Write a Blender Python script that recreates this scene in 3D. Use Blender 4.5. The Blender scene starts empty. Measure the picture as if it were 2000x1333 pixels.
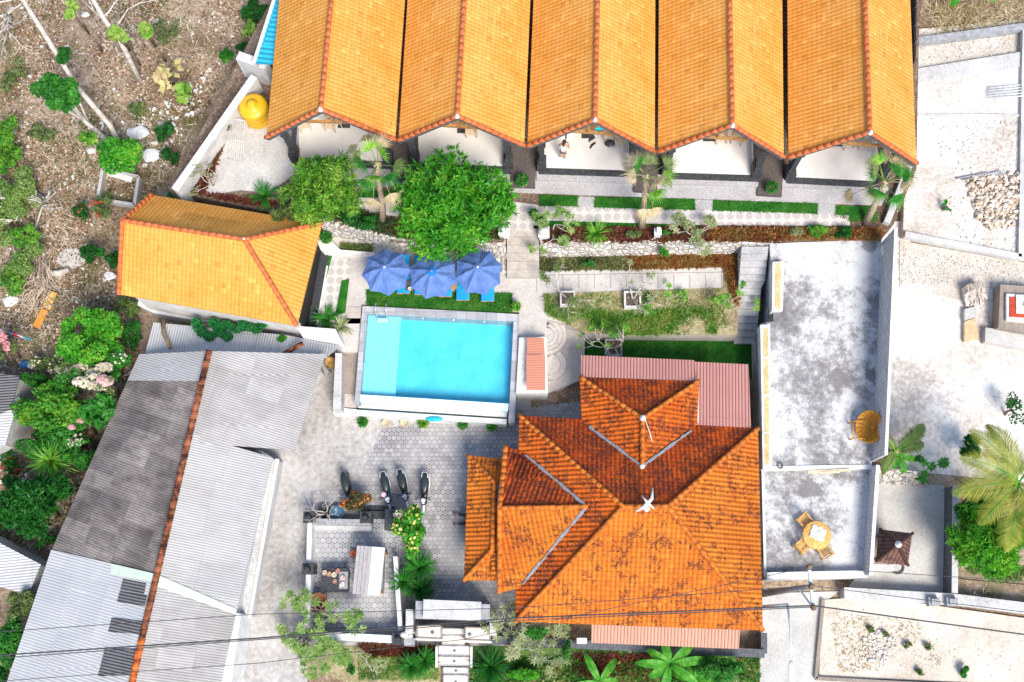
import bpy, bmesh, math, random
import numpy as np
from mathutils import Vector, Matrix, noise as mnoise
R = random.Random(7)
rng = np.random.default_rng(11)
PI = math.pi
scene = bpy.context.scene
COL = scene.collection

# ------------------------------------------------------------ camera
HCAM, FPX = 56.0, 2250.0
NAD = (1045.0, 1225.0)                                   # where plumb lines meet in the picture
_zc = -Vector((NAD[0] - 1000, -(NAD[1] - 666.5), -FPX)).normalized()
_xc = (Vector((1, 0, 0)) - _zc * _zc.x).normalized()
_yc = _zc.cross(_xc)
ROT = Matrix((_xc, _yc, _zc))                            # camera -> world
cam_d = bpy.data.cameras.new('camera')
cam = bpy.data.objects.new('camera', cam_d); COL.objects.link(cam)
cam.matrix_world = Matrix.Translation((0, 0, HCAM)) @ ROT.to_4x4()
cam_d.sensor_width = 36; cam_d.lens = 36 * FPX / 2000
cam_d.clip_end = 2000
scene.camera = cam

def P(px, py, z=0.0):
    d = ROT @ Vector((px - 1000, -(py - 666.5), -FPX))
    t = (z - HCAM) / d.z
    return Vector((d.x * t, d.y * t, z))

# ------------------------------------------------------------ sky, sun, exposure
SUN_EL, SUN_AZ = 53.0, 153.0                              # degrees; azimuth clockwise from world +Y
w = bpy.data.worlds.new("World"); scene.world = w; w.use_nodes = True
nt = w.node_tree; bg = nt.nodes['Background']
sky = nt.nodes.new('ShaderNodeTexSky'); sky.sky_type = 'NISHITA'; sky.sun_disc = False
sky.sun_elevation = math.radians(SUN_EL); sky.sun_rotation = math.radians(SUN_AZ)
nt.links.new(sky.outputs[0], bg.inputs[0]); bg.inputs[1].default_value = 0.15
ld = bpy.data.lights.new('sun', 'SUN'); ld.energy = 3.0; ld.angle = math.radians(24.0); ld.color = (1, .94, .85)
sun = bpy.data.objects.new('sun', ld); COL.objects.link(sun)
e, a = math.radians(SUN_EL), math.radians(SUN_AZ)
sdir = Vector((math.sin(a) * math.cos(e), math.cos(a) * math.cos(e), math.sin(e)))
sun.rotation_euler = sdir.to_track_quat('Z', 'Y').to_euler()
sun.location = (0, 0, 80)
vs = scene.view_settings
vs.view_transform = 'Standard'; vs.look = 'None'; vs.gamma = 1; vs.exposure = 0.80
vs.use_curve_mapping = False

# ------------------------------------------------------------ node helper
class N:
    def __init__(s, name, rough=.8, spec=.3):
        s.m = bpy.data.materials.new(name); s.m.use_nodes = True
        s.nt = s.m.node_tree; s.b = s.nt.nodes['Principled BSDF']
        s.b.inputs['Roughness'].default_value = rough
        s.b.inputs['Specular IOR Level'].default_value = spec
        s.tc = s.nt.nodes.new('ShaderNodeTexCoord')
        s.obj = s.tc.outputs['Object']; s.uv = s.tc.outputs['UV']
    def put(s, sock, v):
        if isinstance(v, bpy.types.NodeSocket): s.nt.links.new(v, sock)
        elif v is not None:
            if sock.type == 'RGBA' and len(v) == 3: v = (*v, 1)
            sock.default_value = v
    def math(s, op, a, b=None, c=None, clamp=False):
        n = s.nt.nodes.new('ShaderNodeMath'); n.operation = op; n.use_clamp = clamp
        for i, v in enumerate((a, b, c)):
            if v is not None: s.put(n.inputs[i], v)
        return n.outputs[0]
    def vm(s, op, a, b=None, scale=None):
        n = s.nt.nodes.new('ShaderNodeVectorMath'); n.operation = op
        s.put(n.inputs[0], a)
        if b is not None: s.put(n.inputs[1], b)
        if scale is not None: s.put(n.inputs['Scale'], scale)
        return n.outputs['Value'] if op in ('LENGTH', 'DISTANCE', 'DOT_PRODUCT') else n.outputs[0]
    def sep(s, v):
        n = s.nt.nodes.new('ShaderNodeSeparateXYZ'); s.put(n.inputs[0], v); return n.outputs
    def comb(s, x, y, z=0.0):
        n = s.nt.nodes.new('ShaderNodeCombineXYZ')
        for i, v in enumerate((x, y, z)): s.put(n.inputs[i], v)
        return n.outputs[0]
    def noise(s, scale, detail=4, rough=.6, vec=None, dist=0.0, col=False):
        n = s.nt.nodes.new('ShaderNodeTexNoise'); s.put(n.inputs['Vector'], vec or s.obj)
        n.inputs['Scale'].default_value = scale; n.inputs['Detail'].default_value = detail
        n.inputs['Roughness'].default_value = rough; n.inputs['Distortion'].default_value = dist
        return n.outputs[1 if col else 0]
    def voro(s, scale, vec=None, feature='F1', out=0, rnd=1.0):
        n = s.nt.nodes.new('ShaderNodeTexVoronoi'); s.put(n.inputs['Vector'], vec or s.obj)
        n.feature = feature; n.inputs['Scale'].default_value = scale; n.inputs['Randomness'].default_value = rnd
        return n.outputs[out]
    def white(s, vec):
        n = s.nt.nodes.new('ShaderNodeTexWhiteNoise'); n.noise_dimensions = '3D'; s.put(n.inputs[0], vec); return n.outputs[0]
    def ramp(s, f, stops, const=False):
        n = s.nt.nodes.new('ShaderNodeValToRGB'); s.put(n.inputs[0], f)
        el = n.color_ramp.elements
        while len(el) < len(stops): el.new(.5)
        for k, (p, c) in enumerate(stops):
            el[k].position = p
            if isinstance(c, (int, float)): c = (c, c, c)
            el[k].color = (*c, 1)
        if const: n.color_ramp.interpolation = 'CONSTANT'
        return n.outputs[0]
    def mix(s, f, a, b, mode='MIX'):
        n = s.nt.nodes.new('ShaderNodeMix'); n.data_type = 'RGBA'; n.blend_type = mode
        s.put(n.inputs[0], f); s.put(n.inputs[6], a); s.put(n.inputs[7], b); return n.outputs[2]
    def rest(s, lo, v, hi):                                # smoothstep as 0..1
        n = s.nt.nodes.new('ShaderNodeMapRange'); n.interpolation_type = 'SMOOTHSTEP'
        s.put(n.inputs[0], v); n.inputs[1].default_value = lo; n.inputs[2].default_value = hi; return n.outputs[0]
    def isl(s):
        return s.nt.nodes.new('ShaderNodeNewGeometry').outputs['Random Per Island']
    def bump(s, h, dist=.02, strength=1.0):
        n = s.nt.nodes.new('ShaderNodeBump'); n.inputs['Distance'].default_value = dist
        n.inputs['Strength'].default_value = strength
        s.put(n.inputs['Height'], h); s.nt.links.new(n.outputs[0], s.b.inputs['Normal'])
    def out(s, col, rough=None, metal=None):
        s.put(s.b.inputs['Base Color'], col)
        if rough is not None: s.put(s.b.inputs['Roughness'], rough)
        if metal is not None: s.put(s.b.inputs['Metallic'], metal)
        return s.m

def sc(c, k): return tuple(min(1, x * k) for x in c)
MC = {}
def plain(name, c, rough=.6, var=.25, scale=6, metal=0, spec=.3, bump=0):
    if name in MC: return MC[name]
    n = N(name, rough, spec)
    f = n.noise(scale, 5, .65)
    f2 = n.rest(.35, f, .65)
    col = n.mix(f2, sc(c, 1 - var), sc(c, 1 + var * .7))
    if bump: n.bump(n.noise(scale * 6, 3), bump)
    MC[name] = n.out(col, metal=metal); return MC[name]

def tiles(name, cA, cB, row, colw, rowd, cold, moss=0.0, mossc=(.05, .03, .015), rd=.03, pale=0.0, palec=(.9, .55, .2)):
    n = N(name, .75, .25)
    o = n.sep(n.uv); u, v = o[0], o[1]
    ru = n.math('DIVIDE', u, colw); rv = n.math('DIVIDE', v, row)
    fu = n.math('FRACT', ru); fv = n.math('FRACT', rv)
    cell = n.comb(n.math('FLOOR', ru), n.math('FLOOR', rv))
    rnd = n.white(cell)
    big = n.noise(.55, 4, .6, n.uv)
    f = n.math('ADD', n.math('MULTIPLY', rnd, .4), n.math('MULTIPLY', n.rest(.35, big, .65), .6))
    oi = n.nt.nodes.new('ShaderNodeObjectInfo').outputs['Random']
    col = n.mix(f, cA, cB)
    col = n.mix(n.math('MULTIPLY', oi, .30), col, sc(cA, .80))
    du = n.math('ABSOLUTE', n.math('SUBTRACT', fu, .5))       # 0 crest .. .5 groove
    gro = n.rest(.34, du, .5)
    low = n.math('SUBTRACT', 1.0, n.rest(0.0, fv, .22))       # row edge line: overlap step shade painted into the colour, with some grime
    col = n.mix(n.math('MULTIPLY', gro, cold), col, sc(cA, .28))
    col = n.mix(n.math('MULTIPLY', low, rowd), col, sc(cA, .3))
    stk = n.noise(3.2, 5, .7, n.vm('MULTIPLY', n.uv, (1.6, .18, 1)))
    col = n.mix(n.math('MULTIPLY', n.rest(.5, stk, .75), .28), col, sc(cA, .5))
    odd = n.white(n.vm('ADD', cell, (3, 17, 5)))
    col = n.mix(n.math('MULTIPLY', n.math('GREATER_THAN', odd, .975), .35), col, sc(cA, .45))
    col = n.mix(n.math('MULTIPLY', n.math('LESS_THAN', odd, .03), .4), col, sc(cB, 1.25))
    if moss:
        m1 = n.noise(.9, 7, .78, n.uv, .3); m2 = n.noise(4.2, 4, .8, n.vm('MULTIPLY', n.uv, (1.6, 1, 1)))
        mm = n.math('ADD', n.math('MULTIPLY', m1, .6), n.math('MULTIPLY', m2, .4))
        ms = n.rest(.585 - moss * .07, mm, .61 - moss * .07)
        fine = n.rest(.3, n.noise(9, 3, .6, n.uv), .55)
        col = n.mix(n.math('MULTIPLY', n.math('MULTIPLY', ms, fine), .82), col, mossc)
    if pale:
        col = n.mix(n.math('MULTIPLY', n.rest(.62, n.noise(.9, 5, .6, n.vm('ADD', n.uv, (31, 7, 0))), .78), pale), col, palec)
    h = n.math('ADD', n.math('MULTIPLY', n.math('COSINE', n.math('MULTIPLY', n.math('SUBTRACT', fu, .5), 2 * PI)), .5),
               n.math('MULTIPLY', n.math('SUBTRACT', 1.0, fv), .9))
    n.bump(h, rd)
    return n.out(col)

def corrug(name, base, vary, pitch=.11, sheet=(.8, 1.7), stain=.3, stainc=(.12, .09, .07), depth=.03, rough=.6, metal=0, line=.35, off=0, rain=.25):
    n = N(name, rough, .3)
    o = n.sep(n.uv); u, v = o[0], o[1]
    cu = n.math('FLOOR', n.math('DIVIDE', u, sheet[0])); v = n.math('ADD', v, n.math('MULTIPLY', n.math('ROUND', n.math('MULTIPLY', n.white(n.comb(cu, 3.0)), 2.0)), .22))
    cell = n.comb(cu, n.math('FLOOR', n.math('DIVIDE', v, sheet[1])), float(off))
    rnd = n.math('MULTIPLY', n.math('ADD', n.white(cell), n.rest(.3, n.noise(.5, 4, .6, n.uv), .7)), .5)
    col = n.mix(rnd, *vary) if vary else base
    rs = n.noise(4, 6, .8, n.vm('MULTIPLY', n.uv, (2.4, .2, 1)))
    col = n.mix(n.math('MULTIPLY', n.rest(.56, rs, .72), min(1, stain * 1.4)), col, (.22, .11, .06))
    ph = n.math('SINE', n.math('MULTIPLY', u, 2 * PI / pitch))
    st = n.rest(.42, n.noise(1.6, 6, .7, n.vm('MULTIPLY', n.uv, (1, .45, 1))), .72)
    col = n.mix(n.math('MULTIPLY', st, stain), col, stainc)
    gr = n.noise(26, 2, .6, n.vm('MULTIPLY', n.uv, (1, .1, 1)))
    col = n.mix(n.math('MULTIPLY', n.rest(.4, gr, .7), rain), col, sc(stainc, 1.6))
    col = n.mix(n.math('MULTIPLY', n.rest(.2, ph, 1.0), line), col, sc(stainc, .9))
    fu = n.math('FRACT', n.math('DIVIDE', u, sheet[0])); fv = n.math('FRACT', n.math('DIVIDE', v, sheet[1]))
    ed = n.math('MAXIMUM', n.rest(.97, fu, 1.0), n.rest(.975, fv, 1.0))
    col = n.mix(n.math('MULTIPLY', ed, .4), col, sc(stainc, 1.2))
    n.bump(ph, depth)
    return n.out(col, metal=metal)

def leafm(name, cs, transl=.3, scale=.9, rough=.55):
    if name in MC: return MC[name]
    n = N(name, rough, .35)
    f = n.math('ADD', n.math('MULTIPLY', n.isl(), .5), n.math('MULTIPLY', n.rest(.3, n.noise(scale, 2), .7), .5))
    st = [(i / (len(cs) - 1), c) for i, c in enumerate(cs)]
    col = n.ramp(f, st)
    n.out(col)
    tr = n.nt.nodes.new('ShaderNodeBsdfTranslucent'); n.put(tr.inputs[0], n.mix(.5, col, cs[-1]))
    mx = n.nt.nodes.new('ShaderNodeMixShader'); mx.inputs[0].default_value = transl
    n.nt.links.new(n.b.outputs[0], mx.inputs[1]); n.nt.links.new(tr.outputs[0], mx.inputs[2])
    n.nt.links.new(mx.outputs[0], n.nt.nodes['Material Output'].inputs[0])
    MC[name] = n.m; return n.m

def islm(name, cs, rough=.85, const=True):
    if name in MC: return MC[name]
    n = N(name, rough, .15)
    st = [(i / len(cs), c) for i, c in enumerate(cs)]
    MC[name] = n.out(n.ramp(n.isl(), st, const)); return MC[name]

# ------------------------------------------------------------ mesh builder
class MB:
    def __init__(s): s.v = []; s.f = []; s.uv = {}; s.sm = set()
    def poly(s, pts, uv=None, smooth=False):
        i = len(s.v); s.v += [Vector(p) for p in pts]; s.f.append(tuple(range(i, i + len(pts))))
        if uv: s.uv[len(s.f) - 1] = uv
        if smooth: s.sm.add(len(s.f) - 1)
        return s
    def grid(s, rings, close=True, smooth=True, caps=True):
        base = len(s.v); n = len(rings[0])
        for r in rings: s.v += [Vector(p) for p in r]
        for i in range(len(rings) - 1):
            for j in range(n if close else n - 1):
                k = (j + 1) % n
                s.f.append((base + i * n + j, base + i * n + k, base + (i + 1) * n + k, base + (i + 1) * n + j))
                if smooth: s.sm.add(len(s.f) - 1)
        if caps and close:
            s.f.append(tuple(base + j for j in range(n))[::-1])
            s.f.append(tuple(base + (len(rings) - 1) * n + j for j in range(n)))
        return s
    def prism(s, pts, z0, z1):
        a = [Vector((p[0], p[1], z1)) for p in pts]; b = [Vector((p[0], p[1], z0)) for p in pts]
        if sum(a[i].x * a[(i + 1) % len(a)].y - a[(i + 1) % len(a)].x * a[i].y for i in range(len(a))) < 0: a.reverse(); b.reverse()
        i0 = len(s.v); n = len(a); s.v += a + b
        s.f.append(tuple(range(i0, i0 + n))); s.f.append(tuple(range(i0 + 2 * n - 1, i0 + n - 1, -1)))
        for i in range(n):
            j = (i + 1) % n; s.f.append((i0 + j, i0 + i, i0 + n + i, i0 + n + j))
        return s
    def box(s, c, size, rz=0.0, tilt=None):
        M = Matrix.Rotation(rz, 3, 'Z')
        if tilt is not None: M = M @ tilt
        h = [x / 2 for x in size]; i = len(s.v)
        for sx, sy, sz in ((-1,-1,-1),(1,-1,-1),(1,1,-1),(-1,1,-1),(-1,-1,1),(1,-1,1),(1,1,1),(-1,1,1)):
            s.v.append(Vector(c) + M @ Vector((sx * h[0], sy * h[1], sz * h[2])))
        for f in ((3,2,1,0),(4,5,6,7),(0,1,5,4),(1,2,6,5),(2,3,7,6),(3,0,4,7)): s.f.append(tuple(i + k for k in f))
        return s
    def bar(s, p, q, wd, ht, up=(0, 0, 1)):
        p, q = Vector(p), Vector(q); d = (q - p); L = d.length
        if L < 1e-5: return s
        d /= L; side = d.cross(Vector(up)); 
        if side.length < 1e-3: side = d.cross(Vector((0, 1, 0)))
        side.normalize(); u = side.cross(d)
        a, b = side * wd / 2, u * ht / 2; i = len(s.v)
        for o in (p, q): s.v += [o - a - b, o + a - b, o + a + b, o - a + b]
        for f in ((0,1,2,3),(7,6,5,4),(1,0,4,5),(2,1,5,6),(3,2,6,7),(0,3,7,4)): s.f.append(tuple(i + k for k in f))
        return s
    def tube(s, pts, rad, n=8, smooth=True):
        pts = [Vector(p) for p in pts]
        if not hasattr(rad, '__len__'): rad = [rad] * len(pts)
        rings = []; prev = None
        for i, p in enumerate(pts):
            d = (pts[min(i + 1, len(pts) - 1)] - pts[max(i - 1, 0)])
            d = d.normalized() if d.length > 1e-6 else Vector((0, 0, 1))
            if prev is None: prev = d.orthogonal().normalized()
            u = prev - d * prev.dot(d)
            u = u.normalized() if u.length > 1e-5 else d.orthogonal().normalized()
            prev = u; v = d.cross(u)
            rings.append([p + (u * math.cos(2 * PI * k / n) + v * math.sin(2 * PI * k / n)) * rad[i] for k in range(n)])
        return s.grid(rings, smooth=smooth)
    def lathe(s, c, prof, n=20, smooth=True, sx=1, sy=1):
        c = Vector(c)
        return s.grid([[c + Vector((r * sx * math.cos(2 * PI * k / n), r * sy * math.sin(2 * PI * k / n), z)) for k in range(n)] for r, z in prof], smooth=smooth)
    def loft(s, secs, n=12, M=None, smooth=True):
        rings = []
        for (c, rx, rz) in secs:
            ring = []
            for k in range(n):
                a = 2 * PI * k / n; p = Vector(c) + Vector((rx * math.cos(a), 0, rz * math.sin(a)))
                ring.append(M @ p if M else p)
            rings.append(ring)
        return s.grid(rings, smooth=smooth)
    def ball(s, c, r, n=10, m=7, j=0.0, rr=None):
        c = Vector(c); rx, ry, rz = r if hasattr(r, '__len__') else (r, r, r)
        rings = []
        for i in range(m + 1):
            t = PI * (i + .02) / (m + .04); ring = []
            for k in range(n):
                a = 2 * PI * k / n; q = 1 + (rr or R).uniform(-j, j) if j else 1
                ring.append(c + Vector((rx * math.sin(t) * math.cos(a), ry * math.sin(t) * math.sin(a), -rz * math.cos(t))) * q if not j else
                            c + Vector((rx * math.sin(t) * math.cos(a) * q, ry * math.sin(t) * math.sin(a) * q, -rz * math.cos(t) * q)))
            rings.append(ring)
        return s.grid(rings, smooth=not j)
    def slope(s, pts, th=.1):
        """roof face; pts[0]->pts[1] is the eave (u axis), v runs up the slope"""
        p = [Vector(q) for q in pts]
        u = (p[1] - p[0]).normalized(); nn = Vector((0, 0, 0))
        for i in range(1, len(p) - 1): nn += (p[i] - p[0]).cross(p[i + 1] - p[0])
        nn.normalize()
        if nn.z < 0: nn = -nn
        v = nn.cross(u)
        cen = sum(p, Vector()) / len(p)
        if v.dot(cen - p[0]) < 0: v = -v
        uv = [((q - p[0]).dot(u) + 20, (q - p[0]).dot(v)) for q in p]
        if (p[1] - p[0]).cross(p[2] - p[0]).z < 0 : p = p[::-1]; uv = uv[::-1]
        s.poly(p, uv)
        dn = Vector((0, 0, -th)); q = [x + dn for x in p]
        s.poly(q[::-1], uv[::-1])
        for i in range(len(p)):
            j = (i + 1) % len(p); s.poly([p[j], p[i], q[i], q[j]], [uv[j], uv[i], uv[i], uv[j]])
        return s
    def caps(s, a, b, r=.12, step=.33, lift=.02):
        a, b = Vector(a), Vector(b); L = (b - a).length; n = max(2, int(L / step)); d = (b - a) / n
        for i in range(n):
            p = a + d * i; q = a + d * (i + 1.12)
            s.tube([p + Vector((0, 0, lift)), q + Vector((0, 0, lift + .015))], [r * 1.05, r * .96], 8)
        return s
    def build(s, name, mat, parent=None, uvs=True):
        o = new_mesh(name, s.v, s.f, mat, parent)
        me = o.data
        if s.uv:
            l = me.uv_layers.new(name='uv')
            for fi, uv in s.uv.items():
                pl = me.polygons[fi]
                for k, li in enumerate(pl.loop_indices): l.data[li].uv = uv[k]
        if s.sm:
            fl = np.zeros(len(s.f), bool); fl[list(s.sm)] = True
            me.polygons.foreach_set('use_smooth', fl)
        return o

def world_loc(o):
    v = Vector((0, 0, 0))
    while o is not None: v += o.location; o = o.parent
    return v
def new_mesh(name, verts, faces, mat, parent=None):
    me = bpy.data.meshes.new(name)
    off = world_loc(parent) if parent else None
    if off is None:
        a = np.array([tuple(v) for v in verts]); lo, hi = a.min(0), a.max(0)
        off = Vector(((lo[0] + hi[0]) / 2, (lo[1] + hi[1]) / 2, lo[2]))
        loc = off
    else: loc = Vector((0, 0, 0))
    me.from_pydata([tuple(Vector(v) - off) for v in verts], [], faces)
    me.materials.append(mat); me.update()
    o = bpy.data.objects.new(name, me); COL.objects.link(o); o.location = loc
    if parent: o.parent = parent
    return o
def tag(o, label=None, cat=None, group=None, kind=None):
    if label: o['label'] = label
    if cat: o['category'] = cat
    if group: o['group'] = group
    if kind: o['kind'] = kind
    return o
def thing(name, label, cat, loc, group=None):
    o = bpy.data.objects.new(name, None); COL.objects.link(o); o.location = Vector(loc)
    o.empty_display_size = .3
    return tag(o, label, cat, group)
def struct(name, mb, mat, label=None): return tag(mb.build(name, mat), label, name.replace('_', ' '), kind='structure')
def copy_tree(o, parent=None):
    c = o.copy(); COL.objects.link(c); c.parent = parent
    for ch in o.children: copy_tree(ch, c)
    return c
def PP(pts, z): return [P(x, y, z) for x, y in pts]
def slab(pts, z1, z0): return MB().prism(PP(pts, z1), z0, z1)
def fast_mesh(name, V, nper, mat, parent=None, loc=None, kinds=None):
    """V: (N*nper,3) world verts, N faces of nper verts"""
    me = bpy.data.meshes.new(name); V = np.asarray(V, dtype=np.float32).reshape(-1, 3)
    if parent is not None: off = np.array(world_loc(parent))
    else:
        off = np.array([(V[:, 0].min() + V[:, 0].max()) / 2, (V[:, 1].min() + V[:, 1].max()) / 2, V[:, 2].min()])
    V = V - off; nf = len(V) // nper
    me.vertices.add(len(V)); me.vertices.foreach_set('co', V.astype(np.float32).ravel())
    me.loops.add(len(V)); me.loops.foreach_set('vertex_index', np.arange(len(V), dtype=np.int32))
    me.polygons.add(nf); me.polygons.foreach_set('loop_start', np.arange(0, len(V), nper, dtype=np.int32))
    me.polygons.foreach_set('loop_total', np.full(nf, nper, np.int32))
    me.materials.append(mat); me.update(calc_edges=True); me.validate()
    o = bpy.data.objects.new(name, me); COL.objects.link(o)
    if parent is not None: o.parent = parent
    else: o.location = off
    return o
def unit(a): return a / np.maximum(np.linalg.norm(a, axis=1, keepdims=True), 1e-6)
def leaves(C, D, Nn, L, W, fold=.12):
    """diamond leaves: centres C, directions D, normals Nn"""
    C = np.asarray(C); n = len(C); D = unit(D); S = unit(np.cross(D, Nn)); U = np.cross(S, D)
    L = (np.ones(n) * L)[:, None]; W = (np.ones(n) * W)[:, None]
    b = C - D * L * .5; t = C + D * L * .5 - U * L * .12; m = C - D * L * .05
    l = m + S * W * .5 + U * W * fold; r = m - S * W * .5 + U * W * fold
    return np.stack([b, r, t, l], 1).reshape(-1, 3)
def crown_pts(blobs, n, up=.35, shell=(.72, 1.02), seed=0):
    g = np.random.default_rng(seed)
    wts = np.array([max(b[1]) ** 2 for b in blobs]); wts = wts / wts.sum()
    k = g.choice(len(blobs), n, p=wts)
    d = unit(g.normal(size=(n, 3)) + np.array([0, 0, up]))
    r = g.uniform(*shell, n)[:, None]
    c = np.array([tuple(b[0]) for b in blobs])[k]; s = np.array([tuple(b[1]) for b in blobs])[k]
    return c + d * r * s, d, g
def in_poly(px, py, poly):
    c = False; n = len(poly); j = n - 1
    for i in range(n):
        if (poly[i][1] > py) != (poly[j][1] > py) and px < (poly[j][0] - poly[i][0]) * (py - poly[i][1]) / (poly[j][1] - poly[i][1]) + poly[i][0]: c = not c
        j = i
    return c
def scat(poly, z, n, seed=1, dens=None):
    r = random.Random(seed); xs = [p[0] for p in poly]; ys = [p[1] for p in poly]; out = []; tries = 0
    while len(out) < n and tries < n * 30:
        tries += 1
        x, y = r.uniform(min(xs), max(xs)), r.uniform(min(ys), max(ys))
        if in_poly(x, y, poly):
            p = P(x, y, z)
            if dens:
                q = mnoise.noise(Vector((p.x * dens, p.y * dens, seed)))
                if r.random() > .5 + q * 1.6: continue
            out.append(p)
    return out
# ------------------------------------------------------------ materials
M = {}
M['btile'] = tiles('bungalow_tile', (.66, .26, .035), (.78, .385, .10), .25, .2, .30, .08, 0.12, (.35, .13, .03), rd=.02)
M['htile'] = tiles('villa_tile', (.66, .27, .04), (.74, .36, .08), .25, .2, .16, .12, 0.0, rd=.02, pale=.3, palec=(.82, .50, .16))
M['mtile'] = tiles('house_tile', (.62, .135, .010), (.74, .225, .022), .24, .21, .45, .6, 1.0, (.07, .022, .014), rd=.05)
M['mtile_shaded'] = tiles('house_tile_shaded_mossy', (.42, .055, .006), (.56, .10, .008), .24, .21, .55, .65, 1.55, (.055, .018, .012), rd=.05)  # darker copy of the house tile: north-side shade painted in, plus denser moss
M['mtile_half_shaded'] = tiles('house_tile_half_shaded_mossy', (.52, .085, .005), (.66, .145, .010), .24, .21, .55, .65, 1.25, (.06, .02, .013), rd=.05)  # in-between copy for side slopes: some shade painted into the colour, more moss
M['gtile'] = tiles('shrine_tile', (.16, .075, .06), (.22, .11, .09), .2, .18, .4, .8, .6, (.03, .02, .018), rd=.04)
M['bridge'] = plain('ridge_terracotta', (.52, .14, .045), .8, .25, 5)
M['mridge'] = plain('old_ridge_tile', (.55, .15, .02), .8, .4, 4)
M['wridge'] = plain('rusty_ridge', (.20, .065, .03), .9, .8, 2.2)
M['oridge'] = plain('orange_ridge_tile', (.55, .12, .02), .85, .5, 3)
M['mortar'] = plain('valley_mortar', (.25, .26, .285), .9, .2, 8)
M['white'] = plain('white_paint', (.68, .67, .65), .8, .14, 2)
M['chalk'] = plain('white_stone', (.74, .70, .64), .9, .16, 5, bump=.01)
M['black'] = plain('black_stone', (.05, .052, .056), .55, .4, 9)
M['dgrey'] = plain('dark_grey', (.10, .105, .115), .6, .3, 6)
M['grey'] = plain('grey_stone', (.33, .33, .34), .8, .25, 4, bump=.01)
M['steel'] = plain('steel', (.6, .62, .64), .3, .1, 8, metal=.8)
M['wood'] = plain('teak_wood', (.42, .22, .08), .6, .3, 9)
M['cane'] = plain('rattan_cane', (.60, .27, .03), .6, .35, 14)
M['skin'] = plain('skin', (.50, .28, .19), .6, .08, 9)
M['hair'] = plain('dark_hair', (.05, .025, .015), .6, .3, 20)
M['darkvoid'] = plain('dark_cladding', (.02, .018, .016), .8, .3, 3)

def conc(name, stops, s1=.5, s2=7, mixk=.5, bump=.006, lines=None, rough=.9, crack=0):
    n = N(name, rough, .2)
    a = n.noise(s1, 6, .7, dist=.4); b = n.noise(s2, 5, .75)
    f = n.math('ADD', n.math('MULTIPLY', a, 1 - mixk), n.math('MULTIPLY', b, mixk))
    col = n.ramp(f, stops)
    if lines:
        o = n.sep(n.obj)
        for ax, pitch, wd in lines:
            fr = n.math('ABSOLUTE', n.math('SUBTRACT', n.math('FRACT', n.math('DIVIDE', o[ax], pitch)), .5))
            col = n.mix(n.math('MULTIPLY', n.rest(.5 - wd / pitch, fr, .5), .6), col, (.16, .13, .11))
    if crack:
        cr = n.voro(crack, n.vm('ADD', n.obj, n.vm('SCALE', n.noise(2, 3, col=True), scale=.4)), 'DISTANCE_TO_EDGE')
        col = n.mix(n.math('MULTIPLY', n.math('SUBTRACT', 1.0, n.rest(.0, cr, .03)), .35), col, (.2, .17, .15))
    n.bump(b, bump)
    return n.out(col)
M['drive'] = conc('driveway_concrete', [(.32, (.18, .165, .15)), (.43, (.31, .29, .27)), (.52, (.43, .41, .39)), (.62, (.55, .53, .51))], .3, 4)
M['pathm'] = conc('pale_path', [(.36, (.34, .30, .27)), (.46, (.48, .44, .40)), (.60, (.58, .54, .50))], .6, 8)
M['tread'] = conc('step_stone', [(.36, (.28, .24, .20)), (.47, (.43, .38, .33)), (.62, (.54, .49, .44))], 1.2, 9)
M['gstep'] = conc('grey_step', [(.3, (.22, .22, .22)), (.5, (.42, .41, .40)), (.7, (.6, .59, .58))], 1.5, 8)
M['brownstep'] = conc('brown_stone', [(.3, (.15, .12, .10)), (.5, (.28, .23, .19)), (.7, (.4, .34, .28))], 1.5, 10)
M['porch'] = plain('porch_tile', (.66, .63, .59), .35, .04, 1.2)
M['peb'] = conc('pebble_wash', [(.36, (.20, .19, .19)), (.47, (.36, .345, .34)), (.6, (.54, .52, .51))], 1, 22, .8)
M['dpeb'] = conc('dark_pebble', [(.38, (.045, .036, .034)), (.55, (.12, .10, .09)), (.72, (.4, .36, .33))], 1, 20, .85)
M['cream'] = conc('limestone_lot', [(.36, (.36, .30, .25)), (.45, (.50, .44, .38)), (.50, (.66, .60, .55)), (.54, (.76, .73, .69))], .16, 5, .38, .01)
M['rubblelot'] = conc('gravel_lot', [(.34, (.28, .23, .18)), (.45, (.46, .40, .34)), (.54, (.60, .55, .49)), (.66, (.72, .69, .65))], .5, 14, .65, .02)
M['sandlot'] = conc('sandy_lot', [(.34, (.34, .27, .20)), (.43, (.50, .43, .35)), (.53, (.61, .54, .46)), (.64, (.68, .62, .55))], .45, 9, .5, .01)
M['slabc'] = conc('stained_slab', [(.3, (.30, .28, .26)), (.48, (.46, .44, .41)), (.62, (.60, .58, .54))], .5, 8, .5)
M['whitec'] = conc('bleached_concrete', [(.36, (.32, .31, .295)), (.46, (.46, .45, .435)), (.58, (.60, .59, .58))], .5, 9, .5)
M['timber'] = conc('weathered_wall', [(.34, (.30, .28, .27)), (.48, (.56, .54, .52)), (.6, (.72, .71, .69))], 1.2, 12, .6)

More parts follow.
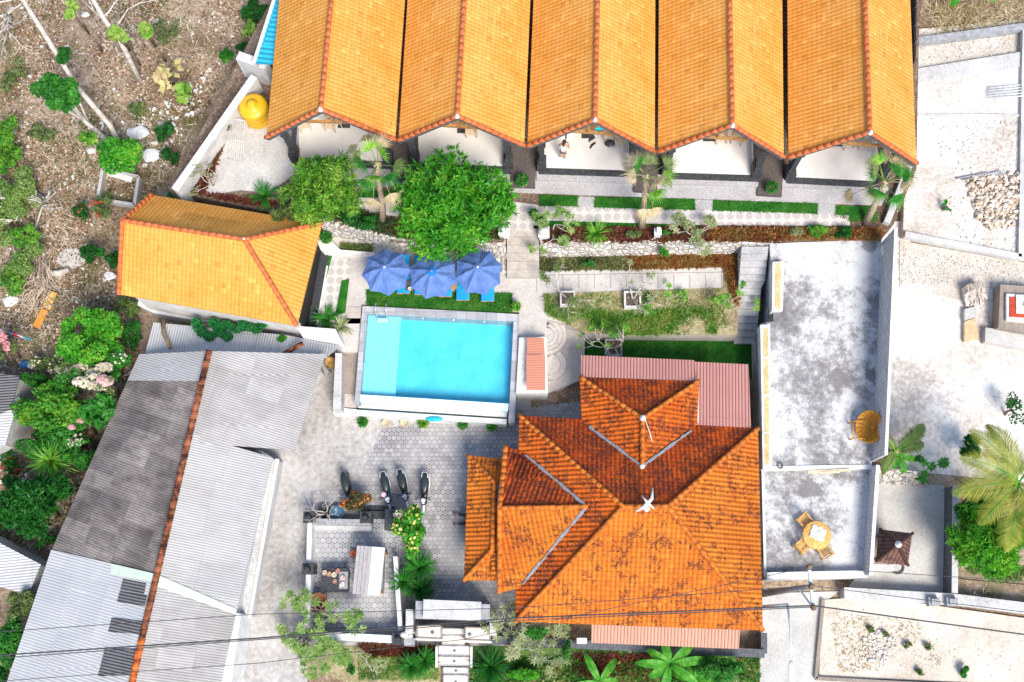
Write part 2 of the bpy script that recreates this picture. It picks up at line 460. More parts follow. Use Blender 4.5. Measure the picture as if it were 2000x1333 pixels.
def terrace_mat():
    n = N('terrace_floor', .85, .2)
    big = n.noise(.34, 3, .5); fine = n.noise(1.7, 12, .84, dist=.05)
    f = n.math('ADD', n.math('MULTIPLY', big, .42), n.math('MULTIPLY', fine, .58))
    col = n.ramp(f, [(.37, (.13, .125, .12)), (.45, (.24, .232, .225)), (.49, (.36, .35, .345)), (.525, (.55, .545, .535)), (.66, (.68, .675, .665))])
    o = n.sep(n.obj)
    for cx, cy, r_ in TSPOTS:
        d = n.vm('LENGTH', n.vm('SUBTRACT', n.comb(o[0], o[1]), (cx, cy, 0)))
        d = n.math('ADD', d, n.math('MULTIPLY', n.math('SUBTRACT', fine, .5), r_ * 3.5))
        col = n.mix(n.math('MULTIPLY', n.math('SUBTRACT', 1.0, n.rest(r_ * .75, d, r_)), .8), col, (.20, .185, .18))
    cr = n.voro(.5, n.vm('ADD', n.obj, n.vm('SCALE', n.noise(1.2, 4, col=True), scale=1.2)), 'DISTANCE_TO_EDGE')
    col = n.mix(n.math('MULTIPLY', n.math('SUBTRACT', 1.0, n.rest(.0, cr, .012)), .5), col, (.16, .15, .15))
    n.bump(fine, .004); return n.out(col)
_t0 = P(1600, 700, 0)
TSPOTS = [(P(x, y, 2.6).x - _t0.x, P(x, y, 2.6).y - _t0.y, r) for x, y, r in ((1632, 738, .55), (1704, 735, .4), (1585, 955, .6), (1700, 480, .4))]
M['terr'] = terrace_mat()

def bricks(name, c1, c2, mort, bw, rh, ms=.02, axis='xz', rough=.9, bump=.01, off=.5):
    n = N(name, rough, .2); o = n.sep(n.obj)
    if axis == 'hz':   # horizontal run whichever way the wall faces
        u = n.math('ADD', o[0], o[1]); vec = n.comb(u, o[2])
    else: vec = n.comb(o[0], o[1])
    t = n.nt.nodes.new('ShaderNodeTexBrick'); n.put(t.inputs['Vector'], vec)
    t.inputs['Scale'].default_value = 1; t.inputs['Brick Width'].default_value = bw; t.inputs['Row Height'].default_value = rh
    t.inputs['Mortar Size'].default_value = ms; t.offset = off; t.inputs['Mortar Smooth'].default_value = .3
    n.put(t.inputs['Color1'], c1); n.put(t.inputs['Color2'], c2); n.put(t.inputs['Mortar'], mort)
    col = n.mix(n.math('MULTIPLY', n.rest(.45, n.noise(3, 5), .7), .4), t.outputs[0], sc(c1, .7))
    n.bump(n.math('SUBTRACT', 1.0, t.outputs[1]), bump)
    return n.out(col)
M['block'] = bricks('block_wall', (.62, .62, .62), (.48, .49, .50), (.20, .21, .22), .42, .2, .022, 'hz')
M['rock'] = None
def rock_mat():
    n = N('limestone_rubble', .9, .2)
    d = n.voro(3.4, feature='DISTANCE_TO_EDGE'); c = n.white(n.voro(3.4, out=2))
    col = n.mix(c, (.52, .47, .41), (.72, .69, .64))
    col = n.mix(n.math('MULTIPLY', n.rest(.4, n.noise(2.5, 6, .7), .75), .6), col, (.38, .33, .27))
    col = n.mix(n.math('MULTIPLY', n.math('SUBTRACT', 1.0, n.rest(.0, d, .06)), .75), col, (.22, .19, .16))
    n.bump(n.rest(0, d, .2), .06); return n.out(col)
M['rock'] = rock_mat()

def hexm(name, cA, cB, mort, r=.30, ring=.35):
    n = N(name, .9, .2); o = n.sep(n.obj)
    p = n.comb(n.math('DIVIDE', o[0], r), n.math('DIVIDE', o[1], r))
    per = (1.0, 1.7320508, 1.0)
    def cell(off):
        q = n.vm('ADD', p, off); fr = n.vm('FRACTION', n.vm('DIVIDE', q, per))
        l = n.vm('MULTIPLY', n.vm('SUBTRACT', fr, (.5, .5, 0)), per); l = n.vm('MULTIPLY', l, (1, 1, 0))
        return n.vm('LENGTH', l), n.vm('FLOOR', n.vm('DIVIDE', q, per))
    la, ia = cell((100.0, 173.20508, 0)); lb, ib = cell((100.5, 174.07111, 0))
    sel = n.math('LESS_THAN', lb, la)
    d = n.math('MINIMUM', la, lb); edge = n.math('ABSOLUTE', n.math('SUBTRACT', la, lb))
    rnd = n.mix(sel, n.white(ia), n.white(n.vm('ADD', ib, (.5, .5, 3))))
    col = n.mix(rnd, cA, cB)
    col = n.mix(n.math('MULTIPLY', n.rest(.40, d, .5), ring), col, sc(cA, .45))
    rg = n.math('SUBTRACT', 1.0, n.rest(.03, n.math('ABSOLUTE', n.math('SUBTRACT', d, .33)), .08))
    col = n.mix(n.math('MULTIPLY', rg, ring * .7), col, sc(cB, 1.35))
    col = n.mix(n.math('MULTIPLY', n.math('SUBTRACT', 1.0, n.rest(0, edge, .10)), .8), col, mort)
    big = n.rest(.38, n.noise(.38, 6, .7), .62)
    col = n.mix(n.math('MULTIPLY', big, .5), col, (.48, .465, .45))
    n.bump(n.rest(0, edge, .12), .01); return n.out(col)
M['hex'] = hexm('hexagon_pavers', (.20, .19, .195), (.40, .385, .38), (.10, .09, .09), .235, .5)
M['hexd'] = hexm('courtyard_pavers', (.22, .225, .24), (.44, .44, .45), (.07, .075, .085), .27, .6)

def rosette_mat():
    n = N('rosette_tile', .7, .2); o = n.sep(n.obj); k = .46
    fx = n.math('SUBTRACT', n.math('FRACT', n.math('DIVIDE', o[0], k)), .5); fy = n.math('SUBTRACT', n.math('FRACT', n.math('DIVIDE', o[1], k)), .5)
    r = n.vm('LENGTH', n.comb(fx, fy)); an = n.math('ARCTAN2', fy, fx)
    pet = n.math('MULTIPLY', n.math('SINE', n.math('MULTIPLY', an, 8.0)), n.math('SINE', n.math('MULTIPLY', r, 42.0)))
    inside = n.math('SUBTRACT', 1.0, n.rest(.38, r, .44))
    f = n.math('MULTIPLY', n.rest(-.1, pet, .35), inside)
    col = n.mix(n.math('MULTIPLY', f, .85), (.62, .58, .54), (.11, .07, .06))
    col = n.mix(n.math('MULTIPLY', n.rest(.465, n.math('MAXIMUM', n.math('ABSOLUTE', fx), n.math('ABSOLUTE', fy)), .5), .6), col, (.4, .36, .33))
    col = n.mix(n.math('MULTIPLY', n.rest(.5, n.noise(1.5, 5), .75), .3), col, (.6, .56, .52))
    return n.out(col)
M['rosette'] = rosette_mat()

def ground_mat(name, a, b, c, green=.35, gcol=(.06, .10, .02), s=.45):
    n = N(name, .95, .1)
    f = n.noise(s, 7, .72, dist=.6); g = n.noise(6, 6, .75)
    ff = n.math('ADD', n.math('MULTIPLY', f, .5), n.math('MULTIPLY', g, .5))
    col = n.ramp(ff, [(.33, a), (.48, b), (.62, c)])
    sp = n.white(n.voro(16, out=2)); vd = n.voro(16)
    col = n.mix(n.math('MULTIPLY', n.math('GREATER_THAN', sp, .88), n.math('SUBTRACT', 1.0, n.rest(.2, vd, .5))), col, (.62, .54, .46))
    gm = n.rest(.52, n.noise(.33, 5, .65, n.vm('ADD', n.obj, (40, 3, 0)), .5), .66)
    col = n.mix(n.math('MULTIPLY', n.math('MULTIPLY', gm, green), n.rest(.35, g, .6)), col, gcol)
    n.bump(g, .05); return n.out(col)
M['wild'] = ground_mat('wild_earth', (.09, .055, .032), (.25, .17, .11), (.52, .41, .31), .75, (.09, .12, .03))
M['soil'] = ground_mat('garden_soil', (.07, .045, .03), (.15, .10, .07), (.28, .2, .15), .1)
M['drygrass'] = ground_mat('dry_grass_ground', (.14, .11, .05), (.30, .25, .13), (.46, .40, .25), .8, (.08, .16, .03), .6)
M['greenbed'] = ground_mat('green_bed', (.03, .07, .012), (.06, .14, .025), (.14, .20, .06), .3, (.04, .15, .02))
def turf():
    n = N('turf', .9, .1); f = n.noise(1.6, 5, .7); g = n.noise(60, 2, .6)
    col = n.ramp(n.math('ADD', n.math('MULTIPLY', f, .6), n.math('MULTIPLY', g, .4)), [(.35, (.008, .07, .010)), (.5, (.02, .14, .014)), (.62, (.06, .20, .03)), (.72, (.16, .22, .06))])
    n.bump(g, .03); return n.out(col)
M['turf'] = turf()
M['pooltile'] = None
def pooltile():
    n = N('pool_tile', .35, .4); o = n.sep(n.obj)
    col = n.mix(n.rest(.35, n.noise(1.2, 4), .65), (.09, .54, .68), (.13, .62, .76))
    for ax in (0, 1):
        fr = n.math('ABSOLUTE', n.math('SUBTRACT', n.math('FRACT', n.math('DIVIDE', o[ax], .3)), .5))
        col = n.mix(n.math('MULTIPLY', n.rest(.42, fr, .5), .10), col, (.3, .82, .9))
    return n.out(col)
M['pooltile'] = pooltile()
M['poolpale'] = plain('pool_shelf_tile', (.30, .74, .82), .4, .06, 3)
M['poolcap'] = plain('pool_edge_tile', (.66, .86, .88), .4, .05, 3)
def water():
    n = N('pool_water', .02, .5); nt = n.nt
    tr = nt.nodes.new('ShaderNodeBsdfTransparent'); tr.inputs[0].default_value = (.80, .97, 1, 1)
    gl = nt.nodes.new('ShaderNodeBsdfGlossy'); gl.inputs[1].default_value = .03
    fr = nt.nodes.new('ShaderNodeFresnel'); fr.inputs[0].default_value = 1.33
    bp = nt.nodes.new('ShaderNodeBump'); bp.inputs['Distance'].default_value = .06; bp.inputs['Strength'].default_value = 1.0
    nt.links.new(n.noise(5, 3, .6, dist=1), bp.inputs['Height'])
    nt.links.new(bp.outputs[0], gl.inputs['Normal']); nt.links.new(bp.outputs[0], fr.inputs['Normal'])
    mx = nt.nodes.new('ShaderNodeMixShader')
    nt.links.new(fr.outputs[0], mx.inputs[0]); nt.links.new(tr.outputs[0], mx.inputs[1]); nt.links.new(gl.outputs[0], mx.inputs[2])
    nt.links.new(mx.outputs[0], nt.nodes['Material Output'].inputs[0]); return n.m
M['water'] = water()
# foliage
M['lf_bright'] = leafm('leaf_bright', [(.010, .09, .006), (.03, .23, .012), (.06, .36, .018), (.14, .46, .025), (.38, .58, .06)], .38)
M['lf_dark'] = leafm('leaf_dark', [(.006, .055, .008), (.014, .12, .012), (.03, .21, .018)])
M['lf_mid'] = leafm('leaf_mid', [(.01, .09, .01), (.03, .20, .018), (.07, .32, .025)])
M['lf_yel'] = leafm('leaf_yellow_green', [(.015, .10, .01), (.06, .25, .018), (.20, .43, .035), (.46, .56, .12)])
M['lf_frang'] = leafm('leaf_frangipani', [(.08, .18, .03), (.20, .34, .07), (.42, .50, .20)])
M['lf_olive'] = leafm('leaf_olive', [(.05, .09, .02), (.13, .20, .05), (.28, .33, .12)])
M['lf_pale'] = leafm('leaf_pale', [(.12, .17, .06), (.28, .33, .14), (.5, .5, .3)])
M['lf_red'] = leafm('leaf_red', [(.035, .012, .010), (.11, .022, .016), (.20, .045, .025), (.10, .09, .03), (.32, .12, .05)])
M['lf_rust'] = leafm('leaf_rust', [(.06, .03, .012), (.20, .06, .018), (.36, .14, .03), (.14, .14, .03), (.5, .28, .1)])
M['lf_straw'] = leafm('leaf_straw', [(.3, .22, .11), (.5, .4, .22), (.7, .6, .4)])
M['lf_banana'] = leafm('leaf_banana', [(.02, .20, .015), (.06, .34, .02), (.2, .5, .05)], .35, .5)
M['lf_coco'] = leafm('leaf_coconut', [(.07, .14, .015), (.24, .28, .03), (.46, .42, .07)], .3)
M['fl_pink'] = leafm('blossom_pink', [(.6, .2, .26), (.78, .42, .44), (.82, .62, .56)], .2)
M['fl_cream'] = leafm('blossom_cream', [(.5, .42, .28), (.7, .6, .45), (.8, .72, .6)], .2)
M['fl_yel'] = leafm('blossom_yellow', [(.6, .5, .08), (.8, .72, .3)], .2)
M['fl_or'] = leafm('blossom_orange', [(.5, .1, .03), (.7, .25, .05)], .2)
M['fl_red'] = leafm('blossom_red', [(.6, .01, .01), (.8, .03, .03)], .1)
M['bark'] = plain('pale_bark', (.56, .50, .43), .9, .3, 5, bump=.01)
M['bark2'] = plain('brown_bark', (.22, .15, .10), .9, .35, 6, bump=.01)
M['palmbark'] = plain('palm_bark', (.42, .32, .22), .9, .35, 9, bump=.02)
# ------------------------------------------------------------ levels and ground
L1, L2 = 1.3, 2.6
struct('ground', MB().poly([(-700, -700, -.02), (700, -700, -.02), (700, 700, -.02), (-700, 700, -.02)]), M['wild'])
def sheet(name, pts, z, mat, th=.25, label=None): return struct(name, slab(pts, z, z - th), mat, label)
# driveway and paved yard (low level)
sheet('driveway', [(540, 690), (1040, 740), (1015, 1190), (985, 1262), (600, 1262), (600, 1333), (700, 1345), (700, 1400), (380, 1400), (430, 1180)], .02, M['drive'])
sheet('paved_yard', [(745, 838), (1142, 782), (1135, 1180), (990, 1195), (600, 1250), (607, 960), (700, 940)], .035, M['hex'])
sheet('courtyard_floor', [(616, 1022), (775, 1022), (786, 1228), (612, 1228)], .06, M['hexd'])
sheet('road', [(430, 1430), (440, 1345), (700, 1345), (860, 1340), (1480, 1345), (1600, 1322), (2000, 1340), (2200, 1350), (2200, 1480), (400, 1480)], .03, M['pathm'])
# raised building plot of the bungalows
up = [(400, 388), (330, 372), (472, 108), (552, -40), (560, -260), (1830, -260), (1795, 60), (1790, 330), (1745, 440), (1722, 468), (1500, 476), (1060, 474), (1052, 440), (990, 440), (985, 470), (900, 478), (768, 470), (700, 448), (630, 436)]
sheet('upper_terrace', up, L2, M['soil'], L2 + .1)
mid = [(600, 452), (700, 446), (985, 466), (1445, 480), (1440, 655), (1143, 652), (1143, 640), (1068, 625), (1066, 700), (1030, 745), (1014, 745), (1014, 610), (706, 596), (702, 688), (660, 688), (655, 665), (600, 640), (588, 600)]
sheet('middle_terrace', mid, L1, M['pathm'], L1 + .1)
sheet('lower_lawn', [(1143, 648), (1475, 656), (1470, 740), (1143, 730)], .06, M['turf'])
# bungalow level surfaces
sheet('concrete_yard', [(470, 232), (540, 225), (592, 250), (590, 330), (520, 380), (400, 384), (386, 372)], L2 + .03, M['slabc'], .1)
sheet('pebble_apron', [(560, 312), (1000, 330), (1045, 334), (1735, 358), (1722, 402), (1045, 378), (640, 360)], L2 + .04, M['peb'], .1)
sheet('pebble_step', [(1048, 334), (1735, 356), (1735, 372), (1048, 352)], L2 + .2, M['peb'], .16)
for q in ([(762, 262), (806, 262), (808, 355), (764, 353)], [(998, 275), (1047, 275), (1045, 367), (998, 365)], [(1243, 285), (1286, 285), (1284, 377), (1238, 374)], [(1490, 290), (1532, 290), (1527, 384), (1479, 381)]):
    sheet('pebble_walkway', q, L2 + .215, M['dpeb'], .2)
sheet('tiled_path', [(700, 386), (985, 392), (1060, 402), (1660, 418), (1660, 441), (1042, 440), (1042, 450), (985, 448), (700, 414)], L2 + .05, M['rosette'], .1)
for q in ([(700, 372), (985, 380), (985, 392), (700, 386)], [(1054, 381), (1129, 384), (1128, 403), (1055, 402)], [(1162, 385), (1357, 390), (1357, 410), (1160, 405)],
          [(1393, 392), (1597, 398), (1596, 417), (1392, 411)], [(1632, 402), (1712, 404), (1712, 432), (1660, 431), (1660, 420), (1632, 419)], [(1055, 431), (1400, 441), (1400, 450), (1055, 446)]):
    sheet('turf_strip', q, L2 + .075, M['turf'], .08)
for q in ([(1129, 384), (1162, 385), (1160, 405), (1128, 403)], [(1357, 390), (1393, 391), (1392, 411), (1357, 410)], [(1597, 397), (1632, 399), (1632, 419), (1596, 418)]):
    sheet('stepping_path', q, L2 + .065, M['peb'], .08)
# middle terrace surfaces
sheet('garden_path', [(1048, 529), (1408, 523), (1410, 562), (1048, 572)], L1 + .06, M['pathm'], .08)
sheet('pool_turf', [(716, 566), (1000, 573), (1000, 614), (716, 601)], L1 + .05, M['turf'], .08)
sheet('garden_turf', [(627, 500), (648, 500), (634, 574), (612, 570)], L1 + .05, M['turf'], .08)
sheet('garden_turf', [(666, 545), (682, 545), (674, 610), (655, 618)], L1 + .05, M['turf'], .08)
sheet('rosette_path', [(648, 503), (686, 508), (680, 545), (667, 548), (655, 611), (622, 604)], L1 + .055, M['rosette'], .08)
sheet('dry_garden_bed', [(1060, 574), (1412, 562), (1414, 520), (1446, 500), (1440, 655), (1143, 652), (1075, 618)], L1 + .03, M['drygrass'], .06)
sheet('planting_bed', [(1053, 500), (1446, 497), (1446, 524), (1053, 529)], L1 + .04, M['soil'], .06)
sheet('hedge_bed', [(1055, 446), (1725, 442), (1722, 470), (1055, 472)], L2 + .04, M['soil'], .06)
sheet('dark_flower_bed', [(392, 384), (470, 388), (700, 436), (768, 460), (985, 460), (985, 448), (700, 414), (560, 380), (470, 372)], L2 + .04, M['soil'], .06)
TURFS = []
# ground south of the boundary wall
sheet('verge', [(600, 1262), (860, 1262), (860, 1345), (700, 1345), (600, 1300)], .04, M['drygrass'], .1)
sheet('verge', [(918, 1262), (1484, 1275), (1484, 1345), (918, 1340)], .04, M['greenbed'], .1)
# east side lots
sheet('limestone_yard', [(1700, 440), (1770, 430), (1780, 480), (2200, 560), (2200, 960), (1715, 915), (1740, 890)], .04, M['cream'])
sheet('gravel_bank', [(1760, 60), (2200, 20), (2200, 160), (1780, 150)], .3, M['rubblelot'], .4)
sheet('walled_lot', [(1770, 150), (2200, 110), (2200, 500), (1992, 505), (1764, 462)], .5, M['cream'], .6)
sheet('gravel_slope', [(1757, 470), (1992, 512), (2200, 520), (2200, 560), (1925, 560), (1870, 585), (1757, 560)], .1, M['rubblelot'], .2)
sheet('neighbour_yard', [(1690, 940), (1845, 948), (1842, 1160), (1655, 1150), (1670, 1130)], .06, M['slabc'])
sheet('hedge_soil', [(1855, 1130), (2200, 1160), (2200, 1240), (1858, 1178)], .07, M['wild'])
sheet('side_lane', [(1484, 1160), (1640, 1155), (1605, 1180), (1592, 1330), (1484, 1345)], .05, M['slabc'])
sheet('sandy_lot', [(1606, 1172), (1700, 1166), (2200, 1235), (2200, 1345), (1600, 1322)], .12, M['sandlot'], .2)

# ------------------------------------------------------------ loose cover
def blades_stuff(name, label, poly, z, n, L, W, mat, seed, dens=None, cat='grass', flat=.5):
    pts = scat(poly, z, n, seed, dens)
    g = np.random.default_rng(seed); k = len(pts)
    if not k: return
    C = np.array([tuple(p) for p in pts]); D = unit(g.normal(size=(k, 3)) * [1, 1, .5] + [0, 0, 1 - flat])
    D[:, 2] = np.abs(D[:, 2]); ln = g.uniform(.5, 1.3, k) * L
    C = C + D * (ln[:, None] * .45)
    V = leaves(C, D, unit(g.normal(size=(k, 3)) * .5 + [0, 0, 1]), ln, g.uniform(.6, 1.3, k) * W)
    return tag(fast_mesh(name, V, 4, mat), label, cat, kind='stuff')
wild = [(-80, -40), (530, -40), (500, 60), (455, 120), (320, 365), (290, 385), (232, 430), (232, 575), (270, 600), (270, 690), (200, 870), (130, 1010), (90, 1075), (-80, 1060)]
litter = islm('litter_bits', [(.40, .28, .19), (.26, .15, .09), (.50, .38, .28), (.15, .08, .045), (.62, .52, .44), (.34, .22, .13), (.20, .13, .07), (.13, .10, .04)])
blades_stuff('leaf_litter', 'dry brown and beige leaf litter strewn over the rough land west of the villas', wild, .03, 16000, .17, .11, litter, 3, .35, 'leaf litter', .97)
wgreen = leafm('weed_green', [(.04, .07, .015), (.10, .15, .03), (.2, .22, .07)])
blades_stuff('weeds', 'low olive green weeds scattered over the rough land', wild, .02, 8000, .24, .06, wgreen, 5, .22, 'weeds', .6)
pale_bits = islm('rubble_bits', [(.72, .68, .63), (.55, .49, .42), (.80, .78, .75), (.42, .36, .30)])
def stones(name, label, poly, z, n, r0, r1, mat, seed, dens=None, squash=.6, cat='stones'):
    rr = random.Random(seed); V = []
    for p in scat(poly, z, n, seed, dens):
        r = rr.uniform(r0, r1) * (rr.random() ** 1.5 * .8 + .35)
        a = rr.uniform(0, 6.28); q = [Vector((r * math.cos(a + k * PI / 2) * rr.uniform(.7, 1.2), r * math.sin(a + k * PI / 2) * rr.uniform(.7, 1.2), rr.uniform(-.2, .3) * r)) for k in range(4)]
        t = Vector((rr.uniform(-.3, .3) * r, rr.uniform(-.3, .3) * r, r * squash * 1.3)); c = p
        for k in range(4): 
            m = (q[k] + q[(k + 1) % 4]) * .5 * 1.1 + Vector((0, 0, r * squash * .5))
            V += [c + q[k], c + q[(k + 1) % 4], c + m * .9 + Vector((0, 0, r * .1)), c + t * .5 + q[k] * .5 + Vector((0, 0, r * squash * .4))]
            V += [c + t, c + t * .5 + q[k] * .5 + Vector((0, 0, r * squash * .4)), c + m * .9 + Vector((0, 0, r * .1)), c + t * .5 + q[(k + 1) % 4] * .5 + Vector((0, 0, r * squash * .4))]
    return tag(fast_mesh(name, [tuple(v) for v in V], 4, mat), label, cat, kind='stuff')
blades_stuff('twigs', 'thin dry twigs and stalks scattered over the rough land', wild, .04, 5200, .62, .022, islm('twig_bits', [(.62, .54, .44), (.50, .40, .30), (.72, .66, .58), (.30, .22, .15)]), 6, .3, 'twigs', .96)
stones('rubble', 'pale broken stones and scraps among the leaf litter', wild, .02, 520, .05, .18, pale_bits, 8, .3)
stones('rubble', 'whitish stone chips and rubbish in the open patch near the long white wall', [(150, 250), (320, 200), (430, 120), (330, 330), (220, 330)], .03, 240, .05, .22, pale_bits, 9)
stones('gravel', 'coarse pale gravel on the bank in the north east corner', [(1800, 60), (2000, 40), (2000, 160), (1795, 150)], .3, 700, .03, .09, pale_bits, 10)
stones('gravel', 'loose gravel lying on the limestone slope', [(1757, 480), (1990, 515), (2000, 560), (1900, 560), (1757, 555)], .1, 900, .03, .08, pale_bits, 11)
stones('gravel', 'scattered limestone gravel inside the walled white lot', [(1820, 230), (1990, 225), (1990, 495), (1870, 480)], .5, 900, .03, .1, pale_bits, 12)
tanrock = islm('tan_rocks', [(.62, .50, .38), (.74, .66, .56), (.50, .38, .27), (.80, .74, .66), (.40, .30, .22)])
stones('rubble_pile', 'heap of tan and cream broken rocks in the walled white lot', [(1885, 345), (1990, 340), (1985, 440), (1935, 448), (1905, 420)], .5, 420, .14, .3, tanrock, 13, squash=.9, cat='rock pile')
stones('rubble_pile', 'small heap of grey white stone chips in the sandy lot', [(1690, 1245), (1720, 1225), (1752, 1250), (1745, 1290), (1695, 1295), (1680, 1270)], .12, 170, .06, .15, pale_bits, 14, cat='rock pile')
stones('gravel', 'scattered pebbles across the sandy lot in the south east corner', [(1610, 1180), (2000, 1230), (2000, 1330), (1605, 1318)], .12, 300, .02, .06, pale_bits, 15)
lush = leafm('lush_grass', [(.03, .12, .012), (.07, .24, .02), (.20, .34, .05), (.42, .44, .12)])
blades_stuff('dry_grass', 'patches of dry grass growing in the sandy lot', [(1620, 1195), (1800, 1215), (1840, 1300), (1640, 1315)], .12, 900, .16, .04, M['lf_straw'], 16, .5)
blades_stuff('dry_grass', 'dry reeds and grass in the north east corner by the banana plants', [(1800, -20), (2010, -20), (2010, 60), (1830, 70)], .3, 1300, .55, .05, M['lf_straw'], 17, None, 'grass', .8)
blades_stuff('dry_grass', 'dry yellow brown grass in the middle of the terrace garden', [(1075, 585), (1440, 560), (1438, 640), (1240, 600), (1100, 618)], L1 + .03, 3600, .15, .035, M['lf_straw'], 18, .5)
blades_stuff('green_grass', 'thin green grass coming up through the dry part of the terrace garden', [(1064, 578), (1412, 566), (1420, 640), (1080, 620)], L1 + .03, 2600, .18, .04, lush, 31, .9, 'grass', .5)
blades_stuff('green_grass', 'lush green grass along the lower edge of the terrace garden', [(1062, 575), (1092, 590), (1130, 605), (1230, 610), (1392, 600), (1398, 650), (1200, 655), (1140, 640), (1066, 612)], L1 + .03, 10000, .24, .045, lush, 19, .8, 'grass', .5)
blades_stuff('low_hedge_foliage', 'olive ground cover under the white rock wall', [(1055, 506), (1230, 502), (1230, 526), (1055, 528)], L1 + .1, 2600, .2, .08, leafm('bed_olive', [(.05, .07, .02), (.13, .15, .05), (.3, .3, .12)]), 20, None, 'ground cover', .6)
blades_stuff('ground_cover', 'rust coloured ground cover beside the narrow garden path', [(1225, 502), (1446, 497), (1442, 600), (1424, 560), (1412, 520), (1225, 526)], L1 + .1, 4200, .2, .08, M['lf_rust'], 21, None, 'ground cover', .6)
blades_stuff('ground_cover', 'dark red leafy ground cover on top of the white rock wall', [(1062, 446), (1530, 446), (1530, 470), (1062, 472)], L2 + .15, 6500, .2, .09, M['lf_red'], 22, None, 'ground cover', .55)
blades_stuff('ground_cover', 'rusty orange leaves in the east stretch of the long hedge bed', [(1385, 446), (1725, 446), (1722, 468), (1385, 470)], L2 + .2, 2600, .2, .08, M['lf_rust'], 23, None, 'ground cover', .55)
blades_stuff('ground_cover', 'dark maroon leaves in the bed behind the villa with the hipped roof', [(355, 372), (405, 300), (440, 258), (430, 300), (400, 380), (480, 385), (560, 400), (480, 398)], L2 + .1, 2600, .2, .09, M['lf_red'], 24, None, 'ground cover', .55)
blades_stuff('ground_cover', 'mixed dark leaves in the bed under the big green tree', [(560, 392), (700, 412), (800, 440), (980, 450), (980, 466), (780, 464), (620, 425)], L2 + .15, 4200, .22, .09, leafm('bed_dark', [(.02, .05, .015), (.05, .11, .03), (.16, .05, .03)]), 25, None, 'ground cover', .5)
blades_stuff('ground_cover', 'red brown leaves along the foot of the boundary wall by the entrance steps', [(700, 1258), (850, 1262), (850, 1285), (720, 1280)], .08, 1600, .18, .08, M['lf_red'], 26, None, 'ground cover', .55)
blades_stuff('green_grass', 'short green grass on the verge beside the entrance steps', [(700, 1280), (856, 1280), (856, 1328), (700, 1328)], .05, 3400, .14, .03, lush, 27, None, 'grass', .5)
blades_stuff('ground_cover', 'tangled green and brown leaves on the verge below the big tiled house', [(925, 1290), (1480, 1288), (1480, 1338), (925, 1338)], .1, 9000, .24, .1, leafm('verge_mix', [(.05, .04, .02), (.03, .13, .02), (.06, .24, .02), (.3, .34, .1), (.2, .06, .04)]), 28, .5, 'ground cover', .5)
blades_stuff('ground_cover', 'dark brown undergrowth below the pink tin roof at the south edge', [(1120, 1278), (1280, 1280), (1260, 1325), (1120, 1320)], .12, 2000, .2, .09, M['lf_red'], 29, None, 'ground cover', .5)
blades_stuff('ground_cover', 'dry shrubby growth at the foot of the short stone wall by the pool umbrellas', [(664, 476), (730, 480), (722, 494), (666, 492)], L1 + .1, 700, .18, .07, M['lf_olive'], 30, None, 'ground cover', .5)

for k, (q_, z_, n_, lab) in enumerate((([(1055, 382), (1129, 385), (1128, 403), (1055, 402)], L2, 1100, 'short grass blades on the westernmost narrow lawn strip below the bungalows'), ([(1162, 386), (1357, 391), (1357, 410), (1160, 405)], L2, 2600, 'short grass blades on the long lawn strip below the middle bungalows'),
        ([(1393, 393), (1597, 399), (1596, 417), (1392, 411)], L2, 2600, 'short grass blades on the long lawn strip east of the stepping path'), ([(1632, 403), (1712, 405), (1712, 431), (1660, 431), (1632, 419)], L2, 900, 'short grass blades on the easternmost lawn strip by the fan palm'),
        ([(717, 567), (1000, 574), (1000, 613), (716, 601)], L1, 3600, 'short green grass blades around the sun loungers by the pool'), ([(1143, 650), (1475, 657), (1470, 738), (1143, 730)], .0, 6000, 'shaded dark green grass blades beside the pink awning'))):
    cx_ = sum(p[0] for p in q_) / len(q_); cy_ = sum(p[1] for p in q_) / len(q_)
    q_ = [(p[0] + (1.6 if p[0] > cx_ else -1.6), p[1] + (1.6 if p[1] > cy_ else -1.6)) for p in q_]
    blades_stuff('grass', lab, q_, z_ + .06, n_, .10, .035, leafm('short_grass', [(.01, .07, .008), (.02, .15, .012), (.07, .24, .02), (.16, .26, .05)]), 60 + k, None, 'grass', .75)
# ------------------------------------------------------------ bungalows
def wallseg(mb, a, b, z0, z1, th=.15):
    a, b = Vector((a[0], a[1], 0)), Vector((b[0], b[1], 0))
    d = (b - a).normalized(); s = Vector((-d.y, d.x, 0)) * th / 2
    return mb.prism([a - s, b - s, b + s, a + s], z0, z1)
EZ, RZ = L2 + 2.9, L2 + 5.45
bung = [((520, 270), (545, 0), (627, 215), (648, 0), (772, 274), (791, 0), 'westernmost of the row, beside the yellow water tank'),
        ((778, 276), (796, 0), (893, 228), (907, 0), (1024, 286), (1036, 0), 'second from the west, above the big green tree'),
        ((1030, 287), (1042, 0), (1162, 235), (1167, 0), (1279, 298), (1280, 0), 'middle one of the row, with a person on its porch'),
        ((1285, 298), (1287, 0), (1430, 246), (1425, 0), (1531, 308), (1528, 0), 'fourth from the west, with a clear empty porch'),
        ((1540, 309), (1538, 0), (1698, 260), (1689, 0), (1790, 320), (1778, 0), 'easternmost of the row, next to the white lot')]
floors = [((583, 308), (752, 315), (590, 232), (745, 236)), ((818, 319), (986, 325), (822, 245), (984, 250)), ((1065, 328), (1226, 333), (1066, 254), (1226, 258)),
          ((1308, 337), (1469, 342), (1312, 264), (1466, 266)), ((1549, 346), (1713, 354), (1556, 272), (1706, 278))]
bobjs = []
def ext(a, b, z, ty=-170):
    t = (a[1] - ty) / (a[1] - b[1]); return P(a[0] + (b[0] - a[0]) * t, ty, z)
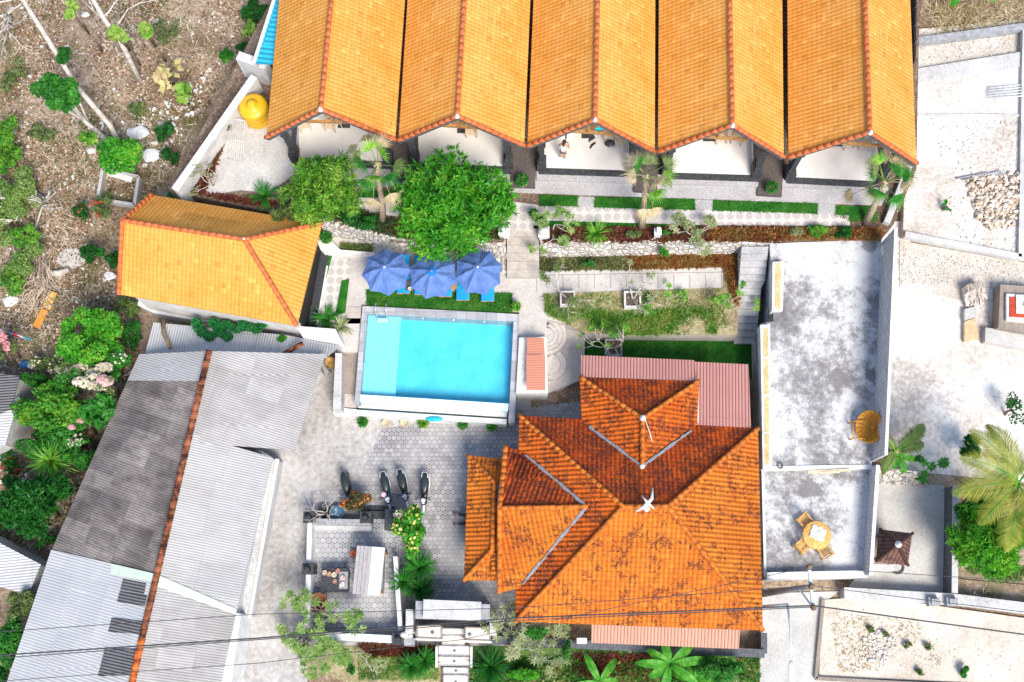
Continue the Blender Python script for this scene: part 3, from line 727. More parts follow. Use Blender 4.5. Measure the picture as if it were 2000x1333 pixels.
for i, (el, el0, rf, rf0, er, er0, where) in enumerate(bung):
    EL, ELb, RF, RFb, ER, ERb = P(*el, EZ), ext(el, el0, EZ), P(*rf, RZ), ext(rf, rf0, RZ), P(*er, EZ), ext(er, er0, EZ)
    fl, fr, bl, br = [P(*q, L2 + .3) for q in floors[i]]
    t = thing('bungalow', 'orange roofed bungalow, ' + where, 'bungalow', (fl + fr) / 2 * 1, 'row of orange roofed bungalows')
    t.location.z = L2
    rmb = MB().slope([ELb, EL, RF, RFb], .09).slope([ER, ERb, RFb, RF], .09)
    roof = rmb.build('roof', M['btile'], t)
    MB().caps(RF + Vector((0, -.05, .05)), RFb + Vector((0, 0, .05)), .115, .36).build('ridge_tiles', M['bridge'], roof)
    sc_ = Vector((0, 0, .05))
    MB().caps(RF + sc_, EL + sc_, .105, .36).caps(RF + sc_, ER + sc_, .105, .36).build('verge_tiles', M['bridge'], roof)
    f = MB().lathe(RF + Vector((0, -.05, .05)), [(.1, 0), (.12, .08), (.05, .14), (.08, .2), (.02, .3)], 8)
    f.build('finial', M['white'], roof)
    f = MB()
    for s_, E_ in ((0, EL), (1, ER)):
        f.bar(RF + Vector((0, .03, -.22)), E_ + Vector((0, .03, -.22)), .07, .24)
    f.build('bargeboard', M['dgrey'], roof)
    # walls of the room
    wl, wr = Vector((bl.x - .1, bl.y, 0)), Vector((br.x + .1, br.y, 0))
    dn = (ELb - EL).normalized(); ylen = (ELb - EL).length * .97
    wlb, wrb = wl + dn * ylen, wr + dn * ylen
    wm = MB()
    wallseg(wm, wl, wlb, L2, EZ - .1); wallseg(wm, wr, wrb, L2, EZ - .1)
    ap = (wl + wr) / 2
    th = Vector((0, .14, 0))
    g1 = [Vector((wl.x, wl.y, L2)), Vector((wr.x, wr.y, L2)), Vector((wr.x, wr.y, EZ + .1)), Vector((ap.x, ap.y, RZ - .75)), Vector((wl.x, wl.y, EZ + .1))]
    wm.poly(g1); wm.poly([p + th for p in g1][::-1])
    wall = wm.build('wall', M['white'], t)
    mid_ = (wl + wr) / 2; dx = (wr - wl).normalized()
    door = MB().bar(mid_ + dx * -.5 + Vector((0, -.04, L2 + 1.35)), mid_ + dx * .5 + Vector((0, -.04, L2 + 1.35)), .06, 2.1).build('door', M['wood'], t)
    MB().bar(mid_ + dx * .3 + Vector((0, -.09, L2 + 1.35)), mid_ + dx * .36 + Vector((0, -.09, L2 + 1.35)), .05, .14).build('handle', M['steel'], door)
    for k in (-1, 1):
        wn = MB().bar(mid_ + dx * (k * 1.35 - .35) + Vector((0, -.04, L2 + 1.6)), mid_ + dx * (k * 1.35 + .35) + Vector((0, -.04, L2 + 1.6)), .06, 1.1).build('window', M['wood'], t)
        MB().bar(mid_ + dx * (k * 1.35 - .27) + Vector((0, -.08, L2 + 1.6)), mid_ + dx * (k * 1.35 + .27) + Vector((0, -.08, L2 + 1.6)), .03, .94).build('pane', M['dgrey'], wn)
    MB().prism([fl, fr, wr + Vector((.05, 0, 0)), wl + Vector((-.05, 0, 0))], L2 + .05, L2 + .3).build('porch_floor', M['porch'], t)
    out = Vector((0, -.32, 0))
    ex = (fr - fl).normalized() * .32
    MB().prism([fl + out - ex, fr + out + ex, fr + ex + Vector((0, -.005, 0)), fl - ex + Vector((0, -.005, 0))], L2 + .05, L2 + .285).build('step', M['black'], t)
    # tie beam, king post, doormat
    bz = L2 + 2.75; ey = (EL + ER) / 2
    bA, bB = Vector((fl.x + .15, EL.y + .95, bz)), Vector((fr.x - .15, ER.y + .95, bz))
    MB().bar(bA, bB, .12, .16).bar((bA + bB) / 2, (bA + bB) / 2 + Vector((0, 0, 1.7)), .12, .12, (0, 1, 0)).build('tie_beam', M['wood'], t)
    for s_, p in ((-1, fl), (1, fr)):
        c = Vector((p.x + s_ * .18, p.y + .15, 0))
        pm = MB().box(c + Vector((0, 0, L2 + .42)), (.46, .6, .84)).box(c + Vector((0, .02, L2 + .92)), (.34, .46, .16)).box(c + Vector((0, .05, L2 + 1.9)), (.24, .3, 1.9))
        pm.box(c + Vector((0, .05, L2 + 2.8)), (.36, .42, .12)).box(c + Vector((-s_ * .02, 1.2, L2 + .75)), (.22, 2.0, .12))
        pm.build('post', M['black'], t)
    bobjs.append((t, fl, fr, wl, wr))
# open gutter floor between bungalows reads black: the walls beside it
# things standing on the porches
def chair(loc, rz, label, mat=None, group='wooden porch chairs', s=1.0):
    t = thing('armchair', label, 'chair', loc, group); t.rotation_euler.z = rz; t.scale = (s, s, s)
    mat = mat or M['wood']; L = Vector(loc)
    def q(x, y, z): return L + Vector((x, y, z))
    m = MB()
    for k in range(6): m.box(q(0, -.2 + k * .08, .42), (.5, .06, .03))
    m.build('seat', mat, t)
    m = MB()
    for k in range(6): m.box(q(-.2 + k * .08, .27 + .02, .7), (.05, .03, .5))
    m.box(q(0, .29, .96), (.52, .04, .07)); m.build('backrest', mat, t)
    for sx in (-1, 1):
        for sy in (-.22, .26): MB().box(q(sx * .25, sy, .22), (.05, .05, .44)).build('leg', mat, t)
        MB().box(q(sx * .27, .02, .64), (.06, .56, .035)).box(q(sx * .27, -.22, .52), (.045, .045, .22)).build('armrest', mat, t)
    return t
cane_pale = plain('pale_wood', (.66, .5, .34), .6, .2, 8)
for (px, py, rz, lab) in ((597, 250, .3, 'pale wooden chair at the left end of the porch of the westernmost bungalow'), (648, 250, -.2, 'pale wooden chair under the gable of the westernmost bungalow'),
                          (922, 262, 0, 'pale wooden chair beside the doormat of the second bungalow from the west'),
                          (1190, 268, .1, 'pale wooden chair holding a towel beside the doormat on the occupied porch'), (1216, 278, .5, 'pale wooden chair at the east end of the occupied porch, next to the dark backpack'),
                          (1408, 274, .1, 'pale wooden chair in the middle of the fourth bungalow porch'), (1440, 276, -.3, 'pale wooden chair at the east side of the fourth bungalow porch'),
                          (1656, 284, .2, 'pale wooden chair in the middle of the easternmost bungalow porch'), (1688, 286, -.2, 'pale wooden chair by the east post of the easternmost bungalow')):
    chair(P(px, py, L2 + .3), rz, lab, cane_pale)
for (px, py, lab) in ((672, 244, 'dark doormat on the porch of the westernmost bungalow'), (905, 254, 'dark doormat on the porch of the second bungalow from the west'), (1148, 264, 'dark doormat on the occupied middle porch'), (1385, 270, 'dark doormat on the porch of the fourth bungalow'), (1632, 280, 'dark doormat on the porch of the easternmost bungalow')):
    c = P(px, py, L2 + .3); tag(MB().box(c + Vector((0, 0, .012)), (.62, .36, .02)).build('doormat', M['black']), lab, 'doormat', 'dark doormats at the bungalow doors')
for (px, py, lab) in ((660, 244, 'small white porch table of the westernmost bungalow'), (1425, 268, 'small wooden porch table of the fourth bungalow'), (1672, 276, 'small wooden porch table of the easternmost bungalow')):
    c = P(px, py, L2 + .3); t = thing('porch_table', lab, 'table', c, 'small porch tables')
    MB().box(c + Vector((0, 0, .55)), (.55, .45, .04)).build('table_top', M['white'] if px < 700 else cane_pale, t)
    for sx in (-1, 1):
        for sy in (-1, 1): MB().box(c + Vector((sx * .22, sy * .17, .265)), (.04, .04, .53)).build('leg', cane_pale, t)
# flip-flops, backpack, towels
fo = [(1152, 273, .2), (1158, 271, .9), (1155, 286, .5), (1159, 282, .9)]
for k, (px, py, a) in enumerate(fo):
    c = P(px, py, L2 + .31); m = MB().box(c + Vector((0, 0, .01)), (.10, .26, .025), -a).bar(c + Vector((-.04, .02, .03)), c + Vector((.04, .06, .05)), .02, .01)
    tag(m.build('flip_flop', M['black']), ['dark flip-flop nearest the doormat, toe pointing left', 'dark flip-flop just right of the doormat centre on the middle porch', 'dark flip-flop lying farthest from the door of the middle porch', 'dark flip-flop beside the farthest one on the middle porch'][k], 'flip-flop', 'dark flip-flops on the middle porch')
c = P(1191, 283, L2 + .3); t = thing('backpack', 'black backpack with white straps dropped on the middle porch', 'backpack', c)
MB().ball(c + Vector((0, 0, .14)), (.26, .19, .15), 14, 8).build('bag', M['black'], t)
MB().ball(c + Vector((.05, -.1, .2)), (.13, .1, .09), 10, 6).build('pocket', M['dgrey'], t)
MB().tube([c + Vector((.1, -.12, .25)), c + Vector((.28, -.2, .12)), c + Vector((.22, .1, .2))], .02, 6).tube([c + Vector((0, -.15, .25)), c + Vector((.12, -.28, .1)), c + Vector((.2, -.12, .12))], .02, 6).build('strap', M['white'], t)
def cloth(a, b, drop, mat, name, label, cat):
    a, b = Vector(a), Vector(b); rings = []
    for i in range(9):
        f = i / 8; p = a.lerp(b, f); w_ = .03 * math.sin(f * 20)
        rings.append([p + Vector((0, -.05 - w_, -drop)), p + Vector((0, -.03, -.02)), p + Vector((0, 0, .015)), p + Vector((0, .03, -.02)), p + Vector((0, .05 + w_, -drop * .8))])
    return tag(MB().grid(rings, close=False).build(name, mat), label, cat)
tw = P(1172, 250, L2 + 2.86)
cloth(P(1163, 250, L2 + 2.88), P(1178, 250, L2 + 2.88), .62, plain('teal_towel', (.03, .55, .6), .9, .1), 'towel', 'turquoise towel hanging from the beam of the middle bungalow', 'towel')
cloth(P(1148, 249, L2 + 2.88), P(1152, 249, L2 + 2.88), .5, plain('blue_towel', (.05, .2, .5), .9, .1), 'towel', 'narrow dark blue towel hanging from the beam of the middle bungalow', 'towel')
# dark shoes hanging by the person
cloth(P(1104, 262, L2 + 2.2), P(1107, 262, L2 + 2.2), .5, M['black'], 'wetsuit', 'black garment hanging behind the person on the middle porch', 'garment')

# ------------------------------------------------------------ people
def skin_mesh(name, chains, mat, parent, sub=2):
    verts, edges, rad = [], [], []; idx = {}
    def vid(p, r):
        k = tuple(round(c, 3) for c in p)
        if k not in idx: idx[k] = len(verts); verts.append(p); rad.append(r)
        return idx[k]
    for ch in chains:
        pv = None
        for p, r in ch:
            i_ = vid(p, r)
            if pv is not None and pv != i_: edges.append((pv, i_))
            pv = i_
    me = bpy.data.meshes.new(name); off = world_loc(parent)
    me.from_pydata([tuple(Vector(v) - off) for v in verts], edges, []); me.materials.append(mat)
    o = bpy.data.objects.new(name, me); COL.objects.link(o); o.parent = parent
    sk = o.modifiers.new('skin', 'SKIN'); me.skin_vertices.new() if not me.skin_vertices else None
    for i_, r in enumerate(rad): me.skin_vertices[0].data[i_].radius = (r, r) if not hasattr(r, '__len__') else r
    me.skin_vertices[0].data[0].use_root = True
    sk.use_smooth_shade = True
    ss = o.modifiers.new('sub', 'SUBSURF'); ss.levels = sub; ss.render_levels = sub
    return o
def hand_chains(w, d, side, r=.009):
    d = d.normalized(); s = side.normalized(); out = []
    palm = w + d * .08
    out.append([(w, .026), (w + d * .045, .03), (palm, .03)])
    for k, (o, l) in enumerate(((-.03, .07), (-.01, .08), (.01, .076), (.028, .06))):
        b = palm + s * o; out.append([(palm, .03), (b + d * .01, .011), (b + d * l * .5, r), (b + d * l + Vector((0, 0, -.012)), r * .8)])
    out.append([(w + d * .045, .03), (w + d * .05 - s * .045, .012), (w + d * .09 - s * .06, r)])
    return out
def stand_person(base, yaw, label):
    t = thing('person', label, 'person', base)
    Mx = Matrix.Rotation(yaw, 3, 'Z'); B = Vector(base)
    q = lambda x, y, z: B + Mx @ Vector((x, y, z))
    pel = (q(0, 0, .9), .13)
    ch = [[pel, (q(0, .01, 1.05), .115), (q(0, .06, 1.22), .13), (q(0, .10, 1.34), .11), (q(0, .12, 1.40), .055), (q(0, .15, 1.46), .05), (q(0, .17, 1.52), .085), (q(0, .19, 1.60), .09), (q(0, .19, 1.66), .05)]]
    for s in (-1, 1):
        ch.append([pel, (q(s * .09, 0, .82), .095), (q(s * .10, .02 * s, .48), .058), (q(s * .10, -.03, .28), .052), (q(s * .10, -.03, .09), .034), (q(s * .11, .03, .04), .036), (q(s * .115, .13, .03), .026)])
        el = q(s * .25, .14, 1.08); wr = q(s * .15, .36, 1.0)
        ch.append([(q(0, .10, 1.34), .11), (q(s * .15, .09, 1.34), .06), (el, .038), (wr, .025)])
        ch += hand_chains(wr, q(s * .10, .46, .99) - wr, Mx @ Vector((s, 0, 0)))
    skin_mesh('body', ch, M['skin'], t)
    skin_mesh('shirt', [[(q(0, 0, .95), .145), (q(0, .01, 1.08), .135), (q(0, .06, 1.22), .145), (q(0, .10, 1.35), .10)]] + [[(q(0, .06, 1.22), .145), (q(s * .12, .085, 1.33), .085), (q(s * .2, .11, 1.22), .06)] for s in (-1, 1)], M['white'], t)
    skin_mesh('shorts', [[(q(0, 0, .93), .15), (q(0, 0, .86), .15)]] + [[(q(0, 0, .86), .15), (q(s * .09, 0, .78), .105), (q(s * .095, .01, .68), .1)] for s in (-1, 1)], M['black'], t)
    MB().ball(q(0, .165, 1.605), (.105, .115, .105), 14, 9).tube([q(0, .08, 1.58), q(0, .02, 1.5), q(.01, 0, 1.36)], [.05, .05, .02], 8).build('hair', M['hair'], t)
    f = MB()
    for s in (-1, 1): f.ball(q(s * .035, .275, 1.585), .012, 8, 5).ball(q(s * .095, .17, 1.575), (.015, .03, .04), 6, 5)
    f.ball(q(0, .285, 1.555), (.014, .02, .018), 6, 5).ball(q(0, .27, 1.52), (.025, .01, .007), 6, 4)
    f.build('face', M['skin'], t)
    return t
stand_person(P(1099, 309, L2 + .3), -.3, 'person in white top and dark shorts standing on the middle bungalow porch')
# seated person with legs stretched out from under the eave
def seat_person(base, yaw, label):
    t = thing('person', label, 'person', base); B = Vector(base); Mx = Matrix.Rotation(yaw, 3, 'Z')
    q = lambda x, y, z: B + Mx @ Vector((x, y, z))
    pel = (q(0, 0, .12), .13)
    ch = [[pel, (q(0, -.05, .3), .12), (q(0, -.08, .48), .13), (q(0, -.08, .6), .1), (q(0, -.07, .68), .05), (q(0, -.04, .78), .085), (q(0, -.03, .87), .09), (q(0, -.04, .93), .05)]]
    for s in (-1, 1):
        ch.append([pel, (q(s * .1, .08, .12), .09), (q(s * .2, .45, .14), .06), (q(s * .25, .85, .06), .035), (q(s * .25, .88, .12), .03), (q(s * .27, .93, .2), .022)])
        wr = q(s * .24, .0, .12)
        ch.append([(q(0, -.08, .6), .1), (q(s * .15, -.08, .6), .06), (q(s * .25, -.12, .35), .04), (wr, .025)])
        ch += hand_chains(wr, q(s * .26, .09, .06) - wr, Mx @ Vector((s, 0, 0)))
    skin_mesh('body', ch, M['skin'], t)
    skin_mesh('trousers', [[(q(0, 0, .14), .15), (q(0, -.02, .2), .14)]] + [[(q(0, 0, .14), .15), (q(s * .1, .08, .13), .11), (q(s * .2, .45, .14), .08), (q(s * .24, .76, .075), .055)] for s in (-1, 1)], M['black'], t)
    skin_mesh('shirt', [[(q(0, -.02, .2), .145), (q(0, -.05, .3), .135), (q(0, -.08, .5), .145), (q(0, -.08, .6), .1)]] + [[(q(0, -.08, .5), .145), (q(s * .14, -.08, .59), .075), (q(s * .21, -.1, .46), .055)] for s in (-1, 1)], plain('navy_shirt', (.05, .08, .2), .8, .1), t)
    MB().ball(q(0, -.055, .875), (.1, .105, .1), 12, 8).build('hair', M['hair'], t)
    f = MB()
    for s in (-1, 1): f.ball(q(s * .035, .055, .87), .012, 8, 5)
    f.ball(q(0, .065, .845), (.014, .02, .018), 6, 5).ball(q(0, .055, .81), (.025, .01, .007), 6, 4).build('face', M['skin'], t)
    for s in (-1, 1): MB().ball(q(s * .265, .93, .14), (.045, .05, .1), 8, 6).build('shoe', plain('orange_shoe', (.45, .12, .08), .6, .2), t)
seat_person(P(925, 1015, .04), PI / 2, 'person sitting under the tiled eave with dark trousered legs stretched out')

# ------------------------------------------------------------ hipped villa on the left
t = thing('villa', 'orange hipped villa with white walls west of the pool', 'house', P(420, 560, 0))
HE, HR = 3.9, 6.2
Wp = P(240, 432, HR - .25); Ap = P(478, 469, HR); NWc = P(297, 381, HE); NEc = P(629, 437, HE); SEc = P(580, 637, HE); SWc = P(233, 575, HE)
roof = MB().slope([SWc, SEc, Ap, Wp], .1).slope([SEc, NEc, Ap], .1).slope([NEc, NWc, Wp, Ap], .1).build('roof', M['htile'], t)
u_ = Vector((0, 0, .05))
MB().caps(Wp + u_, Ap + u_, .11).caps(Ap + u_, NEc + u_, .11).caps(Ap + u_, SEc + u_, .11).build('ridge_tiles', M['bridge'], roof)
MB().caps(Wp + u_, NWc + u_, .11).caps(Wp + u_, SWc + u_, .11).build('verge_tiles', M['bridge'], roof)
MB().lathe(Ap + u_, [(.1, 0), (.11, .07), (.05, .12), (.02, .22)], 8).build('finial', M['white'], roof)
cen = (NWc + NEc + SEc + SWc) / 4
ins = []
for c_, k in ((SWc, .90), (SEc, .93), (NEc, .86), (NWc, .88)):
    v_ = cen + (c_ - cen) * k; ins.append(Vector((v_.x, v_.y, 0)))
wm = MB()
for k in range(4): wallseg(wm, ins[k], ins[(k + 1) % 4], 0, HE - .02, .18)
wm.poly([Vector((ins[3].x, ins[3].y, HE - .1)), Vector((ins[0].x, ins[0].y, HE - .1)), Wp + Vector((.5, 0, -.2))])
wm.build('wall', M['white'], t)
# dark glazed front under the east eave
ea, eb = ins[1], ins[2]; dd = (eb - ea).normalized(); nn_ = Vector((dd.y, -dd.x, 0))
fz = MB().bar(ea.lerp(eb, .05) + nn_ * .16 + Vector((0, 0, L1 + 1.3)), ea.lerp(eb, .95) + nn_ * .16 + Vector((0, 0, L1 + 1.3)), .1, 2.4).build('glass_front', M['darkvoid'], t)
MB().bar(ea.lerp(eb, .05) + nn_ * .42 + Vector((0, 0, L1 + .08)), ea.lerp(eb, .95) + nn_ * .42 + Vector((0, 0, L1 + .08)), .4, .12).build('doorstep', M['black'], t)
MB().bar(ea.lerp(eb, .12) + nn_ * .66 + Vector((0, 0, L1 + .1)), ea.lerp(eb, .78) + nn_ * .66 + Vector((0, 0, L1 + .1)), .07, .14).build('door_sill', M['white'], t)
# narrow frame of slabs beside the villa
tag(slab([(606, 604), (618, 570), (624, 572), (612, 606)], L1 + .12, L1).build('stone_kerb', M['white']), 'white kerb beside the black square grate east of the villa', 'kerb')
tag(slab([(606, 602), (612, 578), (624, 580), (618, 602)], L1 + .10, L1).build('drain_grate', M['black']), 'black square drain grate between the villa and the rosette path', 'drain grate')
# white parapet block at the villa's south east corner
pts = PP([(578, 637), (655, 643), (668, 668), (664, 672), (592, 660)], L1 + 1.1)
tag(MB().prism(pts, 0, L1 + 1.1).build('parapet_wall', M['white']), 'white wedge shaped parapet at the corner between villa and old sheet roof', 'wall')
tag(slab([(272, 584), (578, 643), (570, 657), (300, 612), (268, 596)], .9, 0).build('garden_wall', M['white']), 'low white wall along the south side of the villa', 'wall')

# ------------------------------------------------------------ white wall, tank, blue roof
t = thing('boundary_wall', 'long weathered white wall beside the yellow water tank', 'wall', P(420, 260, 0))
w1, w2 = P(497, 150, L2 + 1.3), P(342, 372, L2 + 1.3)
wm = MB(); wallseg(wm, w1, w2, 0, L2 + 1.3, .32); wm.build('wall', M['timber'], t)
wm = MB(); wallseg(wm, P(464, 108, L2 + 1.9), P(520, 128, L2 + 1.9), 0, L2 + 1.9, .45); wm.build('end_pier', M['timber'], t)
cp = MB(); wallseg(cp, w1, w2, L2 + 1.3, L2 + 1.36, .38); cp.build('coping', M['timber'], t)
for k, (px, py, rr_) in enumerate(((499, 224, .72),)):
    c = P(505, 229, L2 + .03); t = thing('water_tank', 'big yellow plastic water tank with domed lid', 'water tank', c)
    ym = plain('yellow_plastic', (.78, .42, .01), .35, .06, 3, spec=.5)
    prof = [(.66, 0), (.70, .06), (.68, .12), (.68, .30), (.72, .34), (.68, .38), (.68, .66), (.72, .70), (.68, .74), (.68, 1.02), (.72, 1.06), (.7, 1.10), (.66, 1.16)]
    MB().lathe(c, prof, 32).build('barrel', ym, t)
    MB().lathe(c, [(.71, 1.14), (.73, 1.2), (.62, 1.30), (.45, 1.37), (.26, 1.40), (.26, 1.44), (.1, 1.46), (.01, 1.46)], 32).build('dome', ym, t)
    MB().lathe(c, [(.2, 1.44), (.21, 1.52), (.17, 1.55), (.01, 1.56)], 20).build('lid', ym, t)
    MB().tube([c + Vector((.7, 0, .2)), c + Vector((.95, .1, .2)), c + Vector((.95, .1, -.1))], .03, 8).build('pipe', M['steel'], t)
t = thing('blue_roof_shed', 'shed with turquoise ribbed roof beside the westernmost bungalow', 'shed', P(530, 100, L2))
M['bluecor'] = corrug('blue_sheet', (.02, .42, .60), ((.02, .38, .56), (.03, .46, .64)), .26, (1.0, 9), .1, (.02, .2, .3), .03, line=.3)
a_, b_, c_, d_ = P(497, 125, L2 + 2.3), P(560, 127, L2 + 2.6), P(575, -60, L2 + 2.6), P(556, -60, L2 + 2.3)
MB().slope([d_, a_, b_, c_], .04).build('roof', M['bluecor'], t)
wm = MB(); wallseg(wm, P(500, 126, L2 + 2.2), P(556, -60, L2 + 2.2), L2, L2 + 2.28, .15); wm.build('wall', M['whitec'], t)
MB().bar(a_ + Vector((-.03, 0, .03)), d_ + Vector((-.03, 0, .03)), .16, .05).build('gutter', M['white'], t)
# drying rack
c = P(463, 268, L2 + .03); t = thing('metal_rack', 'white welded wire rack leaning in the concrete yard', 'rack', c)
m = MB(); A = P(452, 232, L2 + 1.0); B_ = P(478, 236, L2 + 1.0); C_ = P(474, 320, L2 + .1); D_ = P(443, 310, L2 + .1)
for k in range(8):
    f = k / 7; m.tube([A.lerp(B_, f), D_.lerp(C_, f)], .012, 5)
for k in range(3):
    f = k / 2; m.tube([A.lerp(D_, f), B_.lerp(C_, f)], .02, 5)
m.build('frame', M['white'], t)
for q_ in (A, B_): MB().tube([q_, Vector((q_.x, q_.y, L2 + .03))], .02, 6).build('leg', M['white'], t)

# ------------------------------------------------------------ old warehouse with corrugated sheets
t = thing('warehouse', 'long warehouse with patched grey corrugated sheet roof and rusty ridge', 'warehouse', P(330, 1000, 0))
WE, WR = 3.2, 4.9
M['w_dark'] = corrug('sheet_dark', (.2, .18, .16), ((.10, .088, .08), (.40, .35, .31)), .115, (.8, 1.75), .6, (.05, .035, .03), .012, line=.28, rain=.35)
M['w_light'] = corrug('sheet_light', (.5, .5, .5), ((.36, .355, .35), (.44, .435, .43)), .115, (1.2, 2.3), .35, (.24, .21, .18), .010, line=.2, rain=.25)
M['w_blue'] = corrug('sheet_zinc', (.6, .62, .65), ((.42, .415, .41), (.55, .545, .54)), .13, (2.4, 1.0), .15, (.3, .28, .28), .010, line=.2, off=3, rain=.12)
M['w_mixed'] = corrug('sheet_mixed', (.5, .5, .5), ((.26, .245, .23), (.46, .45, .44)), .115, (.85, 1.6), .35, (.2, .18, .16), .010, line=.22, off=7, rain=.25)
Rt, Rm, Rb = P(410, 686, WR), P(307, 1122, WR), P(252, 1370, WR)
LT = P(272, 692, WE); Lm = P(101, 1074, WE); Lb = P(-5, 1390, WE)
def on(pa, pb, f): return pa.lerp(pb, f)
roof = MB().slope([on(LT, Lm, .14), LT, Rt, on(Rt, Rm, .14)], .04).build('roof', M['w_light'], t)
MB().slope([Lm, on(LT, Lm, .14), on(Rt, Rm, .14), Rm], .04).build('dark_sheets', M['w_dark'], roof)
MB().slope([Lb + u_, Lm + u_, Rm + u_, Rb + u_], .04).build('zinc_sheets', M['w_blue'], roof)
E1, E2, E3, E4, E5 = P(636, 692, WE), P(575, 880, WE), P(534, 895, WE), P(463, 1190, WE), P(424, 1370, WE)
MB().slope([E1, E2, on(Rt, Rm, .42), Rt], .04).build('north_sheets', M['w_mixed'], roof)
MB().slope([E3 + u_ * .8, E4 + u_ * .8, Rm + u_ * .8, on(Rt, Rm, .38) + u_ * .8], .04).build('long_sheets', M['w_light'], roof)
MB().slope([E4, E5, Rb, Rm], .04).build('south_sheets', M['w_mixed'], roof)
MB().caps(Rt + u_ * 2, on(Rm, Rb, .5) + u_ * 2, .15, .4).build('ridge_tiles', M['wridge'], roof)
MB().caps(on(Rm, Rb, .5) + u_ * 2, Rb + u_ * 2, .15, .4).build('ridge_tiles', M['oridge'], roof)
# translucent greenish strip across at the joint
gs = plain('fibreglass_strip', (.52, .62, .48), .5, .1, 3)
a0, a1 = Lm.lerp(Rm, .58), Rm
MB().poly([a0 + u_ * 1.8, a1 + u_ * 1.8, on(Rm, Rb, .07) + u_ * 1.8, on(Lm, Lb, .07).lerp(on(Rm, Rb, .07), .6) + u_ * 1.8]).build('fibreglass_strip', gs, roof)
MB().poly([Rm + u_ * 2, E4 + u_ * 2, E4.lerp(E5, .06) + u_ * 2, on(Rm, Rb, .09) + u_ * 2]).build('fibreglass_strip', gs, roof)
# odd dark replacement sheets on the zinc part
M['w_patch'] = corrug('sheet_patch', (.22, .21, .21), None, .13, (3, 3), .4, (.06, .05, .05), .04, line=.6)
for (x0, y0, wx, hy) in ((.72, .09, .21, .08), (.72, .18, .24, .08), (.71, .38, .26, .10), (.72, .60, .25, .20)):
    def rp(fx, fy): return on(Lm, Lb, fy).lerp(on(Rm, Rb, fy), fx) + u_ * 1.9
    MB().slope([rp(x0, y0 + hy), rp(x0, y0), rp(x0 + wx, y0), rp(x0 + wx, y0 + hy)], .02).build('dark_sheet', M['w_patch'], roof)
wi = MB(); wallseg(wi, LT + Vector((.4, 0, 0)), Lb + Vector((.4, 0, 0)), 0, WE - .1); wallseg(wi, E2 + Vector((-1.6, 0, 0)), E5 + Vector((-.3, 0, 0)), 0, WE - .12); wallseg(wi, LT + Vector((.5, -.4, 0)), E1 + Vector((-.6, -.3, 0)), 0, WE - .1)
wi.build('wall', M['whitec'], t)
# lean-to behind
t = thing('lean_to', 'lean-to with whitish corrugated sheets between warehouse and villa', 'shed', P(450, 660, 0))
M['w_white'] = corrug('sheet_whitewashed', (.66, .66, .66), ((.50, .50, .51), (.66, .66, .66)), .13, (1.2, 3), .3, (.26, .24, .22), .015, line=.35, rain=.3)
MB().slope([P(283, 690, 2.75), P(636, 700, 2.75), P(664, 676, 2.25), P(560, 655, 2.25), P(300, 630, 2.25)], .04).build('roof', M['w_white'], t)
wi = MB(); wallseg(wi, P(300, 640, 2), P(560, 662, 2), 0, 2.1); wi.build('wall', M['whitec'], t)
MB().caps(P(522, 710, 3.5), P(590, 672, 3.0), .12, .35).build('ridge_tiles', M['wridge'], t)
tag(MB().tube([P(318, 625, 2.6), P(320, 652, 2.75), P(333, 680, 3.0)], [.12, .11, .09], 8).build('log', M['bark2']), 'bent brown log lying on the whitish lean-to roof', 'log')
# concrete ledge wall east of the warehouse
t = thing('ledge_wall', 'pale concrete wall running along the driveway beside the warehouse', 'wall', P(515, 1050, 0))
MB().prism(PP([(524, 898), (543, 898), (487, 1206), (460, 1204)], 1.2), 0, 1.2).build('wall', M['whitec'], t)
MB().prism(PP([(538, 896), (545, 897), (490, 1208), (484, 1207)], 1.3), 1.2, 1.3).build('coping', M['white'], t)
tag(slab([(455, 1196), (470, 1200), (446, 1380), (420, 1380)], 2.2, 0).build('end_wall', M['white']), 'bright white wall at the south end of the warehouse', 'wall')
# neighbours' roofs on the west edge
def small_roof(name, pts, z, mat, label, cat='roof'):
    t = thing(name, label, 'shed', P(sum(p[0] for p in pts) / len(pts), sum(p[1] for p in pts) / len(pts), 0))
    q = [P(x, y, zz) for (x, y), zz in zip(pts, z)]
    MB().slope(q, .05).build('roof', mat, t)
    c_ = sum(q, Vector()) / len(q); wb = MB(); n_ = len(q)
    for k in range(n_):
        a_, b_ = q[k].lerp(c_, .12), q[(k + 1) % n_].lerp(c_, .12); wallseg(wb, a_, b_, 0, min(z) - .1, .12)
    wb.build('wall', M['whitec'], t); return t
small_roof('corrugated_shed', [(-60, 1130), (-60, 1030), (80, 1103), (55, 1162)], (2.6, 2.6, 2.2, 2.2), M['w_white'], 'small shed with pale corrugated roof at the west edge below the dark bushes')
small_roof('corrugated_shed', [(-60, 830), (-60, 722), (38, 735), (22, 800)], (2.8, 2.8, 2.4, 2.4), M['w_patch'], 'dark grey corrugated shed roof at the west edge')
small_roof('corrugated_shed', [(-60, 900), (-60, 820), (38, 775), (10, 870)], (2.6, 2.6, 2.2, 2.2), M['w_white'], 'whitish corrugated shed roof just below the dark grey one at the west edge')
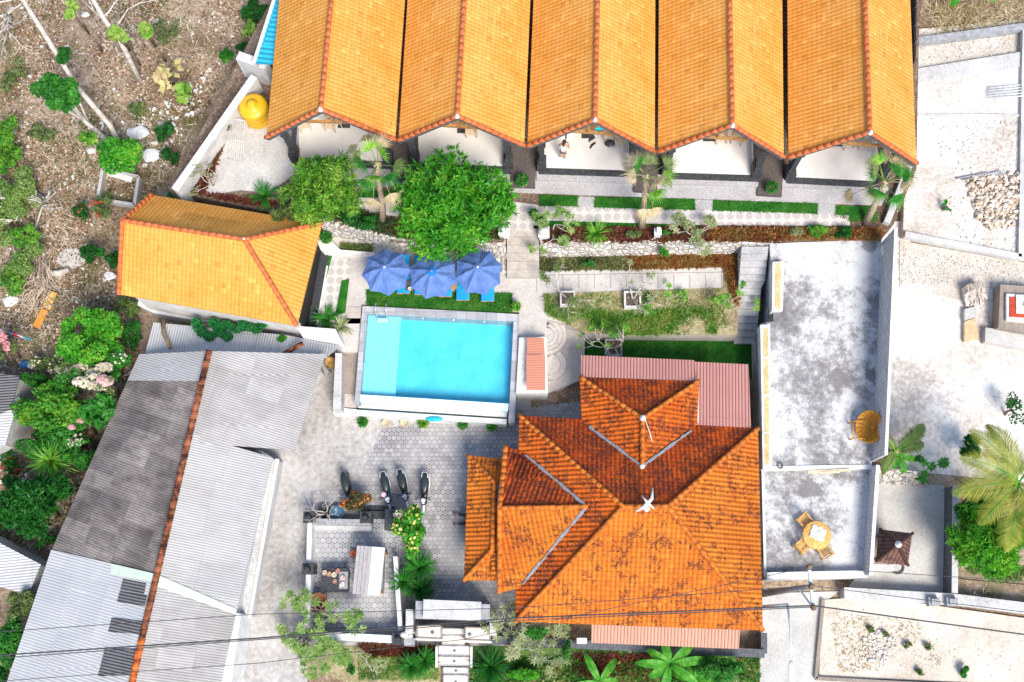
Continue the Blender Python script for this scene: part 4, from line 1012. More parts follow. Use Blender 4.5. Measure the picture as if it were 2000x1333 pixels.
# ------------------------------------------------------------ big tiled house
t = thing('main_house', 'large house with weathered orange clay tiled hip roofs and white ridge ornament', 'house', P(1230, 1030, 0))
ME, MR = 3.0, 5.9
nw, ne, se, sw = P(1014, 812, ME), P(1481, 837, ME), P(1490, 1232, ME), P(1006, 1215, ME)
r1, r2 = P(1217, 990, MR), P(1305, 990, MR)
mt = M['mtile']
roof = MB().slope([sw, se, r2, r1], .12).slope([se, ne, r2], .12).build('roof', mt, t)
MB().slope([ne, nw, r1, r2], .12).build('shaded_mossy_slope', M['mtile_shaded'], roof)  # north slope: shade painted into the tile colour, with heavier moss
MB().slope([nw, sw, r1], .12).build('shaded_mossy_slope', M['mtile_half_shaded'], roof)  # west slope: tile colour partly darkened for shade, somewhat mossier
um = Vector((0, 0, .04))
rd = MB()
for a_, b_ in ((nw, r1), (ne, r2), (sw, r1), (se, r2), (r1, r2)): rd.caps(a_ + um, b_ + um, .105, .34)
rd.build('ridge_tiles', M['mridge'], roof)
# north wing
WZ = 4.75
a1, a2 = P(1132, 737, ME + .15), P(1365, 745, ME + .15); pk = P(1255, 818, WZ)
def plane_z(p, a, b, c):          # height of plane abc above p
    n_ = (b - a).cross(c - a); return a.z - (n_.x * (p.x - a.x) + n_.y * (p.y - a.y)) / n_.z
def on_plane(px, py, a, b, c, lift=.0):
    z = 3.0
    for _ in range(12): q = P(px, py, z); z = plane_z(q, a, b, c) + lift
    return P(px, py, z)
v0 = on_plane(1254, 912, ne, nw, r1, .03); v1 = on_plane(1136, 822, ne, nw, r1, .02); v2 = on_plane(1362, 830, ne, nw, r1, .02)
wing = MB().slope([a1, v1, v0, pk], .1).slope([v2, a2, pk, v0], .1).build('wing_roof', M['mtile_half_shaded'], t)
MB().slope([a2, a1, pk], .1).build('shaded_mossy_slope', M['mtile_shaded'], wing)  # north hip of the wing, its shade painted into the mossy tile
rd = MB()
for p_, q_ in ((a1, pk), (a2, pk), (v0, pk)): rd.caps(p_ + um, q_ + um, .10, .34)
rd.build('ridge_tiles', M['mridge'], wing)
vm_ = MB()
def valley(p, q, w_=.11, seed=2):
    r_ = random.Random(seed); n_ = 14
    for k in range(n_):
        a_, b_ = p.lerp(q, k / n_), p.lerp(q, (k + 1) / n_ + .01); ww = w_ * r_.uniform(.5, 1.4)
        vm_.bar(a_ + um * 1.5 + Vector((r_.uniform(-.03, .03), 0, 0)), b_ + um * 1.5, ww, .1)
def vbuild():
    global vm_
    vm_.build('valley_mortar', M['mortar'], t); vm_ = MB()
valley(on_plane(1150, 834, ne, nw, r1), v0); vbuild(); valley(on_plane(1350, 842, ne, nw, r1), v0, seed=3); vbuild()
# west wing (gable)
g0, g1 = P(976, 993, 4.55), P(1158, 996, 4.55)
n0 = P(988, 872, ME + .1); n1 = on_plane(1018, 882, nw, sw, r1, .02); n2 = on_plane(1146, 990, nw, sw, r1, .02)
s0 = P(976, 1158, ME + .1); s1 = on_plane(1014, 1150, nw, sw, r1, .02); 
west = MB().slope([s0, s1, n2 + Vector((0, -.05, .02)), g0], .1).build('wing_roof', mt, t)
MB().slope([n1, n0, g0, n2], .1).build('shaded_mossy_slope', M['mtile_shaded'], west)  # north side of the gable, darkened in colour for shade, also mossier
MB().caps(g0 + um, n2 + um, .10, .34).caps(n0 + um, g0 + um, .12, .34).caps(s0 + um, g0 + um, .12, .34).build('ridge_tiles', M['mridge'], west)
valley(n1.lerp(n2, .08), n2.lerp(n1, .02), seed=4); vbuild(); valley(n2, s1.lerp(n2, .06), seed=5); vbuild()
# low west annex roof
AZ = 2.35
b1, b2, b3, b4 = P(914, 890, AZ), P(990, 897, AZ), P(985, 1135, AZ), P(906, 1134, AZ)
c1, c2 = P(966, 944, AZ + 1.05), P(962, 1074, AZ + 1.05)
annex = MB().slope([b1, b4, c2, c1], .1).slope([b2, b1, c1, P(992, 944, AZ + 1.05)], .1).slope([b4, b3, P(988, 1074, AZ + 1.05), c2], .1).build('annex_roof', mt, t)
MB().caps(b1 + um, c1 + um, .11, .3).caps(b4 + um, c2 + um, .11, .3).caps(c1 + um, c2 + um, .11, .3).build('ridge_tiles', M['mridge'], annex)
MB().slope([P(960, 1130, 3.2), P(958, 994, 3.2), P(976, 994, 3.5), P(976, 1130, 3.5)], .08).build('strip_roof', mt, annex)
MB().prism(PP([(912, 1050), (936, 1050), (936, 1074), (924, 1074), (924, 1062), (912, 1062)], 3.0), 2.95, 3.0)
# white crossed ridge ornament
cc = r1.lerp(r2, .5) + Vector((0, 0, .1)); f = MB()
f.tube([cc, cc + Vector((0, 0, .35))], [.16, .07], 8)
f.tube([cc + Vector((-.45, -.25, .35)), cc + Vector((-.1, -.05, .62)), cc + Vector((.2, .25, .65)), cc + Vector((.28, .75, .45))], [.04, .09, .08, .02], 6)
f.tube([cc + Vector((-.2, .4, .5)), cc + Vector((0, .1, .68)), cc + Vector((.3, -.15, .5))], [.03, .07, .03], 6).ball(cc + Vector((0, -.12, .28)), .15, 8, 6)
f.build('finial', M['white'], roof)
MB().lathe(pk + um, [(.14, 0), (.15, .12), (.06, .2), (.12, .32), (.02, .5)], 8).build('finial', M['chalk'], wing)
MB().lathe(v0 + um, [(.13, 0), (.12, .1), (.03, .2)], 8).build('ridge_knob', M['chalk'], wing)
m = MB(); pts_ = [pk + Vector((.05, 0, .3)), P(1270, 848, 4.5), P(1275, 870, 4.3), P(1268, 890, 4.25), P(1250, 905, 4.6)]
m.tube(pts_, .022, 5).build('cable', M['white'], wing)
# walls
ins = []; ctr = (nw + ne + se + sw) / 4
for c_ in (nw, ne, se, sw): v_ = ctr + (c_ - ctr) * .9; ins.append(v_)
wm = MB()
for k in range(4): wallseg(wm, ins[k], ins[(k + 1) % 4], 0, ME + .05)
wallseg(wm, P(1146, 770, 1), P(1146, 830, 1), 0, ME); wallseg(wm, P(1350, 776, 1), P(1350, 840, 1), 0, ME); wallseg(wm, P(1146, 770, 1), P(1350, 776, 1), 0, ME)
wallseg(wm, P(1000, 905, 1), P(1000, 1130, 1), 0, ME)
wallseg(wm, P(935, 925, 1), P(935, 980, 1), 0, AZ); wallseg(wm, P(935, 1050, 1), P(935, 1105, 1), 0, AZ); wallseg(wm, P(935, 1105, 1), P(985, 1108, 1), 0, AZ)
wm.build('wall', M['white'], t)
# tin awnings
M['pink'] = corrug('pink_sheet', (.55, .24, .20), ((.54, .25, .22), (.60, .30, .25)), .15, (1.0, 2.9), .12, (.30, .12, .10), .035, line=.3, rain=.1, rough=.5)
M['peach'] = corrug('peach_sheet', (.68, .30, .19), ((.66, .32, .21), (.72, .36, .25)), .15, (1.1, 9), .12, (.34, .14, .10), .035, line=.28, rain=.1, rough=.5)
M['terra'] = corrug('terracotta_sheet', (.5, .17, .10), ((.56, .22, .14), (.62, .26, .17)), .12, (1.1, 1.3), .1, (.4, .14, .1), .006, line=.1, rain=.1)
def awning(q, mat, label, zb=0):
    t = thing('tin_awning', label, 'awning', Vector((sum(p.x for p in q) / 4, sum(p.y for p in q) / 4, zb)), 'corrugated tin awnings of the big tiled house')
    MB().slope(q, .03).build('roof', mat, t)
    c_ = sum(q, Vector()) / 4; 
    for p_ in q[:2]:
        e_ = p_.lerp(c_, .12); MB().bar(Vector((e_.x, e_.y, zb)), Vector((e_.x, e_.y, p_.z - .02)), .08, .08).build('post', M['steel'], t)
    return t
awning([P(1357, 704, 2.9), P(1135, 694, 2.9), P(1135, 752, 3.2), P(1357, 760, 3.2)], M['pink'], 'long pink corrugated tin awning along the shaded lawn')
awning([P(1462, 712, 2.75), P(1357, 707, 2.75), P(1362, 838, 3.0), P(1467, 840, 3.0)], M['pink'], 'square pink corrugated tin awning at the north east corner of the big house')
awning([P(1155, 1256, 2.4), P(1443, 1268, 2.4), P(1446, 1222, 2.8), P(1156, 1212, 2.8)], M['peach'], 'peach coloured corrugated tin awning along the south side of the big house')
# little pump shelter by the pool
t = thing('pump_shelter', 'narrow terracotta sheet roof over a white masonry box east of the pool', 'shelter', P(1045, 715, 0))
MB().prism(PP([(1014, 660), (1068, 658), (1070, 768), (1008, 768)], 1.75), 0, 1.75).build('wall', M['chalk'], t)
rf = MB().slope([P(1029, 692, 2.2), P(1029, 660, 2.2), P(1062, 660, 2.45), P(1064, 692, 2.45)], .04).slope([P(1028, 762, 2.3), P(1028, 693, 2.3), P(1065, 693, 2.5), P(1065, 762, 2.5)], .04).build('roof', M['terra'], t)
# ------------------------------------------------------------ pool
PW = L1 + .12
t = thing('swimming_pool', 'turquoise infinity pool with pale shelf and white spill edge', 'swimming pool', P(855, 700, 0))
o0, o1, o2, o3 = [(708, 598), (1015, 614), (1005, 806), (692, 786)]
i0, i1, i2, i3 = [(717, 612), (1003, 628), (994, 789), (703, 771)]
def ringpart(pts_o, pts_i, z1, z0): 
    m = MB()
    for k in range(len(pts_o) - 1):
        m.prism([P(*pts_o[k], z1), P(*pts_o[k + 1], z1), P(*pts_i[k + 1], z1), P(*pts_i[k], z1)], z0, z1)
    return m
M['coping'] = bricks('pool_coping', (.34, .34, .36), (.46, .46, .48), (.3, .3, .31), .5, .5, .012, 'xy', off=0)
ringpart([(692, 790), o0, o1, (1005, 826)], [(702, 790), i0, i1, (993, 826)], PW + .08, .05).build('coping', M['coping'], t)
bz = PW - .85
MB().prism(PP([o0, o1, (1000, 812), (696, 800)], L1), bz - .2, bz).build('basin_floor', M['pooltile'], t)
bw = MB()
q = [P(*i0, PW), P(*i1, PW), P(*i2, PW), P(*i3, PW)]
for k in range(3):
    a_, b_ = q[k], q[(k + 1) % 4]; bw.poly([a_, b_, Vector((b_.x, b_.y, bz)), Vector((a_.x, a_.y, bz))])
a_, b_ = q[3], q[0]; bw.poly([a_, b_, Vector((b_.x, b_.y, bz)), Vector((a_.x, a_.y, bz))])
bw.build('basin_wall', M['pooltile'], t)
MB().prism(PP([(717, 612), (782, 616), (770, 774), (703, 771)], PW - .02), bz, PW - .42).build('shelf', M['poolpale'], t)
MB().poly(PP([i0, i1, i2, i3], PW - .03)).build('water', M['water'], t)
MB().prism(PP([(703, 771), (994, 789), (992, 803), (701, 784)], PW), bz, PW - .015).build('spill_edge', M['poolcap'], t)
MB().prism(PP([(700, 789), (991, 806), (990, 815), (699, 796)], .9), 0, .85).build('trough', M['chalk'], t)
MB().prism(PP([(700, 797), (990, 816), (989, 818), (699, 799)], .6), 0, .6).build('trough_gap', M['brownstep'], t)
MB().prism(PP([(698, 801), (990, 819), (989, 829), (697, 811)], 1.0), 0, 1.0).build('trough_wall', M['white'], t)
lad = MB()
for px in (737, 757):
    b_ = P(px, 610 + (px - 737) * .05, PW + .1); lad.tube([b_ + Vector((0, .35, 0)), b_ + Vector((0, .33, .55)), b_ + Vector((0, .1, .75)), b_ + Vector((0, -.2, .6)), b_ + Vector((0, -.28, -.4))], .028, 8)
lad = lad.build('ladder', M['steel'], t)
b_ = P(747, 626, PW - .05); MB().box(b_ + Vector((0, 0, -.02)), (.52, .22, .04)).build('tread', M['white'], lad)
for k in range(4):
    pp = P(826 + k * 60, 624 + k * 3.2, PW); 
    MB().ball(pp + Vector((0, .03, .09)), (.05, .05, .015), 8, 4).build('skimmer', M['white'], t)
tag(slab([(655, 690), (668, 690), (666, 800), (650, 800)], L1 + .5, 0).build('stair_wall', M['whitec']), 'grey wall on the outer side of the brown pool stairs', 'wall')
tag(slab([(652, 796), (700, 800), (698, 813), (650, 808)], .8, 0).build('low_wall', M['chalk']), 'short pale wall joining stairs and pool trough', 'wall')
# long flight of brown steps west of the pool
t = thing('pool_stairs', 'long shallow brown stone stairs down the west side of the pool', 'stairs', P(682, 700, 0))
for k in range(8):
    y0 = 600 + k * 11; z = L1 + .04 - k * .02
    MB().prism(PP([(676 - k * 1.2, y0), (706 - k * .8, y0), (705 - k * .8, y0 + 10.6), (675 - k * 1.2, y0 + 10.6)], z), 0, z).build('tread', M['brownstep'] if k > 5 else M['tread'], t)
MB().prism(PP([(668, 689), (700, 690), (697, 770), (666, 768)], L1 - .3), 0, L1 - .3).build('landing', M['brownstep'], t)
MB().prism(PP([(667, 768), (697, 770), (696, 797), (665, 795)], L1 - .5), 0, L1 - .5).build('tread', M['tread'], t)
# turquoise kidney float and items under the pool
c = P(848, 819, 1.02); m = MB(); ring = []
m.loft([((c.x - .4 + .8 * k / 8, c.y + .05 * math.sin(k), c.z + .03), .001 + .10 * math.sin(PI * (k + .3) / 8.6), .05) for k in range(9)], 10)
mb = MB(); mb.ball(c + Vector((0, 0, .04)), (.42, .13, .06), 16, 6)
tag(mb.build('swim_float', plain('teal_foam', (.02, .42, .5), .5, .15)), 'turquoise oval float lying on the pool trough wall', 'float')
# loungers
def lounger(px, py, label, first=[None]):
    c = P(px, py, L1 + .05)
    if first[0] is None:
        t = thing('sun_lounger', label, 'sun lounger', c, 'sun loungers under the blue umbrellas')
        q = lambda x, y, z: Vector(c) + Vector((x, y, z))
        bl = plain('lounger_blue', (.01, .30, .62), .7, .12)
        m = MB(); [m.box(q(s * .3, 0, .26), (.05, 1.9, .06)) for s in (-1, 1)]; m.box(q(0, -.94, .26), (.6, .05, .06)).box(q(0, .94, .26), (.6, .05, .06)); m.build('frame', M['wood'], t)
        for sx in (-1, 1):
            for sy in (-.8, .7): MB().box(q(sx * .3, sy, .12), (.05, .05, .24)).build('leg', M['wood'], t)
        MB().loft([((c.x, c.y - .95, c.z + .33), .3, .02), ((c.x, c.y - .93, c.z + .34), .32, .05), ((c.x, c.y + .25, c.z + .34), .32, .05), ((c.x, c.y + .27, c.z + .34), .3, .03)], 12, smooth=False).build('mattress', bl, t)
        MB().loft([((c.x, c.y + .28, c.z + .36), .3, .03), ((c.x, c.y + .3, c.z + .38), .32, .05), ((c.x, c.y + .88, c.z + .68), .32, .05), ((c.x, c.y + .92, c.z + .7), .3, .02)], 12, smooth=False).build('backrest', bl, t)
        first[0] = t
    else:
        t = copy_tree(first[0]); t.location = c; t['label'] = label
    return t
for k, (px, py, lab) in enumerate(((744, 530, 'blue sun lounger hidden under the west umbrella'), (790, 541, 'blue sun lounger whose corner shows at the east rim of the west umbrella'), (824, 543, 'blue sun lounger peeping out under the west side of the middle umbrella'),
                      (871, 547, 'blue sun lounger peeping out under the east side of the middle umbrella'), (905, 554, 'blue sun lounger showing at the west side of the east umbrella'), (953, 556, 'blue sun lounger showing farthest east under the east umbrella'))):
    if k: lounger(px, py, lab)
# side tables
for (px, py, lab) in ((801, 563, 'small dark side table with a white cup between west and middle umbrellas'), (887, 560, 'small brown side table between middle and east umbrellas')):
    c = P(px, py, L1 + .05); t = thing('side_table', lab, 'table', c, 'side tables between the loungers')
    MB().box(c + Vector((0, 0, .45)), (.34, .5, .04)).build('table_top', M['wood'] if px > 850 else M['dgrey'], t)
    for sx in (-1, 1):
        for sy in (-1, 1): MB().box(c + Vector((sx * .14, sy * .2, .215)), (.035, .035, .43)).build('leg', M['wood'], t)
c = P(801, 566, L1 + .52); t = thing('cup', 'white cup on the dark side table', 'cup', c); MB().lathe(c, [(.06, 0), (.09, .2), (.07, .2), (.05, .03)], 12).build('bowl', M['white'], t)
# umbrellas
def umbrella(px, py, rot, label, cap, capm):
    zt = L1 + 2.75; top = P(px, py, zt); b = Vector((top.x, top.y, L1 + .05))
    t = thing('umbrella', label, 'umbrella', b, 'blue umbrellas by the pool')
    n_ = N('umbrella_cloth_%d' % px, .8, .2); cl = n_.mix(n_.rest(.3, n_.noise(2.5, 6, .7), .7), (.075, .145, .36), (.13, .215, .46)); cl = n_.mix(n_.math('MULTIPLY', n_.rest(.62, n_.noise(9, 4, .7), .75), .35), cl, (.4, .44, .5)); n_.bump(n_.noise(7, 4, .7), .02); n_.out(cl)
    RR, zr = 1.2, zt - .72; m = MB()
    for k in range(8):
        a0, a1 = rot + k * PI / 4, rot + (k + 1) * PI / 4; am = (a0 + a1) / 2
        def rim(a, r, z): return Vector((b.x + r * math.cos(a), b.y + r * math.sin(a), z))
        in0, in1 = rim(a0, .16, zt - .06), rim(a1, .16, zt - .06); o0_, o1_, om = rim(a0, RR, zr), rim(a1, RR, zr), rim(am, RR * .86, zr + .02)
        m0, m1, mm = rim(a0, RR * .55, zt - .28), rim(a1, RR * .55, zt - .28), rim(am, RR * .48, zt - .36)
        im = (in0 + in1) / 2
        m.poly([in0, m0, mm, im]); m.poly([im, mm, m1, in1]); m.poly([m0, o0_, om, mm]); m.poly([mm, om, o1_, m1])
    can = m.build('canopy', n_.m, t); can.data.polygons.foreach_set('use_smooth', np.zeros(len(can.data.polygons), bool))
    mod = can.modifiers.new('s', 'SOLIDIFY'); mod.thickness = .012
    v_ = MB()
    for k in range(8):
        a0, a1 = rot + k * PI / 4, rot + (k + 1) * PI / 4
        v_.poly([Vector((b.x, b.y, zt + .08)), Vector((b.x + .24 * math.cos(a0), b.y + .24 * math.sin(a0), zt - .035)), Vector((b.x + .24 * math.cos(a1), b.y + .24 * math.sin(a1), zt - .035))])
    v_.build('vent', capm or n_.m, t)
    MB().lathe((b.x, b.y, zt + .06), [(.05, 0), (.06, .06), (.02, .12)], 8).build('finial', M['white'] if cap else M['wood'], t)
    MB().tube([b, Vector((b.x, b.y, zt))], .03, 8).build('pole', M['steel'], t)
    for k in range(8):
        a0 = rot + k * PI / 4
        MB().bar((b.x, b.y, zt - .1), (b.x + RR * .98 * math.cos(a0), b.y + RR * .98 * math.sin(a0), zr - .02), .025, .02).build('rib', M['steel'], t)
    MB().lathe(b, [(.3, 0), (.3, .08), (.05, .12), (.05, .3)], 16).build('base', M['dgrey'], t)
umbrella(751, 523, .12, 'blue umbrella at the west end of the pool row', True, None)
umbrella(843, 530, -.28, 'blue umbrella in the middle of the row with a brighter blue top', False, plain('bright_blue', (.01, .16, .55), .8, .1))
umbrella(933, 523, .27, 'blue umbrella at the east end of the pool row, partly under the tree', True, None)
lounger(744, 530, 'blue sun lounger whose foot end is hidden beneath the west umbrella') if False else None

# ------------------------------------------------------------ stairs and retaining walls
t = thing('stairs', 'wide pale stone stairs climbing from the pool to the bungalows', 'stairs', P(1020, 500, L1))
for k in range(6):
    z = L2 - .02 - k * (L2 - L1) / 6.2; y0 = 446 + k * 16
    MB().prism(PP([(990, y0 + .9), (1053, y0 + .9), (1053, y0 + 16.2), (990, y0 + 16.2)], z), L1, z).build('tread', M['tread'], t)
def rockwall(name, top, foot, z1, z0, mat, label, cap=.0, rough_=.07):
    """battered wall: top polyline at z1, foot polyline at z0, both pixel lines"""
    t = thing(name, label, 'wall', P(*foot[len(foot) // 2], z0)); rr = random.Random(5); rings = []; n_ = 34
    def samp(pl, f, z):
        f *= len(pl) - 1; i_ = min(int(f), len(pl) - 2); a_, b_ = pl[i_], pl[i_ + 1]; g_ = f - i_
        return P(a_[0] + (b_[0] - a_[0]) * g_, a_[1] + (b_[1] - a_[1]) * g_, z)
    for i in range(n_ + 1):
        f = i / n_; a_, b_ = samp(top, f, z1), samp(foot, f, z0); d_ = (a_ - b_); back = Vector((d_.x, d_.y, 0)).normalized() * (.35 + cap)
        ring = [b_]
        for k in range(1, 5):
            g_ = k / 5; ring.append(b_.lerp(a_, g_) + Vector((rr.uniform(-1, 1), rr.uniform(-1, 1), rr.uniform(-1, 1))) * rough_)
        ring += [a_ + Vector((0, 0, rr.uniform(0, rough_))), a_ + back + Vector((0, 0, rr.uniform(0, rough_))), Vector((a_.x + back.x, a_.y + back.y, z0 - .1))]
        rings.append(ring)
    MB().grid(rings, close=True, smooth=False).build('wall', mat, t); return t
rockwall('retaining_wall', [(1055, 471), (1200, 472), (1495, 476)], [(1055, 505), (1200, 503), (1448, 497)], L2 + .12, L1, M['rock'], 'long white limestone rock wall above the narrow garden path')
rockwall('retaining_wall', [(628, 440), (700, 450), (770, 468), (860, 476)], [(640, 462), (700, 470), (760, 488), (860, 500)], L2 + .12, L1, M['rock'], 'white limestone rock wall behind the west umbrella and under the big tree')
rockwall('retaining_wall', [(930, 475), (988, 450)], [(935, 500), (990, 540)], L2 + .1, L1, M['rock'], 'short whitish rock wall west of the wide stone stairs')
tag(MB().prism([P(645, 492, L1 + .35) + Vector((x, y, 0)) for x, y in ((-.65, .9), (-.2, .95), (.1, .5), (.5, .1), (2.2, -.05), (2.2, -.22), (.3, -.12), (-.3, -.1), (-.65, .3))], L1, L1 + .35).build('planter_edge', M['chalk']), 'low curved white stone edging around a planter by the villa', 'edging')
for k, (px, lab) in enumerate(((1062, 'pale column pedestal at the east side of the wide stone stairs'), (985, 'pale square pedestal at the west side of the wide stone stairs'), (1282, 'white stone post standing in the red leaved hedge bed'))):
    c = P(px, (462, 458, 462)[k], L2); t = thing('pedestal', lab, 'pedestal', c)
    MB().box(c + Vector((0, 0, .3)), (.44, .44, .6)).box(c + Vector((0, 0, .62)), (.54, .54, .08)).build('base', M['white'], t)
    if k == 2: t.scale = (.65, .65, 1.1)
    (MB().lathe(c + Vector((0, 0, .66)), [(.26, 0), (.28, .1), (.22, .16), (.25, .2), (.02, .22)], 18) if k < 2 else MB().box(c + Vector((0, 0, .8)), (.26, .26, .4))).build('top', M['white'], t)
# paving joints of garden path: individual slabs are a surface pattern, so the joints are grooves in one mesh
jm = MB()
for k in range(12):
    x = 1068 + k * 31; jm.bar(P(x, 537, L1 + .062), P(x + .5, 563, L1 + .062), .035, .006)
jm.bar(P(1050, 538, L1 + .062), P(1408, 532, L1 + .062), .03, .006)
o = jm.build('path_joints', M['brownstep']); tag(o, None, 'path joints', kind='structure')
# curved steps east of the pool
t = thing('curved_stairs', 'rounded pale concrete steps curling down between pool and lawn', 'stairs', P(1090, 660, 0))
for (cx, cy, r0, n_, zt_, zb_) in ((1066, 655, 44, 4, L1, .62), (1072, 712, 62, 4, .6, .02)):
    for k in range(n_):
        z = zb_ + (zt_ - zb_) * (n_ - k) / (n_ + .5); c = P(cx, cy, z); rr_ = (r0 * (.38 + .2 * k)) / 41
        pts_ = [c + Vector((rr_ * math.cos(a_), rr_ * .95 * math.sin(a_), 0)) for a_ in [-PI * .50 + PI * .9 * j / 18 for j in range(19)]] + [c + Vector((-.25, .2, 0))]
        tr_ = MB().prism(pts_, 0, z).build('tread', M['pathm'], t)
        MB().tube([p_ + Vector((0, 0, .005)) for p_ in pts_[:-1]], .012, 5).build('nosing', M['grey'], tr_)
tag(slab([(1066, 625), (1143, 650), (1140, 740), (1066, 770), (1072, 700)], .3, 0).build('landing', M['pathm']), 'pale concrete landing below the curved steps', 'landing')
# east staircase
t = thing('stairs', 'straight grey concrete stairs beside the stained concrete terrace', 'stairs', P(1468, 580, 0))
n_ = 14
for k in range(n_):
    z = L2 - k * L2 / (n_ + .5); f0, f1 = k / n_, (k + 1) / n_
    y0, y1 = 482 + f0 * 190, 482 + f1 * 190 + .5; xl = lambda y: 1449 - (y - 482) * .083; xr = lambda y: 1501 - (y - 482) * .10 - (6 if y > 560 else 0)
    MB().prism(PP([(xl(y0), y0), (xr(y0), y0), (xr(y1), y1 - 1.2), (xl(y1), y1 - 1.2)], z), 0, z).build('tread', M['gstep'], t)
# ------------------------------------------------------------ stained terrace building
t = thing('terrace_building', 'flat roofed building whose roof is a stained white concrete terrace', 'building', P(1600, 700, 0))
MB().prism(PP([(1503, 474), (1722, 468), (1703, 903), (1700, 915), (1492, 916), (1486, 632), (1511, 628)], L2), 0, L2).build('deck', M['terr'], t)
TL = L2 - .28
MB().prism(PP([(1489, 920), (1700, 918), (1686, 1128), (1493, 1132)], TL), 0, TL).build('lower_deck', M['terr'], t)
def base_wall(a, b, z0, h, th=.16):
    m = MB(); wallseg(m, P(*a, z0), P(*b, z0), z0, z0 + h, th); return m
base_wall((1724, 474), (1704, 902), L2, 2.1, .1).build('brick_parapet', M['block'], t)
m = MB(); wallseg(m, P(1724, 474, L2), P(1704, 902, L2), L2 + 2.1, L2 + 2.15, .14); m.build('coping', M['white'], t)
base_wall((1701, 915), (1687, 1126), TL, 1.1).build('brick_parapet', M['block'], t)
m = MB(); wallseg(m, P(1701, 915, TL), P(1687, 1126, TL), TL + 1.1, TL + 1.15, .16); m.build('coping', M['white'], t)
base_wall((1494, 1126), (1689, 1122), TL, .5, .3).build('parapet', M['white'], t)
base_wall((1489, 918), (1494, 1126), TL, .12, .12).build('kerb', M['white'], t)
base_wall((1489, 917), (1700, 914), TL, .34, .2).build('kerb', M['white'], t)
for (q_, lab) in (([(1509, 512), (1531, 511), (1529, 606), (1508, 607)], 0), ([(1485, 635), (1504, 634), (1508, 914), (1490, 916)], 1)):
    MB().prism(PP(q_, L2 + .4), L2 - .3, L2 + .4).build('planter', M['white'], t)
    c_ = (sum(p[0] for p in q_) / 4, sum(p[1] for p in q_) / 4)
    inn = [(c_[0] + (p[0] - c_[0]) * .55, c_[1] + (p[1] - c_[1]) * .95) for p in q_]
    MB().prism(PP(inn, L2 + .42), L2 + .3, L2 + .41).build('soil', conc('planter_soil%d' % lab, [(.35, (.3, .22, .08)), (.5, (.55, .42, .2)), (.65, (.75, .68, .5))], 2, 14, .6), t)
m = MB()
for k in range(3): m.bar(P(1489, 700 + k * 73, L2 + .41), P(1508, 699 + k * 73, L2 + .41), .08, .03)
m.build('planter_divider', M['white'], t)
tag(MB().box(P(1729, 492, L2 + .3), (.3, .5, .5), .1).build('concrete_block', M['chalk']), 'cream block standing at the north east corner of the stained terrace', 'block')
tag(MB().bar(P(1578, 923, TL + .4), P(1660, 918, TL + .4), .12, .05).bar(P(1600, 924, TL + .44), P(1640, 922, TL + .44), .1, .04).build('wooden_plank', plain('pale_plank', (.72, .55, .36), .7, .2)), 'pale wooden planks lying on the kerb between the two terrace levels', 'plank')
tag(MB().tube([P(1524, 910, L2 + .1) + Vector((.12 * math.cos(a_), .12 * math.sin(a_), 0)) for a_ in [k * .55 for k in range(12)]], .03, 6).build('wire_coil', M['dgrey']), 'small dark coil of wire at the corner of the upper terrace', 'coil')
# table and chairs on the lower terrace
c = P(1588, 1048, TL); t = thing('round_table', 'round bamboo table with a crumpled white cloth on the lower terrace', 'table', c)
bam = plain('bamboo', (.66, .38, .10), .5, .3, 8)
MB().lathe(c, [(.02, .70), (.60, .70), (.64, .72), (.64, .76), (.60, .78), (.02, .78)], 32).build('table_top', bam, t)
MB().tube([c, c + Vector((0, 0, .7))], [.1, .07], 10).lathe(c, [(.3, 0), (.3, .05), (.05, .08)], 14).build('pedestal', bam, t)
rr = random.Random(4); cm = MB(); rings = []
for i in range(9):
    rings.append([c + Vector((.03 + (i - 4) * .075 + .5 * (j - 4) * .05 + rr.uniform(-.03, .03), .04 + (j - 4) * .07 - (i - 4) * .04 + rr.uniform(-.03, .03) + .03 * (i % 3), .80 + rr.uniform(0, .07))) for j in range(9)])
tag(MB().grid(rings, close=False, smooth=False).build('cloth', M['white']), 'crumpled white cloth on top of the round bamboo table', 'cloth')
for (px, py, rz, lab) in ((1567, 1019, .7, 'bamboo folding chair north west of the round terrace table'), (1562, 1069, 2.3, 'bamboo folding chair south west of the round terrace table'), (1606, 1078, 3.7, 'bamboo folding chair south east of the round terrace table')):
    chair(P(px, py, TL), rz, lab, bam, 'bamboo chairs round the terrace table', .95)
# rattan bowl chair
c = P(1686, 842, L2); t = thing('rattan_chair', 'large round golden rattan chair against the block parapet', 'chair', c)
tilt = Matrix.Rotation(-.75, 3, 'Y')
def rc(r, a, h): return c + Vector((.15, .05, .75)) + tilt @ Vector((r * math.cos(a), r * 1.12 * math.sin(a), h))
rings = [[rc(r, 2 * PI * k / 28, h) for k in range(28)] for r, h in ((.04, -.22), (.3, -.17), (.5, -.04), (.62, .14), (.65, .16), (.62, .10), (.5, -.09), (.3, -.22), (.04, -.27))]
MB().grid(rings).build('seat', M['cane'], t)
m = MB()
for k in range(9): a_ = PI * k / 9; m.tube([rc(.6 * f, a_, .13 * f * f * 1 + -.2 * (1 - f * f) + .03) for f in (-1, -.6, -.2, .2, .6, 1)], .014, 5)
m.tube([rc(.655, 2 * PI * k / 24, .17) for k in range(25)], .035, 6); m.build('rim', M['cane'], t)
m = MB(); q = lambda x, y, z: c + Vector((x, y, z))
m.tube([q(-.62, .35, .55), q(-.62, -.42, .55)], .035, 6).tube([q(-.62, .35, .55), q(.0, .4, .62)], .035, 6).tube([q(-.62, -.42, .55), q(0, -.45, .6)], .035, 6)
for x_, y_ in ((-.62, .35), (-.62, -.42)): m.tube([q(x_, y_, .55), q(x_ - .05, y_, 0)], .035, 6)
